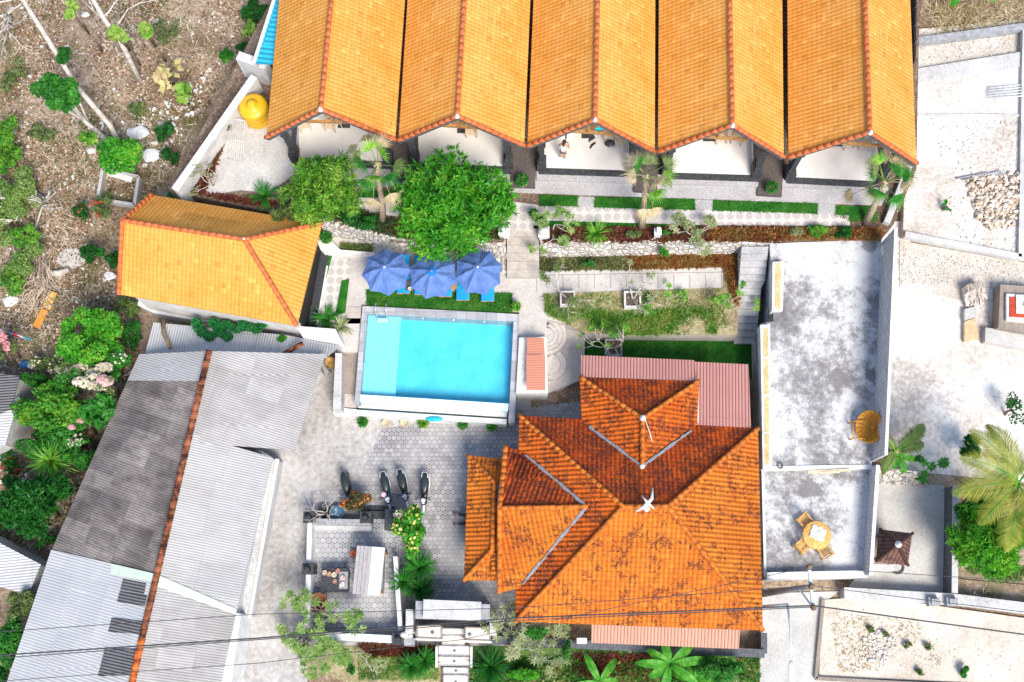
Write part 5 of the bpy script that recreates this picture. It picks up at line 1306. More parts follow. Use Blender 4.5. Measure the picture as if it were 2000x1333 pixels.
m.tube([q(.0, .4, .62), q(.3, .3, 0)], .035, 6).tube([q(0, -.45, .6), q(.3, -.35, 0)], .035, 6); m.build('frame', M['cane'], t)

# ------------------------------------------------------------ courtyard with shrine
t = thing('courtyard_wall', 'white and dark capped walls around the paved shrine courtyard', 'wall', P(700, 1130, 0))
CH = 1.15
for nm, a_, b_, th_, h_ in (('west_side', (614, 1016), (608, 1240), .22, CH), ('east_side', (777, 1090), (787, 1232), .2, CH - .1), ('south_side', (608, 1240), (800, 1250), .34, CH)):
    m = MB(); wallseg(m, P(*a_, 0), P(*b_, 0), 0, h_, th_); m.build('wall', M['white'], t)
m = MB(); wallseg(m, P(616, 1022, 0), P(728, 1024, 0), 0, .75, .3); m.build('wall', M['grey'], t)
m = MB(); wallseg(m, P(616, 1030, 0), P(728, 1032, 0), 0, .4, .34); m.build('ledge', M['whitec'], t)
for px, py, lab in ((612, 1114, 0), (607, 1242, 0), (614, 1016, 0), (722, 1016, 0), (784, 1248, 0)):
    c = P(px, py, 0); p_ = MB().box(c + Vector((0, 0, .65)), (.42, .42, 1.3)).box(c + Vector((0, 0, 1.34)), (.54, .54, .1)).lathe(c + Vector((0, 0, 1.39)), [(.16, 0), (.1, .12), (.14, .2), (.02, .36)], 10).build('pillar', M['black'], t)
for px, py in ((772, 1020),):
    c = P(px, py, 0); MB().box(c + Vector((0, 0, .6)), (.6, .9, 1.2)).box(c + Vector((0, 0, 1.25)), (.7, 1.0, .1)).build('pillar', M['black'], t)
tag(MB().box(P(744, 1006, .15), (1.3, .34, .3), -.02).box(P(744, 996, .08), (1.3, .3, .16), -.02).build('black_steps', M['black']), 'two black stone steps leading into the paved courtyard', 'steps')
tag(slab([(728, 1014), (762, 1014), (764, 1040), (728, 1040)], .12, 0).build('threshold', M['hexd']), 'raised paved threshold behind the black steps', 'threshold')
t = thing('shrine', 'small shrine with a gabled roof, weathered boards on one side and white on the other', 'shrine', P(722, 1118, 0))
A0, A1 = P(727, 1068, 2.0), P(718, 1162, 2.0); Lx0, Lx1 = P(697, 1066, 1.6), P(688, 1160, 1.6); Rx0, Rx1 = P(752, 1070, 1.62), P(742, 1164, 1.62)
rm = MB()
for k in range(4):
    f0, f1 = k / 4 + .01, (k + 1) / 4 - .01; lift = Vector((0, 0, .03 * (k % 2)))
    rm.slope([Lx0.lerp(A0, f0) + lift, Lx1.lerp(A1, f0) + lift, Lx1.lerp(A1, f1) + lift, Lx0.lerp(A0, f1) + lift], .05)
wb_ = conc('weathered_board', [(.3, (.30, .26, .24)), (.5, (.52, .48, .45)), (.7, (.66, .62, .59))], 1.5, 9, .5)
rm.build('roof', wb_, t); MB().slope([Rx1, Rx0, A0, A1], .06).build('roof', M['white'], t)
for p_ in (Lx0, Lx1, Rx0, Rx1):
    e_ = p_.lerp((A0 + A1) / 2, .18); MB().bar((e_.x, e_.y, 0), (e_.x, e_.y, 1.6), .12, .12).build('post', M['wood'], t)
e_ = (A0 + A1) / 2; MB().box((e_.x, e_.y, .45), (.9, 1.7, .9)).build('plinth', M['grey'], t)
c = P(660, 1135, 0); t = thing('offering_table', 'black stone table crowded with small offerings', 'table', c)
MB().box(c + Vector((0, 0, .35)), (1.15, .95, .7)).box(c + Vector((0, 0, .73)), (1.3, 1.1, .07)).build('table_top', M['black'], t)
MB().box(c + Vector((.4, 0, .79)), (.4, .8, .05)).build('tray', M['grey'], t)
rr = random.Random(12)
offc = [(.62, .5, .42), (.5, .3, .15), (.72, .68, .6), (.45, .2, .16), (.7, .55, .5), (.3, .2, .15), (.75, .7, .66)]
names = ['cream', 'tan', 'white', 'brick red', 'pink', 'brown', 'pale']
spots = [(-.5, .35, 'at the north west corner'), (-.28, .28, 'beside the corner basket'), (-.05, .25, 'in the middle of the north edge'), (.12, .42, 'at the far north edge'), (.38, .1, 'on the grey tray, north half'), (.0, -.05, 'at the centre of the black table'), (.36, -.2, 'on the grey tray, south half')]
for k, (x_, y_, wh) in enumerate(spots):
    q_ = c + Vector((x_, y_, .765 if k not in (4, 6) else .815)); mt_ = plain('offering_' + names[k].replace(' ', '_'), offc[k], .8, .3, 20)
    tb = thing('offering_basket', names[k] + ' woven offering basket ' + wh, 'basket', q_, 'offerings on the black table')
    MB().lathe(q_, [(.07, 0), (.12, .08), (.13, .09), (.11, .07), (.02, .04)], 12).build('bowl', mt_, tb)
    mm = MB(); [mm.ball(q_ + Vector((rr.uniform(-.06, .06), rr.uniform(-.06, .06), .09)), .035, 6, 5) for _ in range(5)]; mm.build('flowers', M['fl_pink'] if k % 2 else M['fl_cream'], tb)
c = P(692, 1082, 0); t = thing('clay_pot', 'small rust coloured clay pot beside the shrine roof', 'pot', c); MB().lathe(c, [(.12, 0), (.2, .2), (.16, .36), (.13, .36), (.02, .2)], 14).build('body', M['bridge'], t)
c = P(640, 1150, 0); t = thing('stone_vase', 'wide rusty brown woven basket leaning on the courtyard wall', 'basket', P(626, 1178, 0)); c = P(626, 1178, 0)
MB().lathe(c, [(.28, 0), (.42, .35), (.48, .7), (.44, .7), (.3, .2), (.02, .1)], 18).build('basket', plain('rust_basket', (.32, .14, .07), .8, .4, 14), t)

# ------------------------------------------------------------ entrance gate and steps
t = thing('entrance_gate', 'white concrete entrance gate canopy with side panels', 'gate', P(885, 1205, 0))
tile_c = plain('cream_tile', (.66, .57, .50), .6, .08, 2)
MB().prism(PP([(827, 1171), (940, 1176), (939, 1212), (826, 1208)], 2.6), 2.42, 2.6).build('canopy', M['whitec'], t)
MB().prism(PP([(812, 1174), (957, 1181), (956, 1214), (811, 1209)], 2.3), .0, 2.3).build('lintel', M['grey'], t)
for (x0, x1, y0) in ((815, 862, 1222), (909, 957, 1226)):
    MB().prism(PP([(x0, y0), (x1, y0 + 1), (x1, y0 + 26), (x0, y0 + 24)], 1.4), 0, 1.4).build('side_panel', tile_c, t)
    m = MB(); q_ = PP([(x0, y0), (x1, y0 + 1), (x1, y0 + 26), (x0, y0 + 24)], 1.42)
    for k in range(4): m.bar(q_[k], q_[(k + 1) % 4], .06, .04)
    m.build('border', M['brownstep'], t)
    cx_, cy_ = (x0 + x1) / 2 + (6 if x0 < 850 else -16), y0 + 13; d0 = P(cx_, cy_, 1.415)
    m = MB().prism([d0 + Vector((x_, y_, 0)) for x_, y_ in ((.11, 0), (0, .11), (-.11, 0), (0, -.11))], 1.40, 1.413); m.build('medallion', M['dgrey'], t)
    MB().prism(PP([(x0 - 4, y0 + 25), (x1 + 3, y0 + 27), (x1 + 3, y0 + 31), (x0 - 4, y0 + 29)], 1.3), 1.1, 1.3).build('ledge', M['white'], t)
MB().box(P(803, 1215, .8), (.34, 1.1, 1.6)).build('pillar', M['whitec'], t)
MB().box(P(964, 1222, .8), (.3, .9, 1.6)).build('pillar', M['whitec'], t)
t = thing('entrance_steps', 'cream tiled steps with dark edging descending to the road', 'stairs', P(887, 1290, 0))
steps = [(864, 908, 1228, 1240), (864, 907, 1242, 1259), (857, 918, 1262, 1280), (856, 918, 1283, 1300), (866, 915, 1304, 1316), (866, 914, 1319, 1345)]
for k, (x0, x1, y0, y1) in enumerate(steps):
    z = 1.0 - k * .16; s_ = MB().prism(PP([(x0, y0), (x1, y0 + 1), (x1, y1 + 1), (x0, y1)], z), 0, z).build('tread', tile_c, t)
    m = MB(); q_ = PP([(x0, y0), (x1, y0 + 1), (x1, y1 + 1), (x0, y1)], z + .01)
    for j in range(4): m.bar(q_[j], q_[(j + 1) % 4], .045, .03)
    m.build('edging', M['grey'], s_)
    if k > 1:
        d0 = P((x0 + x1) / 2, (y0 + y1) / 2, z); MB().prism([d0 + Vector((x_, y_, 0)) for x_, y_ in ((.08, 0), (0, .08), (-.08, 0), (0, -.08))], z - .01, z + .004).build('medallion', M['dgrey'], s_)
for x_ in (853, 921): MB().bar(P(x_, 1262, .8), P(x_, 1302, .5), .09, .3).build('side_kerb', M['white'], t)
# boundary walls along the south
def bwall(a, b, h, th, mat, capm, label, z0=0):
    t = thing('boundary_wall', label, 'wall', (P(*a, z0) + P(*b, z0)) / 2)
    m = MB(); wallseg(m, P(*a, z0), P(*b, z0), z0, z0 + h, th); m.build('wall', mat, t)
    m = MB(); wallseg(m, P(*a, z0), P(*b, z0), z0 + h, z0 + h + .06, th + .08); m.build('coping', capm, t); return t
bwall((795, 1254), (815, 1254), 1.1, .3, M['dgrey'], M['grey'], 'short dark wall between courtyard and entrance gate')
bwall((962, 1250), (1484, 1276), 1.1, .3, M['grey'], M['dgrey'], 'long grey boundary wall south of the big tiled house')
bwall((1484, 1236), (1484, 1276), 1.0, .2, M['dgrey'], M['dgrey'], 'short dark wall at the south east corner of the big house')
c = P(1136, 1252, 1.2); t = thing('wall_lamp', 'white square lamp housing on the south boundary wall', 'lamp', c)
MB().box(c + Vector((0, 0, .12)), (.46, .26, .22)).build('housing', M['white'], t); MB().box(c + Vector((-.3, -.05, .06)), (.16, .14, .1)).build('bracket', M['black'], t)
t = thing('statue', 'pale animal shaped stone statue on the south courtyard wall corner', 'statue', P(793, 1240, 1.15)); c = P(793, 1240, 1.15)
MB().ball(c + Vector((0, 0, .2)), (.26, .16, .18), 12, 8).ball(c + Vector((.24, -.05, .36)), (.12, .1, .12), 10, 7).tube([c + Vector((.2, .08, .15)), c + Vector((.4, .12, 0))], .05, 6).build('body', M['chalk'], t)
# wall piece behind yard, east side of yard by pool
t = thing('jar', 'round yellow brown clay jar beside the warehouse corner', 'jar', P(648, 712, 0)); c = P(648, 712, 0)
MB().lathe(c, [(.15, 0), (.32, .25), (.3, .5), (.2, .62), (.24, .68), (.18, .68), (.02, .4)], 18).build('body', plain('tan_clay', (.5, .3, .1), .6, .3), t)
t = thing('garden_tap', 'chrome water tap standing in the dark gap beside the pool stairs', 'tap', P(646, 728, 0)); c = P(646, 728, 0)
MB().tube([c, c + Vector((0, 0, .8)), c + Vector((0, -.12, .85)), c + Vector((0, -.2, .75))], .035, 8).box(c + Vector((0, 0, .88)), (.22, .04, .03)).build('pipe', M['steel'], t)

# ------------------------------------------------------------ scooters
def scooter(px, py, yaw, label, paint, trim):
    c = P(px, py, .04); t = thing('scooter', label, 'scooter', c, 'scooters parked in the paved yard'); B = Vector(c); Mx = Matrix.Rotation(yaw, 3, 'Z')
    q = lambda x, y, z: B + Mx @ Vector((x, y, z))
    # +y is the front
    T = Matrix.Translation(B) @ Mx.to_4x4()
    def L(secs, n=12):
        return MB().loft([((x, y, z), rx, rz) for (x, y, z, rx, rz) in secs], n, T)
    for y_ in (-.58, .66):
        w_ = MB().tube([q(0, y_ + .22 * math.cos(a_), .26 + .22 * math.sin(a_)) for a_ in [2 * PI * k / 16 for k in range(17)]], .055, 8).build('wheel', M['black'], t)
        MB().tube([q(-.04, y_, .26), q(.04, y_, .26)], .12, 12).build('hub', M['steel'], w_)
    L([(0, -.92, .62, .03, .05), (0, -.8, .62, .12, .10), (0, -.5, .58, .21, .17), (0, -.1, .5, .19, .2), (0, .1, .38, .14, .1), (0, .3, .33, .14, .06), (0, .42, .4, .13, .1)], 14).build('body', paint, t)
    st = L([(0, -.88, .76, .05, .02), (0, -.78, .77, .15, .05), (0, -.5, .79, .20, .07), (0, -.2, .78, .18, .06), (0, .0, .75, .10, .05), (0, .1, .70, .05, .03)], 14).build('seat', plain('seat_vinyl', (.02, .028, .028), .38, .2, 6, spec=.5), t)
    L([(0, .36, .55, .1, .28), (0, .46, .6, .18, .32), (0, .56, .62, .14, .26), (0, .64, .6, .05, .14)], 12).build('front_shield', paint, t)
    L([(0, .5, .5, .04, .03), (0, .66, .52, .07, .04), (0, .86, .46, .06, .03), (0, .96, .38, .02, .01)], 10).build('mudguard', trim, t)
    L([(0, .34, .98, .06, .05), (0, .42, 1.0, .13, .08), (0, .52, .96, .09, .06)], 12).build('dashboard', trim, t)
    MB().tube([q(-.34, .28, .98), q(-.2, .34, 1.02), q(0, .4, 1.0), q(.2, .34, 1.02), q(.34, .28, .98)], .02, 6).tube([q(0, .4, 1.0), q(0, .5, .6), q(0, .64, .3)], .03, 6).build('handlebar', M['black'], t)
    for s in (-1, 1):
        mr = MB().tube([q(s * .2, .36, 1.02), q(s * .3, .42, 1.2)], .01, 5).ball(q(s * .31, .42, 1.22), (.07, .04, .05), 8, 6).build('mirror', M['black'], t)
        MB().ball(q(s * .38, .27, .98), .028, 6, 5).build('grip', M['black'], t)
    MB().ball(q(0, .56, .92), (.08, .05, .06), 10, 6).build('headlight', plain('lamp_glass', (.7, .72, .75), .15, .05), t)
    L([(0, -.98, .6, .05, .02), (0, -.9, .62, .08, .03)], 8).build('tail_light', plain('red_lens', (.5, .02, .02), .3, .1), t)
    MB().tube([q(-.16, -.9, .4), q(-.19, -.4, .34), q(-.17, -.1, .3)], [.06, .05, .03], 8).build('exhaust', trim, t)
    MB().tube([q(.15, -.66, .83), q(.12, -.92, .82), q(-.12, -.92, .82), q(-.15, -.66, .83)], .016, 6).build('grab_rail', trim, t)
    return t
blackp = plain('black_gloss', (.02, .022, .025), .25, .1, 4, spec=.5); silv = plain('silver_trim', (.55, .57, .6), .35, .1, 4); whitep = plain('white_gloss', (.7, .7, .7), .3, .05, 3, spec=.5)
teal = plain('dark_teal_gloss', (.02, .07, .1), .3, .2, 4, spec=.5)
scooter(682, 962, PI + .25, 'black scooter parked half under the orange flowering bush', blackp, M['dgrey'])
scooter(758, 962, PI + .22, 'dark teal scooter with a pink helmet hanging on it', teal, silv)
scooter(791, 957, PI + .24, 'black scooter in the middle, widest black seat', blackp, silv)
scooter(831, 964, PI - .03, 'black scooter with white trim, nearest the big house', blackp, whitep)
c = P(749, 967, .9); t = thing('helmet', 'pink round helmet hanging beside the dark teal scooter', 'helmet', c)
MB().ball(c, (.14, .16, .13), 16, 10).build('shell', plain('pink_gloss', (.8, .5, .56), .3, .05), t); MB().box(c + Vector((0, -.12, -.02)), (.18, .06, .08)).build('visor', M['dgrey'], t)
# ------------------------------------------------------------ pots
def pot(px, py, z, r, h, mat, label, soil=True):
    c = P(px, py, z); t = thing('flower_pot', label, 'pot', c)
    MB().lathe(c, [(r * .65, 0), (r * .85, h * .5), (r, h), (r * 1.08, h), (r * 1.08, h * .9), (r * .9, h * .88), (r * .85, h * .8), (.01, h * .8)], 18).build('pot', mat, t)
    return t, c + Vector((0, 0, h * .8))
clay = plain('clay', (.46, .24, .12), .8, .3, 8); buff = plain('buff_clay', (.55, .45, .30), .8, .3, 8)
POTS = []
for (px, py, z, r, h, m_, lab, pl) in (
    (780, 338, L2 + .21, .24, .35, clay, 'clay pot with green plant on the pebble walkway between the first two bungalows', 1),
    (1020, 360, L2 + .21, .26, .35, buff, 'buff pot with round green bush on the walkway west of the middle bungalow', 1),
    (1504, 373, L2 + .21, .24, .3, buff, 'buff pot with small green plant on the walkway west of the easternmost bungalow', 1),
    (1009, 604, L1, .18, .3, buff, 'small buff pot with a dry plant beside the pool corner', 2),
    (711, 828, .03, .2, .3, buff, 'pot with a yellow green plant, westernmost below the pool wall', 1),
    (754, 828, .03, .17, .25, buff, 'empty buff pot, second from the west below the pool wall', 0),
    (790, 828, .03, .19, .25, buff, 'empty buff pot holding dark soil, third from the west below the pool wall', 0),
    (828, 829, .03, .22, .3, clay, 'rusty clay pot just left of the turquoise float', 2),
    (636, 1002, .03, .3, .4, M['black'], 'black pot with bare white branched plant at the courtyard corner', 0),
    (662, 1003, .03, .3, .5, plain('blue_glaze', (.06, .14, .22), .3, .2), 'dark blue glazed pot beside the orange flowering bush', 0),
    (905, 832, .03, .2, .3, M['dgrey'], 'dark pot with green plant right of the turquoise float', 1),
    (962, 836, .03, .2, .3, M['dgrey'], 'dark pot with green plant at the east end of the pool wall', 1),
    (640, 470, L1 + .3, .25, .3, clay, 'clay pot with green plant behind the corner of the villa', 1)):
    t, top = pot(px, py, z, r, h, m_, lab); POTS.append((t, top, r, pl))
def planter_box(px, py, z, s, h, mat, label):
    c = P(px, py, z); t = thing('planter', label, 'planter', c)
    m = MB(); 
    for k in range(4):
        a_ = k * PI / 2; d_ = Vector((math.cos(a_), math.sin(a_), 0)); m.box(c + d_ * (s / 2 - .04) + Vector((0, 0, h / 2)), (.08, s - .16 * (k % 2), h) if k % 2 == 0 else (s - .16, .08, h))
    m.build('box', mat, t); MB().box(c + Vector((0, 0, h * .4)), (s - .17, s - .17, h * .8)).build('soil', M['soil'], t); return c + Vector((0, 0, h * .8))
PB1 = planter_box(1108, 588, L1, .74, .5, M['chalk'], 'square cream planter with bare plant, west end of the dry garden')
PB2 = planter_box(1234, 590, L1, .82, .5, M['chalk'], 'square cream planter in the middle of the dry garden')
PB3 = planter_box(1197, 684, .06, .84, .6, M['grey'], 'square grey planter on the shaded lawn beside the pink awning')

# ------------------------------------------------------------ east side
# stone kerbs of the walled lot
def kerbline(pts, z0, h, th, mat, label, name='kerb_wall'):
    t = thing(name, label, 'wall', P(*pts[0], z0)); 
    for a_, b_ in zip(pts[:-1], pts[1:]):
        m = MB(); wallseg(m, P(*a_, z0), P(*b_, z0), z0, z0 + h, th); m.build('wall', mat, t)
kerbline([(1764, 462), (1990, 506), (1998, 60)], .4, .35, .3, M['whitec'], 'pale concrete kerb wall round the white rubble lot')
kerbline([(1788, 88), (2010, 58)], .3, .5, .35, M['grey'], 'grey stone wall between banana plants and gravel bank')
kerbline([(1788, 152), (1998, 118)], .4, .2, .8, M['whitec'], 'broad white concrete ledge along the north of the white lot')
kerbline([(1786, 225), (1996, 228)], .5, .12, .12, M['whitec'], 'thin white kerb across the white lot')
t = thing('dark_fence', 'dark metal fence beside the easternmost bungalow', 'fence', P(1790, 60, L2))
fa, fb = P(1793, -60, L2 + 1.4), P(1789, 118, L2 + 1.4); m = MB(); wallseg(m, fa, fb, 0, L2 + 1.2, .1); m.build('panel', M['darkvoid'], t)
for k in range(6): p_ = fa.lerp(fb, k / 5); MB().bar((p_.x, p_.y, 0), (p_.x, p_.y, L2 + 1.4), .1, .1).build('post', M['dgrey'], t)
wm = MB(); wallseg(wm, P(1772, 330, L2), P(1728, 440, L2), 0, L2 + .4, .3); tag(wm.build('side_wall', M['whitec']), 'pale wall stub between the easternmost bungalow and the stained terrace', 'wall')
# zinc sheets stacked
t = thing('zinc_sheets', 'stack of thin bluish white poles lying at the north east of the white lot', 'poles', P(1950, 178, .6))
for k in range(5): MB().tube([P(1930, 172 + k * 5, .66 + .02 * k), P(2060, 160 + k * 6, .66 + .02 * k)], .03, 6).build('pole', plain('zinc', (.6, .66, .72), .4, .1), t)
tag(MB().tube([P(1868, 349, .6), P(1925, 339, .66), P(1962, 340, .6)], .05, 6).tube([P(1880, 352, .62), P(1958, 334, .7)], .04, 6).build('driftwood', M['grey']), 'grey driftwood branches beside the tan rock heap', 'driftwood')
# limestone grave like plinth
t = thing('stone_plinth', 'grey stone plinth with red bordered framed panel at the east edge', 'monument', P(1970, 620, 0))
MB().prism(PP([(1954, 556), (2040, 562), (2040, 656), (1950, 640)], .95), 0, .95).build('base', M['brownstep'], t)
MB().prism(PP([(1925, 640), (2040, 658), (2040, 690), (1924, 668)], .5), 0, .5).build('step', M['slabc'], t)
MB().prism(PP([(1966, 574), (2030, 577), (2030, 632), (1966, 626)], 1.15), .95, 1.15).build('frame', M['white'], t)
MB().prism(PP([(1972, 580), (2024, 583), (2024, 622), (1972, 619)], 1.2), 1.12, 1.2).build('border', plain('brick_red', (.45, .06, .02), .7, .25), t)
pn = MB().prism(PP([(1985, 576), (2020, 578), (2020, 614), (1985, 612)], 1.26), 1.15, 1.26).build('panel', M['white'], t)
m = MB(); q0 = P(1998, 590, 1.27)
for dx_, dy_, l_ in ((0, 0, .16), (.06, -.06, .2), (-.04, -.1, .12), (.1, .06, .14)): m.bar(q0 + Vector((dx_, dy_, 0)), q0 + Vector((dx_ + l_ * .6, dy_ - l_ * .8, 0)), .05, .01)
m.build('mark', M['dgrey'], pn)
rockwall('dry_stone_steps', [(1888, 572), (1922, 560)], [(1885, 606), (1930, 600)], .7, 0, M['cream'], 'rough cream stone ledge beside the grey stone plinth', 0, .12)
tag(slab([(1884, 628), (1906, 622), (1912, 660), (1884, 666)], .35, 0).build('plywood_sheet', plain('plywood', (.60, .42, .24), .8, .15, 4)), 'light brown plywood board on the ground left of the stone plinth', 'board')
tag(slab([(1884, 604), (1908, 598), (1908, 620), (1884, 626)], .4, 0).build('concrete_slab', M['slabc']), 'grey pink concrete slab just above the plywood board', 'slab')
# shrine with pyramid roof
t = thing('pavilion', 'small brown pyramid roofed shrine in the neighbour yard', 'shrine', P(1728, 1085, 0))
z_ = 2.7; q_ = [P(1718, 1034, z_), P(1782, 1042, z_), P(1773, 1105, z_), P(1711, 1097, z_)]; ap_ = P(1753, 1064, z_ + 1.3)
rf = MB().slope([q_[1], q_[0], ap_], .08).slope([q_[0], q_[3], ap_], .08).slope([q_[3], q_[2], ap_], .08).slope([q_[2], q_[1], ap_], .08).build('roof', M['gtile'], t)
m = MB(); [m.caps(p_ + um, ap_ + um, .07, .22) for p_ in q_]; m.build('ridge_tiles', M['gtile'], rf)
MB().lathe(ap_ + um, [(.14, 0), (.16, .08), (.06, .14), (.1, .22), (.01, .36)], 8).build('finial', M['chalk'], rf)
cc = sum(q_, Vector()) / 4; gw = plain('shrine_wood', (.2, .12, .08), .8, .3)
for p_ in q_: e_ = cc + (p_ - cc) * .72; MB().bar((e_.x, e_.y, .3), (e_.x, e_.y, z_ - .05), .12, .12).build('post', gw, t)
MB().box((cc.x, cc.y, .5), (1.3, 1.25, 1.0)).box((cc.x, cc.y, 1.15), (1.1, 1.05, .3)).build('base', M['brownstep'], t)
MB().box((cc.x - .1, cc.y - .7, .1), (1.6, .5, .2)).build('step', M['whitec'], t)
tag(MB().tube([P(1752, 1108, .1) + Vector((-.3 * math.cos(a_), -.3 * math.sin(a_), .02)) for a_ in [k * .35 for k in range(11)]] + [P(1745, 1090, .5)], .05, 6).build('drain_hose', M['dgrey']), 'curved dark hose lying south of the pyramid roofed shrine', 'hose')
bwall((1848, 955), (1845, 1160), 1.3, .2, M['dgrey'], M['whitec'], 'dark sided wall between the neighbour yard and the dense hedge')
bwall((1640, 1160), (1850, 1172), .8, .45, M['grey'], M['whitec'], 'grey and white wall along the south of the neighbour yard')
bwall((1850, 1172), (2060, 1198), .8, .45, M['grey'], M['whitec'], 'grey and white wall running east below the dense hedge')
rockwall('stone_wall', [(1700, 925), (1812, 935)], [(1700, 945), (1812, 952)], .7, 0, M['rock'], 'rough pale stone wall at the north of the neighbour yard', 0, .1)
kerbline([(1606, 1172), (1592, 1325), (2100, 1352)], .05, .22, .16, M['brownstep'], 'brown kerb round the sandy lot')
for (px, lab) in ((1820, 'grey stone post on the wall south of the pyramid shrine'), (1855, 'grey stone post at the junction of the two long walls')):
    c = P(px, 1176, .8); tag(MB().box(c + Vector((0, 0, .15)), (.5, .4, .4)).box(c + Vector((0, 0, .4)), (.3, .25, .15)).build('wall_post', M['grey']), lab, 'post')
# utility pole, lamp, wires
base = P(1489, 1161, 0); top = Vector((base.x, base.y, 0)); pt_ = P(1578, 1147, 9.4)
t = thing('utility_pole', 'grey concrete utility pole with cross arm and insulators beside the big house', 'pole', Vector((pt_.x, pt_.y, 0)))
bp_ = Vector((pt_.x, pt_.y, 0))
MB().tube([bp_, Vector((pt_.x, pt_.y, 9.4))], [.17, .10], 12).build('shaft', plain('pole_concrete', (.16, .155, .15), .8, .2), t)
x0_, x1_ = P(1580, 1108, 9.3), P(1588, 1187, 9.3)
arm = MB().bar(x0_, x1_, .12, .12).bar(P(1562, 1152, 8.6), P(1586, 1185, 9.2), .06, .06).build('cross_arm', plain('pale_steel', (.5, .56, .6), .5, .1), t)
for px, py in ((1580, 1108), (1584, 1146), (1588, 1187)):
    c = P(px, py, 9.36); MB().lathe(c, [(.06, 0), (.13, .06), (.06, .1), (.12, .15), (.04, .22)], 10).build('insulator', M['bark2'], arm)
t = thing('street_lamp', 'tall slender street lamp with a long pale arm over the side lane', 'lamp', P(1492, 1178, 0))
lp = P(1492, 1178, 0); lt = P(1548, 1176, 7.2); 
MB().tube([Vector((lt.x, lt.y, 0)), Vector((lt.x, lt.y, 7.2))], [.08, .05], 8).build('pole', plain('galvanised', (.45, .5, .55), .4, .1), t)
le = P(1555, 1290, 7.8); MB().tube([lt, lt.lerp(le, .4) + Vector((0, 0, .25)), le], [.05, .04, .03], 8).build('arm', plain('pale_steel', (.5, .56, .6)), t)
MB().loft([((le.x, le.y + .1, le.z), .05, .03), ((le.x + .01, le.y - .15, le.z), .13, .05), ((le.x + .02, le.y - .65, le.z), .14, .05), ((le.x + .02, le.y - .72, le.z), .06, .03)], 10).build('lamp_head', M['white'], t)
t.location = (lt.x, lt.y, 0)
for ch in t.children:
    for v in ch.data.vertices: pass
def wire(pts, r, label, sag=.25):
    pts = [P(x, y, z) for x, y, z in pts]; out = []
    for a_, b_ in zip(pts[:-1], pts[1:]):
        for k in range(12): f = k / 12; p_ = a_.lerp(b_, f); p_.z -= sag * 4 * f * (1 - f); out.append(p_)
    out.append(pts[-1]); return tag(MB().tube(out, r, 5).build('power_line', M['black']), label, 'cable', 'overhead power lines along the south edge')
wire([(-60, 1284, 7), (500, 1247, 7.5), (1000, 1208, 8.2), (1588, 1183, 9.5), (2080, 1250, 8.5)], .032, 'thick black power line crossing the zinc sheets and the big orange roof slope')
wire([(-60, 1238, 7), (500, 1200, 7.5), (1000, 1188, 8.2), (1584, 1144, 9.5), (2080, 1205, 8.5)], .016, 'thin power line crossing the courtyard and entrance canopy')
wire([(-60, 1335, 7), (500, 1296, 7.5), (900, 1250, 8.2), (1580, 1108, 9.5), (2080, 1140, 8.5)], .014, 'thin power line crossing the road and the lowest of the three')
wire([(-60, 1290, 6.9), (500, 1250, 7.4), (1000, 1213, 8.0), (1588, 1186, 9.4)], .02, 'power line running close below the thick black one')
# odds and ends on the wild ground
def rubbish(px, py, pts, mat, label, name, cat, z=.08, h=.12):
    c = P(px, py, z); m = MB(); m.prism([c + Vector((x_, y_, 0)) for x_, y_ in pts], .02, z + h); return tag(m.build(name, mat), label, cat)
tag(MB().bar(P(70, 640, .15), P(88, 605, .25), .38, .06).build('plank', plain('orange_plank', (.62, .24, .04), .7, .15)), 'bright orange painted plank lying on the bare earth', 'plank')
tag(MB().bar(P(90, 603, .2), P(104, 570, .3), .45, .05).build('plank', plain('ochre_plank', (.60, .36, .10), .7, .3)), 'ochre plywood plank touching the orange plank', 'plank')
for k, (px, py, s_, lab) in enumerate(((22, 590, .4, 'white plastic bag on the bare earth near the orange plank'), (272, 262, .6, 'large crumpled white sheet above the clipped green tree'), (298, 305, .5, 'white sack lying beside the clipped green tree'), (178, 296, .22, 'small white scrap left of the clipped green tree'), (168, 30, .22, 'small white scrap near the top of the rough land'), (215, 540, .3, 'grey white lump of concrete near the small dark shrubs'))):
    c = P(px, py, .02); rr = random.Random(k); m = MB(); m.ball(c + Vector((0, 0, s_ * .2)), (s_, s_ * .7, s_ * .3), 9, 6, .25, rr); tag(m.build('plastic_sheet', M['white']), lab, 'plastic sheet')
tag(MB().prism([P(140, 505, .03) + Vector((.75 * math.cos(a_) , .55 * math.sin(a_), 0)) for a_ in [k * .45 for k in range(14)]], 0, .05).build('concrete_patch', M['slabc']), 'flat oval concrete patch left of the small dark shrubs', 'slab')
cl = [(.02, 'white', (.7, .72, .75)), (.3, 'dark blue', (.05, .1, .3)), (.5, 'red', (.5, .03, .04)), (.7, 'pale grey', (.6, .6, .62)), (.95, 'teal', (.02, .35, .45))]
for f, nm, cc_ in cl:
    a_ = P(-5 + 55 * f, 641 + 18 * f, 1.6); b_ = P(-5 + 55 * (f + .2), 641 + 18 * (f + .2), 1.6); cloth(a_, b_, .35, plain('laundry_' + nm.replace(' ', '_'), cc_, .9, .15), 'laundry', nm + ' garment on the washing line at the west edge', 'laundry')
tag(MB().tube([P(-20, 636, 1.62), P(60, 662, 1.62)], .012, 5).build('washing_line', M['black']), 'thin washing line carrying laundry at the west edge', 'washing line')
for f, nm, cc_ in ((0, 'blue', (.05, .2, .4)), (.5, 'white', (.7, .7, .7)), (1, 'maroon', (.3, .03, .06))):
    tag(MB().ball(P(50 + 24 * f, 712 + 4 * f, .2), (.3, .2, .15), 8, 6, .2, random.Random(int(f * 9))).build('bundle', plain('bundle_' + nm, cc_, .9, .2)), nm + ' cloth bundle heaped among the flowering bushes', 'bundle')
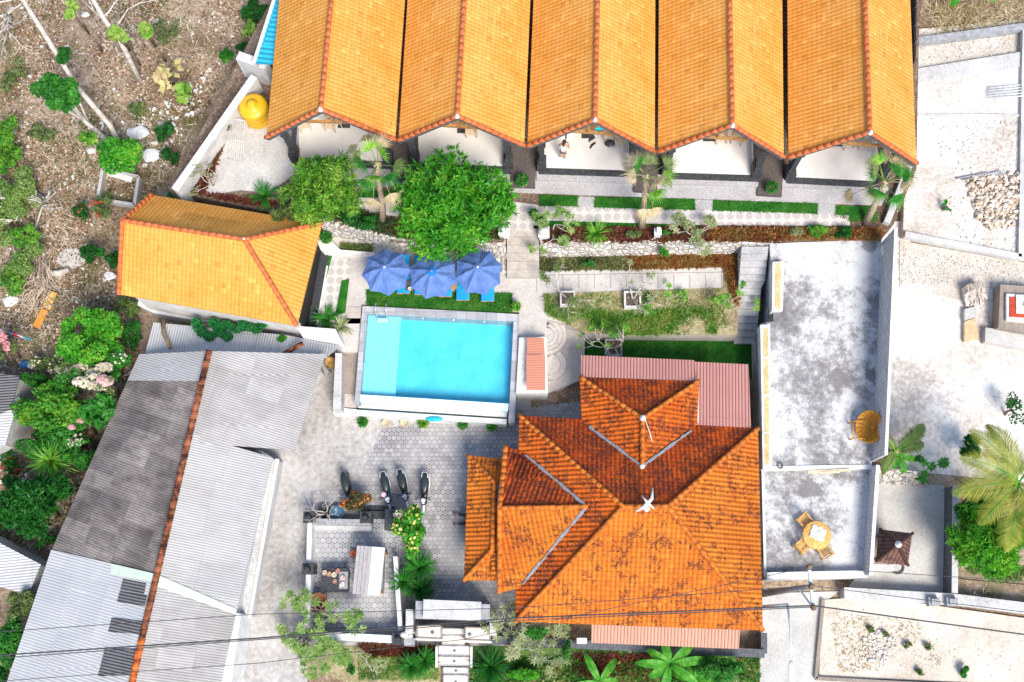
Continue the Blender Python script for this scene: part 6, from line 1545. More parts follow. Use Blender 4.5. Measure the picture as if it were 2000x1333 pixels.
# wooden tree guard / raised bed frame
t = thing('tree_surround', 'rough concrete frame around the foot of the clipped green tree', 'frame', P(225, 365, 0))
q_ = PP([(200, 330), (270, 345), (262, 400), (190, 388)], .5)
for k in range(4): MB().bar(q_[k] - Vector((0, 0, .25)), q_[(k + 1) % 4] - Vector((0, 0, .25)), .16, .5).build('side', M['slabc'], t)
t = thing('stone_bench', 'white stone bench beside the rough concrete frame', 'bench', P(240, 343, 0))
MB().bar(P(212, 338, .5), P(258, 352, .5), .3, .1).build('seat', M['chalk'], t); MB().bar(P(218, 340, 0), P(218, 340, .45), .2, .2).build('leg', M['chalk'], t); MB().bar(P(252, 350, 0), P(252, 350, .45), .2, .2).build('leg', M['chalk'], t)
for k, (x0, y0, x1, y1, r_) in enumerate(((95, 535, 135, 527, .16), (75, 400, 110, 375, .06), (60, 470, 90, 380, .05), (240, 735, 262, 720, .05))):
    tag(MB().tube([P(x0, y0, .18), P((x0 + x1) / 2, (y0 + y1) / 2 + 3, .22), P(x1, y1, .2)], [r_, r_ * 1.1, r_ * .8], 8).build('log', M['bark']), ['thick pale log right of the brushwood heap', 'thin pale log near the bleached dead tree', 'long thin pole leaning by the bleached dead tree', 'thin pale stick near the warehouse edge'][k], 'log')
# ------------------------------------------------------------ plants
def blobs_in(c, rad, n, seed, k0=.30, k1=.46):
    rr = random.Random(seed); out = []
    for _ in range(n):
        while True:
            v = Vector((rr.uniform(-1, 1), rr.uniform(-1, 1), rr.uniform(-.9, 1)))
            if v.length < 1: break
        v = v * .78; s = rr.uniform(k0, k1)
        out.append((Vector(c) + Vector((v.x * rad[0], v.y * rad[1], v.z * rad[2])), (rad[0] * s, rad[1] * s, max(rad[2] * s * 1.1, .12))))
    return out
def limbs(base, blobs, r0, seed, maxn=7, fork=.45):
    rr = random.Random(seed); m = MB(); base = Vector(base); c = sum((b[0] for b in blobs), Vector()) / len(blobs)
    f = base.lerp(c, fork) + Vector((rr.uniform(-.1, .1), rr.uniform(-.1, .1), 0))
    m.tube([base, base.lerp(f, .5) + Vector((rr.uniform(-.05, .05), .03, 0)), f], [r0, r0 * .8, r0 * .65], 9)
    for b in blobs[:maxn]:
        e_ = b[0]; md = f.lerp(e_, .5) + Vector((rr.uniform(-.12, .12), rr.uniform(-.12, .12), .1))
        m.tube([f, md, e_], [r0 * .5, r0 * .32, r0 * .1], 6)
    return m
def shrub(name, label, px, py, z, zc, rpx, rpy, rz, n, L, W, mat, seed, base=None, cat=None, nb=14, group=None, fl=None, r0=.08, up=.35, ks=(.24, .42), bark=None, rnd=.8, blobs=None, flat=1.0):
    """crown centred on the pixel (px,py) at height zc, radii in pixels, standing at height z"""
    c = P(px, py, zc); s_ = (P(px + rpx, py, zc) - c).length; s2 = (P(px, py + rpy, zc) - c).length
    b = P(*base, z) if base else Vector((c.x, c.y, z))
    t = thing(name, label, cat or name.split('_')[-1], b, group)
    bl = blobs or blobs_in(c, (s_, s2, rz), nb, seed, *ks)
    C, d, g = crown_pts(bl, n, up, seed=seed)
    D = unit(d * [1, 1, .4] + g.normal(size=d.shape) * rnd); D[:, 2] -= .15
    Nn = unit(d + g.normal(size=d.shape) * .5 + [0, 0, .5])
    C[:, 2] = np.maximum(C[:, 2], z + .04)
    fast_mesh('crown', leaves(C, D, Nn, g.uniform(.55, 1.5, n) * L, g.uniform(.6, 1.4, n) * W), 4, mat, t)
    limbs(b, bl, r0, seed).build('trunk', bark or M['bark2'], t)
    if fl:
        fm, fn, fs = fl; C2, d2, g2 = crown_pts(bl[:max(3, len(bl) // 2)], fn, 1.0, (1.0, 1.12), seed + 50)
        fast_mesh('blossom', leaves(C2, unit(g2.normal(size=d2.shape)), unit(d2 + [0, 0, 1]), fs * g2.uniform(.7, 1.3, fn), fs * g2.uniform(.7, 1.2, fn)), 4, fm, t)
    return t
def tufted(name, label, px, py, z, zc, rpx, rpy, rz, ntuft, nleaf, L, W, mat, seed, base=None, cat='tree', fl=None, r0=.14, nb=20, ks=(.22, .36)):
    """crown made of whorls of long leaves, like the big tree by the pool"""
    c = P(px, py, zc); s_ = (P(px + rpx, py, zc) - c).length; s2 = (P(px, py + rpy, zc) - c).length
    b = P(*base, z) if base else Vector((c.x, c.y, z)); t = thing(name, label, cat, b)
    bl = blobs_in(c, (s_, s2, rz), nb, seed, *ks); C, d, g = crown_pts(bl, ntuft, .5, (.7, 1.22), seed)
    C = np.repeat(C, nleaf, 0); dd = np.repeat(unit(d + [0, 0, .7]), nleaf, 0); D = unit(g.normal(size=C.shape) + dd * .75)
    ln = g.uniform(.7, 1.25, len(C)) * L; C = C + D * ln[:, None] * .5
    fast_mesh('crown', leaves(C, D, unit(dd + g.normal(size=C.shape) * .35), ln, g.uniform(.8, 1.2, len(C)) * W), 4, mat, t)
    limbs(b, bl, r0, seed, 12).build('trunk', M['bark2'], t)
    return t
def strip(pts, ws, nrm=None):
    """blade as quads along pts"""
    out = []; 
    for i in range(len(pts) - 1):
        d = (pts[i + 1] - pts[i]).normalized(); s = d.cross(nrm or Vector((0, 0, 1)))
        s = s.normalized() if s.length > .05 else d.orthogonal().normalized()
        out += [pts[i] - s * ws[i], pts[i + 1] - s * ws[i + 1], pts[i + 1] + s * ws[i + 1], pts[i] + s * ws[i]]
    return out
def rosette_geo(c, n, L, W, seed, e0=10, e1=85, droop=.35, ns=4):
    rr = random.Random(seed); V = []
    for k in range(n):
        a = rr.uniform(0, 2 * PI); e_ = math.radians(rr.uniform(e0, e1)); l = L * rr.uniform(.75, 1.1)
        p = Vector(c); pts = [p]; ws = []
        for i in range(ns):
            ee = e_ - droop * i * rr.uniform(.7, 1.1); p = p + Vector((math.cos(a) * math.cos(ee), math.sin(a) * math.cos(ee), math.sin(ee))) * (l / ns); pts.append(p)
        ws = [W * w_ for w_ in (.7, 1, .85, .5, .06)][:ns + 1] if ns == 4 else [W * (1 - i / ns) for i in range(ns + 1)]
        V += strip(pts, ws)
    return V
def spiky(name, label, px, py, z, n, L, W, mat, seed, e0=5, e1=85, droop=.3, cat='plant', group=None, stem=.15, count=1):
    c = P(px, py, z); t = thing(name, label, cat, c, group)
    V = rosette_geo(c + Vector((0, 0, stem)), n, L, W, seed, e0, e1, droop)
    fast_mesh('leaves', [tuple(v) for v in V], 4, mat, t)
    MB().tube([c, c + Vector((0, 0, stem + .05))], [.09, .06], 8).build('stem', M['palmbark'], t); return t
def fan_palm(label, base, crownpx, z, zt, seed, n=9, L=1.15, dead=4):
    b = P(*base, z); c = P(*crownpx, zt); t = thing('fan_palm', label, 'palm tree', b, 'fan palms in front of the bungalows'); rr = random.Random(seed)
    MB().tube([b, b.lerp(c, .35) + Vector((.06, .03, 0)), b.lerp(c, .7), c], [.2, .15, .12, .13], 10).build('trunk', M['palmbark'], t)
    def frond(a, e_, l, mat, drop, nm, size=.62):
        d = Vector((math.cos(a) * math.cos(e_), math.sin(a) * math.cos(e_), math.sin(e_)))
        q1 = c + d * l * .55 + Vector((0, 0, -drop * .2)); q2 = c + d * l + Vector((0, 0, -drop))
        f = MB(); f.tube([c, q1, q2], [.022, .018, .014], 5); dd = (q2 - q1).normalized(); s = dd.cross(Vector((0, 0, 1))).normalized(); u = s.cross(dd)
        for k in range(17):
            th = (k / 16 - .5) * 2.6; v = dd * math.cos(th) + s * math.sin(th); ln = size * (1 - .25 * abs(th) / 1.3) * rr.uniform(.85, 1.1)
            pts = [q2, q2 + v * ln * .5 + u * .04, q2 + v * ln + Vector((0, 0, -.10 - drop * .2))]
            q_ = strip(pts, [.010, .03, .004], u)
            f.poly(q_[:4]); f.poly(q_[4:])
        f.build(nm, mat, t)
    for k in range(n): frond(k * 2 * PI / n + rr.uniform(-.25, .25), math.radians(rr.uniform(15, 70)), L * rr.uniform(.55, .85), (M['lf_olive'], M['lf_yel'], M['lf_mid'], M['lf_straw'])[rr.choice((0, 1, 2, 2, 3))], rr.uniform(0, .25), 'frond', .8)
    for k in range(dead): frond(rr.uniform(0, 6.28), math.radians(rr.uniform(-45, 5)), L * rr.uniform(.9, 1.2), M['lf_straw'], rr.uniform(.3, .7), 'dead_frond', .7)
    MB().ball(c + Vector((0, 0, -.1)), (.2, .2, .22), 10, 6, .1, rr).build('crownshaft', M['lf_straw'], t)
    return t
def branching(m, p, d, l, r, depth, rr, spread=.55, shrink=.72, ends=None, lift=.1, wob=.25):
    pts = [p]; rs = [r]
    for i in range(3):
        d = (d + Vector((rr.uniform(-wob, wob), rr.uniform(-wob, wob), rr.uniform(-wob, wob) * .6 + lift * .2))).normalized(); p = p + d * l / 3; pts.append(p); rs.append(r * (1 - .12 * (i + 1)))
    m.tube(pts, rs, 6)
    if depth == 0:
        if ends is not None: ends.append((p, d))
        return
    for k in range(rr.choice((2, 2, 3))):
        nd = (d + Vector((rr.uniform(-1, 1), rr.uniform(-1, 1), rr.uniform(-.6, .8))) * spread).normalized()
        branching(m, p, nd, l * shrink * rr.uniform(.8, 1.15), r * .62, depth - 1, rr, spread, shrink, ends, lift, wob)
def frangipani(label, px, py, z, h, r, depth, seed, leafmat, nleaf=7, L=.26, base=None, name='frangipani', cat='plant', dirn=(0, 0, 1), fl=None, bark=None, spread=.9, W=.085, ns=3):
    c = P(*(base or (px, py)), z); t = thing(name, label, cat, c); m = MB(); ends = []; rr = random.Random(seed)
    for k in range(ns):
        a = k * 2 * PI / ns + rr.random(); branching(m, c + Vector((0, 0, 0)), (Vector(dirn) + Vector((math.cos(a) * .6, math.sin(a) * .6, 0))).normalized(), h * .42, r, depth, rr, spread, .74, ends)
    m.build('branches', bark or M['bark'], t)
    if nleaf and leafmat:
        C, D, Nn = [], [], []
        for p, d in ends:
            for k in range(nleaf):
                a = 2 * PI * k / nleaf + rr.random() * .6; v = (Vector((math.cos(a), math.sin(a), rr.uniform(-.1, .5)))).normalized()
                C.append(tuple(p + v * L * .5)); D.append(tuple(v)); Nn.append((rr.uniform(-.3, .3), rr.uniform(-.3, .3), 1))
        fast_mesh('leaves', leaves(np.array(C), np.array(D), np.array(Nn), L, W), 4, leafmat, t)
    if fl:
        fm, fn, fs = fl; C = []; 
        for p, d in ends:
            for k in range(fn): C.append(tuple(p + Vector((rr.uniform(-1, 1), rr.uniform(-1, 1), rr.uniform(-.3, 1))) * .13))
        g = np.random.default_rng(seed); C = np.array(C); fast_mesh('blossom', leaves(C, unit(g.normal(size=C.shape)), unit(g.normal(size=C.shape) + [0, 0, 2]), fs, fs * .8), 4, fm, t)
    return t
def banana(label, px, py, z, h, n, L, seed, dirs=None, W=.27):
    c = P(px, py, z); t = thing('banana_plant', label, 'plant', c); rr = random.Random(seed)
    MB().tube([c, c + Vector((.03, 0, h * .6)), c + Vector((0, 0, h))], [.13, .10, .06], 10).build('trunk', M['lf_olive'], t)
    for k in range(n):
        a = dirs[k] if dirs else k * 2 * PI / n + rr.uniform(-.3, .3); e_ = math.radians(rr.uniform(12, 72)); l = L * rr.uniform(.6, 1.12); p = c + Vector((0, 0, h)); mid = []; N_ = 12
        for i in range(N_ + 1):
            mid.append(p); ee = e_ - i * math.radians(8.5); p = p + Vector((math.cos(a) * math.cos(ee), math.sin(a) * math.cos(ee), math.sin(ee))) * l / N_
        s = Vector((-math.sin(a), math.cos(a), 0)); m = MB()
        for i in range(N_):
            if i < 1: continue
            def wd(j): f = (j - 1) / (N_ - 1); return W * math.sin(PI * min(.985, f * .93 + .06)) ** .6 * (1 + rr.uniform(-.05, .05))
            wa, wb = wd(i), wd(i + 1); tear = .03 if rr.random() < .35 else 0
            for sg in (-1, 1):
                dr = Vector((0, 0, -.06)); A_, B__ = mid[i], mid[i + 1]; gap = (B__ - A_) * tear * 3
                m.poly([A_, B__ - gap, B__ - gap + s * sg * wb + dr + Vector((0, 0, .09)), A_ + s * sg * wa + dr + Vector((0, 0, .09))][:: sg])
        m.build('leaf', M['lf_banana'], t)
        MB().tube(mid, [.025 - .0017 * i for i in range(N_ + 1)], 5).build('midrib', M['lf_yel'], t)
    return t
def coconut(label, crown, z, zt, fronds, seed, L=3.4, mat=None, basepx=None):
    c = P(*crown, zt); b = P(*basepx, z) if basepx else Vector((c.x + .2, c.y, z)); t = thing('coconut_palm', label, 'palm tree', b); rr = random.Random(seed)
    MB().tube([b, b.lerp(c, .5) + Vector((.15, 0, 0)), c], [.2, .15, .14], 12).build('trunk', M['palmbark'], t)
    for (a, e0, lk) in fronds:
        l = L * lk; p = Vector(c); mid = [p.copy()]; N_ = 26; e_ = e0
        for i in range(N_):
            ee = math.radians(e_ - i * 3.1); a2 = a + .012 * i; p = p + Vector((math.cos(a2) * math.cos(ee), math.sin(a2) * math.cos(ee), math.sin(ee))) * l / N_; mid.append(p.copy())
        V = []
        for i in range(3, N_):
            d = (mid[i] - mid[i - 1]).normalized(); s = d.cross(Vector((0, 0, 1))).normalized()
            ll = l * .26 * math.sin(PI * min(.96, (i / N_) * .8 + .18)) * rr.uniform(.85, 1.1)
            for sg in (-1, 1):
                for sub in (0, .33, .66):
                    o_ = mid[i].lerp(mid[i - 1], sub); v = (s * sg + d * .75 + Vector((0, 0, rr.uniform(-.1, .12)))).normalized()
                    V += strip([o_, o_ + v * ll * .5 + Vector((0, 0, .02)), o_ + v * ll + Vector((0, 0, -.16 * ll))], [.010, .015, .002])
        fast_mesh('frond', [tuple(v) for v in V], 4, mat or M['lf_coco'], t)
        MB().tube(mid, [.05 - .0016 * i for i in range(N_ + 1)], 5).build('midrib', M['lf_yel'], t)
    return t

# --- big trees by the bungalows
tufted('shade_tree', 'big bright green leafy tree overhanging the blue umbrellas', 888, 402, L2, 5.6, 120, 114, 1.9, 2300, 9, .31, .085, M['lf_bright'], 27, base=(890, 452), nb=60, ks=(.18, .30))
tufted('leafy_tree', 'yellow green narrow leaved tree between the villa and the westernmost bungalow', 622, 372, L2, 4.9, 84, 72, 1.3, 1000, 8, .30, .065, M['lf_yel'], 22, base=(628, 405), nb=18, r0=.1)
shrub('palm_shrub', 'spreading olive green foliage above the villa ridge, below the narrow leaved tree', 560, 420, L2, 4.2, 34, 24, .5, 900, .24, .06, M['lf_olive'], 23, cat='shrub', nb=8)
fan_palm('fan palm with drooping straw coloured fronds beside the yellow green tree', (747, 432), (737, 322), L2, 7.2, 31, 9, 1.3, 6)
fan_palm('fan palm in front of the gap between the middle and fourth bungalows', (1252, 445), (1262, 345), L2, 6.9, 32, 9, 1.2, 5)
fan_palm('fan palm below the corner of the easternmost bungalow', (1690, 436), (1728, 356), L2, 6.0, 33, 10, 1.2, 4)
spiky('agave_clump', 'green spiky clump at the edge of the concrete yard beside the villa', 520, 388, L2, 60, 1.0, .04, M['lf_mid'], 34, 15, 80, .25)
spiky('spiky_plant', 'green strappy plant in the corner between villa wall and brown stairs', 640, 626, L1, 46, .95, .045, M['lf_mid'], 35, 10, 75, .3)
spiky('spiky_plant', 'yellow striped strappy plant at the edge of the brown pool stairs', 668, 642, L1, 34, .75, .05, M['lf_pale'], 36, 10, 70, .3)
shrub('round_bush', 'clump of leaves over the white rock wall west of the umbrellas', 700, 430, L2, 3.4, 50, 18, .5, 900, .22, .08, M['lf_dark'], 37, cat='shrub', nb=8)
# hedge bed plants
spiky('strappy_plant', 'bright green strappy clump in the red leaved hedge, west part', 1164, 460, L2, 60, .9, .04, M['lf_yel'], 38, 15, 80, .3)
shrub('low_bush', 'bright green low bush at the east end of the hedge', 1602, 452, L2, 3.0, 26, 13, .3, 900, .26, .06, M['lf_yel'], 39, cat='bush', nb=8)
shrub('low_bush', 'pale green low bush just west of the bright green one in the hedge', 1562, 455, L2, 2.95, 20, 11, .25, 600, .18, .06, M['lf_pale'], 40, cat='bush', nb=7)
shrub('low_bush', 'dark green low bush between the bright bush and the eastern fan palm', 1645, 452, L2, 3.0, 24, 14, .3, 800, .2, .07, M['lf_dark'], 41, cat='bush', nb=8)
shrub('low_bush', 'small dark olive bush in the middle of the red leaved hedge', 1237, 462, L2, 2.95, 18, 12, .25, 450, .16, .06, M['lf_olive'], 42, cat='bush', nb=6)
shrub('low_bush', 'olive green bush at the west end of the red leaved hedge', 1098, 468, L2, 3.0, 16, 12, .25, 450, .16, .06, M['lf_olive'], 43, cat='bush', nb=6)
shrub('small_plant', 'small glossy green plant right of the white stone post', 1300, 456, L2, 3.0, 9, 8, .2, 120, .2, .09, M['lf_mid'], 44, cat='plant', nb=4)
shrub('hanging_plant', 'green plant trailing down the face of the white rock wall', 1298, 490, L1, 2.3, 9, 14, .5, 260, .18, .09, M['lf_bright'], 45, cat='plant', nb=5)
frangipani('frangipani with pale crooked stems beside the east pedestal of the wide stairs', 1080, 415, L2, 1.6, .045, 3, 46, M['lf_frang'], 7, .22, base=(1078, 455))
frangipani('round crowned frangipani with pale rosettes east of the white stone post', 1352, 440, L2, 1.5, .04, 3, 47, M['lf_pale'], 8, .24, base=(1352, 462))
shrub('glossy_shrub', 'dark green glossy shrub at the head of the wide stone stairs', 1052, 418, L2, 3.4, 18, 16, .5, 220, .34, .14, M['lf_dark'], 48, cat='shrub', nb=6)
for (c_, lab, sd, lm) in ((PB1, 'leafy stemmed frangipani in the west cream planter', 49, M['lf_olive']), (PB2, 'nearly bare frangipani in the middle cream planter', 50, M['lf_pale']), (PB3, 'bare branched frangipani in the grey planter on the shaded lawn', 51, M['lf_yel'])):
    q_ = c_; t = thing('frangipani', lab, 'plant', q_); m = MB(); ends = []; rr = random.Random(sd)
    for k in range(3):
        a = k * 2.1 + rr.random(); branching(m, Vector(q_), Vector((math.cos(a) * .8, math.sin(a) * .8, 1)).normalized(), .8, .05, 3, rr, .85, .75, ends)
    m.build('branches', M['bark'], t); C, D = [], []
    for p, d in ends:
        if rr.random() < (.8, .35, .3)[sd - 49]:
            for k in range(6): a = k * 1.05; v = Vector((math.cos(a), math.sin(a), .3)).normalized(); C.append(tuple(p + v * .1)); D.append(tuple(v))
    if C: fast_mesh('leaves', leaves(np.array(C), np.array(D), np.array([(0, .1, 1)] * len(C)), .22, .07), 4, lm, t)
frangipani('small yellow green sapling at the dry east end of the garden', 1300, 600, L1, 1.2, .02, 3, 52, M['lf_yel'], 6, .2, ns=2, name='sapling')
frangipani('thin yellow green sapling beside the grey concrete stairs', 1425, 590, L1, 1.4, .02, 3, 53, M['lf_yel'], 6, .2, ns=2, name='sapling')
shrub('small_bush', 'small dark leafy bush right of the middle cream planter', 1268, 582, L1, 1.8, 14, 10, .3, 320, .14, .06, M['lf_dark'], 54, cat='bush', nb=6)
shrub('small_bush', 'rusty green bush in the bed under the rock wall, west part', 1148, 516, L1, 1.7, 16, 7, .2, 320, .16, .06, M['lf_mid'], 55, cat='bush', nb=6)
# pots
PPL = {0: 'leafy potted plant on the walkway between the first two bungalows', 1: 'round bushy potted plant on the walkway west of the middle bungalow', 2: 'small potted plant on the walkway west of the easternmost bungalow',
       3: 'dry little plant in the pot beside the pool corner', 4: 'yellow green plant in the westernmost pot below the pool wall', 7: 'dry plant in the rusty pot just left of the turquoise float',
       10: 'leafy plant in the dark pot right of the turquoise float', 11: 'leafy plant in the dark pot at the east end of the pool wall', 12: 'leafy plant in the clay pot behind the corner of the villa'}
rr = random.Random(3)
for i, (t_, top_, r_, k_) in enumerate(POTS):
    if k_ == 0: continue
    names_ = 'plant'
    C, d, g = crown_pts([(top_ + Vector((0, 0, .25)), (r_ * 1.25, r_ * 1.25, .3))], 170, .4, seed=60 + i)
    tp = thing('potted_plant', PPL[i], 'plant', top_)
    fast_mesh('leaves', leaves(C, unit(d + g.normal(size=d.shape) * .4), unit(d + [0, 0, .6]), .2, .07), 4, M['lf_mid'] if k_ == 1 else M['lf_yel'], tp)
# --- courtyard
frangipani('sprawling frangipani with pale green leaves at the west courtyard wall', 652, 1186, .0, 2.1, .06, 4, 71, M['lf_frang'], 7, .24, base=(645, 1205), cat='tree', name='frangipani_tree', W=.09, ns=3, spread=.75)
frangipani('loose leaved branches hanging over the driveway by the courtyard corner', 600, 1175, .0, 1.8, .035, 4, 72, M['lf_frang'], 5, .2, base=(618, 1215), cat='tree', name='frangipani_tree', W=.08, dirn=(-1.1, .35, .9), ns=2)
frangipani('bright green leaved branches over the south courtyard wall', 632, 1254, 0, 1.5, .04, 4, 73, M['lf_frang'], 7, .24, base=(645, 1268), cat='tree', name='frangipani_tree', W=.09, ns=3)
frangipani('leafless white branched plant in the black corner pot', 640, 985, .4, 1.7, .045, 3, 74, None, 0, base=(636, 1002), ns=4, spread=.8)
shrub('flowering_bush', 'dark bush dotted with orange flowers beside the half hidden scooter', 692, 982, 0, 1.1, 34, 26, .6, 1700, .14, .06, leafm('leaf_bronze', [(.03, .05, .015), (.12, .10, .03), (.2, .16, .05)]), 75, cat='bush', fl=(M['fl_or'], 150, .13))
shrub('flowering_shrub', 'tall green shrub with yellow and pink blossoms beside the courtyard entrance', 808, 1042, 0, 2.3, 40, 48, .9, 1500, .30, .15, M['lf_bright'], 76, cat='shrub', fl=(M['fl_yel'], 120, .15), nb=14)
shrub('flowering_shrub', 'lower part of the blossoming shrub, with cream and pink flowers', 795, 1010, 0, 2.2, 26, 20, .5, 300, .24, .12, M['lf_yel'], 77, cat='shrub', fl=(M['fl_cream'], 140, .14), nb=8)
for k, (px, py, L_, lab) in enumerate(((822, 1110, 1.0, 'bright green spiky rosette nearest the blossoming shrub'), (790, 1138, .85, 'bright green spiky rosette against the east courtyard wall'), (824, 1153, .9, 'darker spiky rosette above the entrance canopy'))):
    spiky('spiky_rosette', lab, px, py, .4, 150, L_, .035, M['lf_mid'] if k < 2 else M['lf_dark'], 80 + k, 0, 88, .22, group='spiky rosettes by the courtyard', stem=.4)
for k, (px, py, L_, lab) in enumerate(((806, 1302, .85, 'green spiky rosette left of the entrance steps'), (832, 1290, .8, 'light tipped spiky rosette touching the entrance steps'), (958, 1302, 1.25, 'largest dark green spiky rosette right of the entrance steps'))):
    spiky('spiky_rosette', lab, px, py, .05, 170, L_, .035, M['lf_mid'] if k != 2 else M['lf_dark'], 85 + k, 0, 88, .2, group='spiky rosettes by the entrance steps', stem=.3)
frangipani('pale leafless twiggy shrub at the verge corner by the road', 735, 1305, 0, 1.2, .035, 3, 88, M['lf_pale'], 3, .15, base=(728, 1312), cat='shrub', name='bare_shrub')
shrub('small_bush', 'small dark green bush at the verge corner', 684, 1310, 0, .6, 10, 14, .4, 300, .16, .07, M['lf_mid'], 89, cat='bush', nb=5)
frangipani('large pale leaved frangipani between entrance gate and big house', 1000, 1225, 0, 2.0, .05, 4, 90, M['lf_pale'], 6, .24, base=(1000, 1232), cat='tree', name='frangipani_tree', W=.07)
frangipani('dry leaved frangipani over the grey boundary wall right of the steps', 1045, 1275, 0, 1.9, .045, 4, 91, M['lf_pale'], 6, .24, base=(1040, 1272), cat='tree', name='frangipani_tree', W=.07)
shrub('leafy_shrub', 'green leafy shrub behind the grey boundary wall, under the tile eave', 1045, 1235, 0, 1.8, 28, 14, .5, 500, .26, .1, M['lf_mid'], 92, cat='shrub', nb=8)
shrub('conifer', 'slim dark green conifer against the grey boundary wall', 1106, 1268, 0, 1.6, 8, 26, .6, 800, .14, .04, M['lf_mid'], 93, cat='conifer', nb=8, up=.8)
banana('broad leaved banana plant at the south edge left of centre verge', 1168, 1330, 0, 1.2, 6, 1.5, 94, W=.18)
banana('large banana plant with a yellow green stem in front of the peach awning', 1300, 1296, 0, 1.6, 8, 1.7, 95, W=.2)
banana('banana plant with pale fruit stalk reaching east in front of the peach awning', 1352, 1325, 0, 1.1, 6, 1.4, 96, W=.18)
shrub('leafy_bush', 'dense bright green bush at the south east corner of the big house', 1408, 1308, 0, 1.6, 48, 30, .8, 3400, .24, .06, M['lf_mid'], 97, cat='bush', nb=14)
shrub('leafy_bush', 'low green ground bush right of the largest spiky rosette', 1028, 1318, 0, .7, 36, 16, .3, 1300, .2, .08, M['lf_bright'], 98, cat='bush', nb=9)
# --- west side wild
shrub('clipped_tree', 'round clipped bright green tree above the rough concrete frame', 236, 306, 0, 2.4, 46, 32, .9, 3600, .16, .12, M['lf_bright'], 101, cat='tree', nb=18, ks=(.35, .5))
shrub('leafy_tree', 'dense green leaf clump on the double stemmed white tree', 110, 180, 0, 4.6, 44, 42, 1.0, 3200, .19, .15, M['lf_mid'], 102, base=(228, 295), cat='tree', nb=16, bark=M['bark'], r0=.15)
shrub('leaf_cluster', 'small dark green leaf cluster higher on the slim white tree', 118, 103, 0, 5.6, 20, 20, .5, 700, .18, .12, M['lf_dark'], 103, base=(150, 150), cat='tree', nb=7, bark=M['bark'])
shrub('leaf_cluster', 'light green leaf tuft halfway up the slim white tree', 172, 268, 0, 3.0, 18, 18, .4, 260, .26, .16, M['lf_yel'], 104, cat='tree', nb=6, bark=M['bark'])
def slim(name, label, pts, rs, cat='tree', extra=()):
    q_ = [P(*p) for p in pts]; t = thing(name, label, cat, Vector((q_[0].x, q_[0].y, 0)))
    m = MB().tube(q_, rs, 9)
    m.build('trunk', M['bark'], t); rr = random.Random(len(label))
    b = MB(); ends = []
    for (f, dx_, dy_, l, dep) in extra:
        i_ = min(int(f * (len(q_) - 1)), len(q_) - 2); p_ = q_[i_].lerp(q_[i_ + 1], f * (len(q_) - 1) - i_)
        branching(b, p_, Vector((dx_, dy_, .25)).normalized(), l, .05, dep, rr, .6, .75, ends)
    if extra: b.build('branches', M['bark'], t)
    return t, ends
slim('white_tree', 'long slim white trunk leaning up to the north west corner', [(242, 300, 0), (215, 245, 1.6), (150, 170, 3.6), (95, 80, 5.5), (35, -15, 7.4)], [.15, .14, .13, .12, .1], extra=((.98, -.6, -.5, 1.6, 3), (.98, -1, .2, 1.5, 3), (.95, -.3, -.8, 1.2, 2)))
slim('white_tree', 'second slim white trunk running beside the first above the clipped tree', [(238, 300, 0), (195, 262, 1.6), (152, 225, 3.0), (140, 195, 3.8)], [.13, .12, .1, .07])
t_, e_ = slim('pale_tree', 'pale tree with broad light green leaves leaning toward the top edge', [(275, 160, 0), (235, 80, 2.4), (205, 40, 3.6), (170, -20, 5.0)], [.15, .14, .12, .1], extra=((.5, .8, .3, 1.4, 2), (.5, -.9, .5, 1.3, 2), (.7, .9, .7, 1.3, 2), (.8, -.5, .9, 1.2, 2)))
broad = leafm('broad_leaf', [(.10, .26, .03), (.22, .42, .05), (.45, .48, .16)])
for (px, py, rx_, ry_, zc_, lab, mt_, sd) in ((140, 22, 14, 18, 4.2, 'cluster of big light green leaves near the top left', broad, 111), (230, 66, 18, 16, 3.4, 'cluster of big light green leaves on the pale leaning tree', broad, 112), (286, 62, 14, 12, 3.2, 'small cluster of big leaves right of the pale leaning tree', broad, 113),
        (325, 145, 28, 34, 2.2, 'clump of big cream and yellow leaves north of the white rack', leafm('broad_cream', [(.4, .42, .12), (.62, .55, .25), (.7, .5, .3)]), 114), (355, 185, 18, 26, 2.0, 'clump of big lime green leaves below the cream ones', broad, 115)):
    shrub('broad_leaf_plant', lab, px, py, 0, zc_, rx_, ry_, .5, 42, .46, .40, mt_, sd, cat='plant', nb=6, rnd=.5)
shrub('small_shrub', 'small green shrub right of the clipped tree', 322, 254, 0, .8, 24, 22, .4, 420, .22, .1, M['lf_dark'], 116, cat='shrub', nb=7)
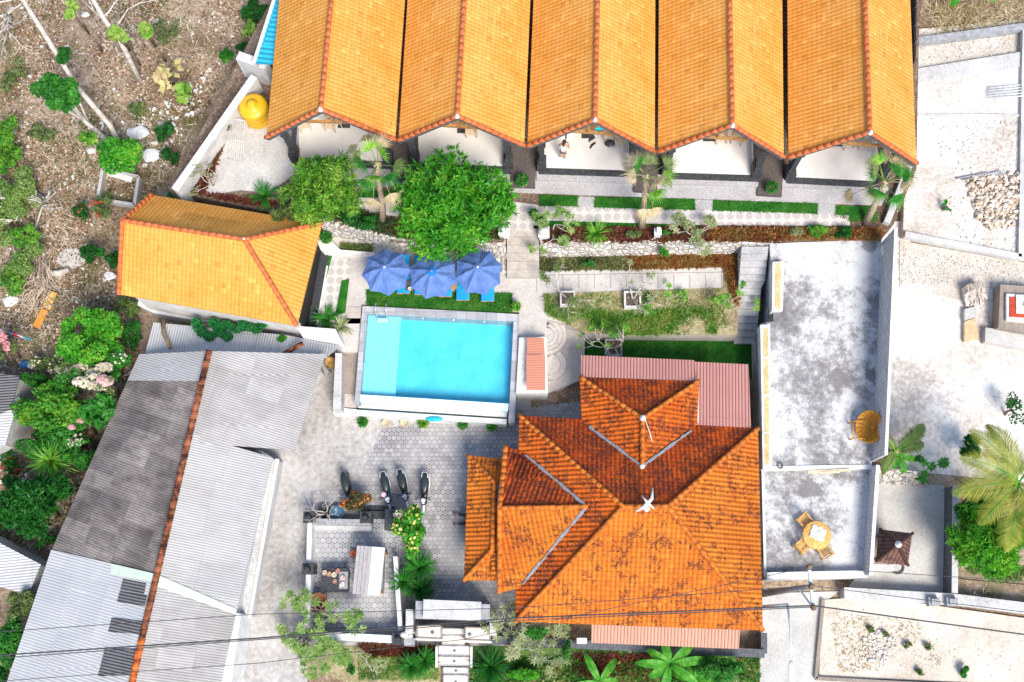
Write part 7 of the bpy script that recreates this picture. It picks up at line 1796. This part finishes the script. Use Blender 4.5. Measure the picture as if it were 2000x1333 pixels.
for (px, py, rx_, ry_, lab, mt_, n_, sd) in ((500, 28, 30, 34, 'dark green shrub at the top edge left of the turquoise roof', M['lf_dark'], 1500, 121), (488, 62, 12, 22, 'lime green plant in the dark shrubs by the turquoise roof', broad, 160, 122), (478, 98, 26, 14, 'dark green creeper beside the head of the white wall', M['lf_dark'], 900, 123),
        (450, 126, 14, 20, 'green bush touching the outer side of the white wall head', M['lf_mid'], 600, 124), (332, 308, 20, 26, 'dark creeper at the outer foot of the long white wall', M['lf_dark'], 500, 125), (446, 232, 14, 26, 'green strappy weeds inside the white wall near the tank', M['lf_olive'], 500, 126),
        (18, 275, 38, 50, 'yellow green bush on the west edge', M['lf_yel'], 2600, 127), (24, 362, 56, 48, 'olive bush above the bleached dead tree', M['lf_frang'], 2400, 128), (18, 430, 46, 54, 'pale olive bush left of the bleached dead tree', M['lf_frang'], 2600, 129), (40, 508, 48, 40, 'green grey bush below the bleached dead tree', M['lf_frang'], 2200, 130), (20, 548, 34, 34, 'lime green bush at the west edge above the brushwood', M['lf_yel'], 900, 131),
        (180, 500, 30, 22, 'small round dark green shrub left of the villa', M['lf_dark'], 1000, 132), (218, 508, 18, 20, 'dark green shrub touching the villa verge', M['lf_dark'], 600, 133), (250, 600, 26, 22, 'grey olive bush under the south west corner of the villa', M['lf_olive'], 900, 134), (262, 650, 18, 34, 'green bush between villa corner and warehouse roof', M['lf_mid'], 900, 135),
        (160, 410, 22, 20, 'green rose bush with red flowers', M['lf_dark'], 420, 136), (200, 400, 24, 26, 'brownish bush with a few red flowers left of the villa', M['lf_olive'], 500, 137), (395, 378, 30, 18, 'straggly pale plant at the north corner of the villa', M['lf_pale'], 260, 138), (345, 384, 14, 10, 'small green plant at the foot of the long white wall', M['lf_mid'], 200, 139)):
    kk = (M['fl_red'], 16, .14) if 'red flowers' in lab else None
    shrub('wild_shrub', lab, px, py, .02 if px < 400 or py < 110 else 2.0, 1.1 if (px < 400 or py < 130) else 3.2, rx_, ry_, .55, n_, .19, .075 if n_ > 200 else .2, mt_, sd, cat='shrub', nb=9, fl=kk)
frangipani('bleached white dead tree at the west edge', 70, 400, 0, 2.8, .12, 3, 141, None, 0, base=(72, 380), name='dead_tree', cat='dead tree', dirn=(0, -.6, .4), ns=4, spread=.8)
frangipani('thin bare branches reaching in at the north west corner', 10, 60, 0, 3.5, .06, 3, 142, None, 0, base=(20, 30), name='dead_tree', cat='dead tree', dirn=(-.2, -1, .6), ns=3)
frangipani('leafless thin branches beside the concrete yard', 420, 350, L2, 1.6, .03, 3, 143, M['lf_pale'], 2, .14, base=(418, 362), name='bare_shrub', cat='shrub')
# brushwood heap
rr = random.Random(9); m = MB()
for k in range(110):
    c_ = P(rr.uniform(42, 98), rr.uniform(510, 600), rr.uniform(.1, .5)); a_ = rr.gauss(1.3, .6); l_ = rr.uniform(.5, 1.5); d_ = Vector((math.cos(a_), math.sin(a_), rr.uniform(-.15, .15)))
    m.tube([c_ - d_ * l_ / 2, c_ + Vector((rr.uniform(-.08, .08), 0, .05)), c_ + d_ * l_ / 2], [.025, .022, .012], 5)
tag(m.build('brushwood', plain('dry_twigs', (.50, .40, .30), .9, .3, 3)), 'heap of tangled dry brushwood above the orange plank', 'brushwood', kind='stuff')
# green mass along the warehouse
shrub('round_tree', 'large dense bright green tree on the bare earth below the villa', 172, 655, 0, 3.0, 76, 70, 1.4, 8200, .18, .09, M['lf_bright'], 151, cat='tree', nb=40, ks=(.16, .28), r0=.16)
shrub('round_tree', 'dense green tree with scattered pink petals touching the warehouse corner', 205, 712, 0, 2.6, 48, 36, .9, 4200, .17, .09, M['lf_mid'], 152, cat='tree', nb=14, fl=(M['fl_cream'], 70, .14))
shrub('blossom_tree', 'thin tree covered in cream and pink blossom beside the warehouse', 168, 735, 0, 3.4, 62, 36, .7, 900, .16, .07, M['lf_mid'], 153, cat='tree', nb=18, ks=(.16, .3), fl=(M['fl_cream'], 900, .12), r0=.07)
shrub('blossom_tree', 'clusters of pink bougainvillea blossom over the warehouse edge', 205, 752, 0, 3.8, 34, 22, .4, 220, .15, .06, M['lf_olive'], 154, cat='tree', nb=7, fl=(M['fl_pink'], 620, .13), r0=.05)
shrub('leafy_tree', 'yellow tinged green tree below the pink blossom, west half', 105, 795, 0, 2.6, 82, 50, 1.0, 5600, .2, .10, leafm('leaf_lime', [(.02, .14, .01), (.06, .28, .02), (.24, .42, .03)]), 155, cat='tree', nb=18)
shrub('big_leaf_tree', 'papaya like tree with large bright lobed leaves beside the warehouse', 196, 806, 0, 3.2, 42, 38, .7, 420, .48, .26, M['lf_mid'], 156, cat='tree', nb=10, rnd=.5)
shrub('pink_bush', 'bush with pink blossom on top, centre of the west thicket', 148, 830, 0, 2.7, 20, 14, .3, 200, .18, .08, M['lf_mid'], 157, cat='bush', nb=5, fl=(M['fl_pink'], 320, .13))
shrub('dark_bush', 'dark green bush behind the striped spiky plant', 110, 866, 0, 1.9, 84, 42, .8, 4200, .2, .09, M['lf_mid'], 158, cat='bush', nb=14)
spiky('striped_rosette', 'yellow striped fountain shaped spiky plant in the dark thicket', 112, 905, 1.3, 170, 1.35, .04, M['lf_yel'], 159, 5, 85, .3, stem=.5)
shrub('dark_bush', 'glossy green bush between the striped plant and the warehouse', 168, 895, 0, 1.7, 30, 32, .7, 1500, .18, .09, M['lf_mid'], 160, cat='bush', nb=9)
tufted('dark_tree', 'large dark glossy leaved tree in the south part of the west thicket', 66, 995, 0, 2.8, 76, 62, 1.2, 1000, 9, .26, .085, M['lf_dark'], 161, nb=18)
tufted('dark_tree', 'smaller dark leaved tree right above the large one, touching the warehouse', 120, 955, 0, 2.4, 30, 26, .8, 260, 9, .24, .08, M['lf_dark'], 162, nb=8)
shrub('dark_bush', 'low bush at the west edge beside the whitish shed roof', 15, 905, 0, 1.0, 26, 40, .5, 500, .2, .08, M['lf_dark'], 163, cat='bush', nb=8, fl=(M['fl_red'], 14, .22))
shrub('pink_bush', 'pink blossoming bush at the west edge by the washing line', 8, 680, 0, 1.8, 26, 34, .6, 700, .18, .08, M['lf_olive'], 164, cat='bush', nb=8, fl=(M['fl_pink'], 360, .14))
shrub('grey_bush', 'grey green bush among cloth bundles at the edge of the pink blossom', 95, 705, 0, 1.2, 36, 30, .5, 900, .18, .08, M['lf_olive'], 165, cat='bush', nb=8, fl=(M['fl_cream'], 60, .12))
shrub('tall_bush', 'tall dark green bush along the bottom left edge', 18, 1262, 0, 2.2, 34, 62, .9, 3600, .2, .09, M['lf_mid'], 166, cat='bush', nb=16)
shrub('tall_bush', 'green bush with brown tips beside the small shed at the bottom left', 42, 1178, 0, 2.2, 32, 38, .7, 1800, .18, .08, M['lf_olive'], 167, cat='bush', nb=10)
shrub('tall_bush', 'dark bush in the bottom left corner at the warehouse wall', 8, 1330, 0, 2.0, 26, 30, .7, 1200, .2, .09, M['lf_dark'], 168, cat='bush', nb=8)
for (px, py, rx_, ry_, z1_, n_, mt_, lab, sd) in ((14, 320, 30, 24, 1.4, 1300, M['lf_yel'], 'lime green bush at the west edge between the two larger ones', 301), (58, 395, 26, 30, .8, 700, M['lf_pale'], 'pale grey green scrub right behind the bleached dead tree', 302), (48, 462, 34, 26, 1.0, 1400, M['lf_yel'], 'bright lime scrub just below the bleached dead tree', 303),
        (130, 715, 30, 24, 2.6, 260, M['lf_frang'], 'airy bush with cream blossom left of the pink petals', 304), (70, 745, 40, 22, 1.6, 900, M['lf_mid'], 'green bush between cloth bundles and the lime tinged tree', 305), (45, 800, 30, 26, 1.8, 1300, M['lf_yel'], 'yellow green bush beside the dark grey shed roof', 306), (150, 858, 40, 14, 2.4, 700, M['lf_mid'], 'green bush with white sprays above the striped spiky plant', 307),
        (30, 945, 36, 34, 1.8, 1500, M['lf_dark'], 'dark bush left of the large glossy dark tree', 308), (90, 1058, 30, 16, .8, 500, M['lf_dark'], 'low dark scrub below the large glossy dark tree', 309), (270, 215, 26, 16, .6, 260, M['lf_olive'], 'low olive scrub north of the white crumpled sheet', 310), (85, 260, 40, 24, .5, 420, M['lf_olive'], 'low olive scrub left of the slim white trunks', 311),
        (330, 60, 44, 30, .4, 300, M['lf_olive'], 'thin olive scrub on the pale patch near the top edge', 312), (30, 150, 30, 40, .5, 380, M['lf_olive'], 'dry olive scrub at the west edge below the bare branches', 313), (290, 400, 20, 18, .7, 300, M['lf_frang'], 'pale green scrub between concrete frame and villa roof', 314)):
    shrub('wild_bush', lab, px, py, .02, z1_, rx_, ry_, .5, n_, .19, .085, mt_, sd, cat='bush', nb=10, ks=(.2, .34), fl=((M['fl_cream'], 260, .12) if 'cream' in lab else (M['fl_cream'], 120, .13) if 'white sprays' in lab else None))
# vines on the lean-to
bl = [(P(380 + k * 9 + rr.uniform(-4, 4), 632 + (k % 4) * 9, 2.5), (.26, .24, .16)) for k in range(8)] + [(P(440 + k * 12, 634 + (k % 3) * 5, 2.5), (.26, .16, .14)) for k in range(7)]
shrub('creeper', 'green creeper spreading over the whitish lean-to roof', 440, 645, 1.0, 2.5, 50, 20, .3, 3000, .17, .12, leafm('leaf_creeper', [(.01, .12, .03), (.02, .22, .05), (.05, .34, .08)]), 171, cat='creeper', blobs=bl, base=(420, 640))
shrub('creeper', 'small patch of creeper above the rusty ridge tiles on the lean-to', 549, 660, 1.0, 2.4, 9, 9, .15, 160, .17, .12, M['lf_bright'], 172, cat='creeper', nb=4)
# --- east side
tufted('dense_tree', 'dense dark green tree with rusty tips beside the coconut palm', 1935, 1052, 0, 3.2, 84, 74, 1.5, 2000, 9, .25, .065, M['lf_bright'], 181, nb=22)
tufted('dense_tree', 'upper part of the green thicket directly under the palm fronds', 1905, 985, 0, 2.6, 48, 36, .9, 560, 9, .22, .06, M['lf_dark'], 182, nb=12)
shrub('hedge_bush', 'rusty edged bush along the south side of the dense dark tree', 1960, 1118, 0, 1.5, 70, 22, .6, 2000, .2, .06, leafm('leaf_rusty_green', [(.04, .13, .02), (.12, .22, .04), (.4, .28, .12)]), 183, cat='bush', nb=14)
coconut('coconut palm with yellow green fronds on the east edge', (1988, 945), 0, 5.6, [(PI, 32, .92), (PI * .83, 50, .95), (PI * .68, 45, 1.0), (PI * .55, 25, .95), (PI * 1.22, 20, .8), (PI * 1.42, 18, 1.0), (PI * 1.55, 40, .9), (PI * .3, 30, .9), (PI * 1.85, 30, .8)], 184)
frd = [(.55, 40, 1.0), (2.2, 50, .6), (4.0, 40, .7), (.1, 30, .8)]
coconut('small young palm with two open fronds beside the block parapet', (1748, 880), 0, 1.6, frd, 185, 2.1, M['lf_olive'], (1748, 882))
banana('broad leaved plant beside the young palm below the terrace corner', 1748, 900, 0, .9, 5, 1.0, 186, W=.17)
shrub('dark_bush', 'dark leafy bush in the shade left of the palm fronds', 1900, 880, 0, 1.2, 26, 30, .6, 700, .26, .09, M['lf_dark'], 187, cat='bush', nb=8)
shrub('dark_bush', 'straggly dark bush at the east edge above the coconut palm', 1985, 800, 0, 1.4, 24, 34, .5, 320, .18, .08, M['lf_dark'], 188, cat='bush', nb=7)
frangipani('small glossy plant on the neighbour yard wall', 1815, 912, .4, 1.0, .03, 2, 189, M['lf_mid'], 8, .26, name='small_plant', W=.1)
shrub('small_plant', 'small green plant on the white rubble lot', 1846, 405, .5, .8, 14, 14, .15, 14, .4, .14, M['lf_mid'], 190, cat='plant', nb=3)
shrub('small_bush', 'lone bright green bush in the sandy lot', 1882, 1312, .1, .4, 12, 13, .25, 420, .15, .07, M['lf_mid'], 191, cat='bush', nb=5)
for k, (px, py, lab) in enumerate(((1733, 1236, 'small olive tuft right above the stone chip heap'), (1700, 1233, 'greyish dry tuft left of the olive one in the sandy lot'), (1798, 1312, 'brown dry tuft at the south edge of the sandy lot'), (1812, 1266, 'dry olive tuft east of the stone chip heap'), (1774, 1262, 'dry tuft between the stone chip heap and the east tuft'))):
    shrub('dry_tuft', lab, px, py, .1, .3, 11, 10, .15, 150, .15, .04, M['lf_olive'], 192 + k, cat='tuft', nb=4, group='dry tufts in the sandy lot')
banana('banana plant with long torn leaves in the north east corner', 1868, -10, .3, 1.6, 6, 2.4, 201, [4.2, 5.4, 3.7, 4.8, 5.9, 3.2], .25)
banana('second banana plant at the east end of the north edge', 1985, -30, .3, 1.6, 5, 2.3, 202, [4.3, 3.8, 4.9, 5.6, 3.3], .22)
frangipani('leafless twiggy shrub in the bare bed below the dense hedge', 1905, 1165, .1, .9, .02, 3, 203, None, 0, name='bare_shrub', cat='shrub')
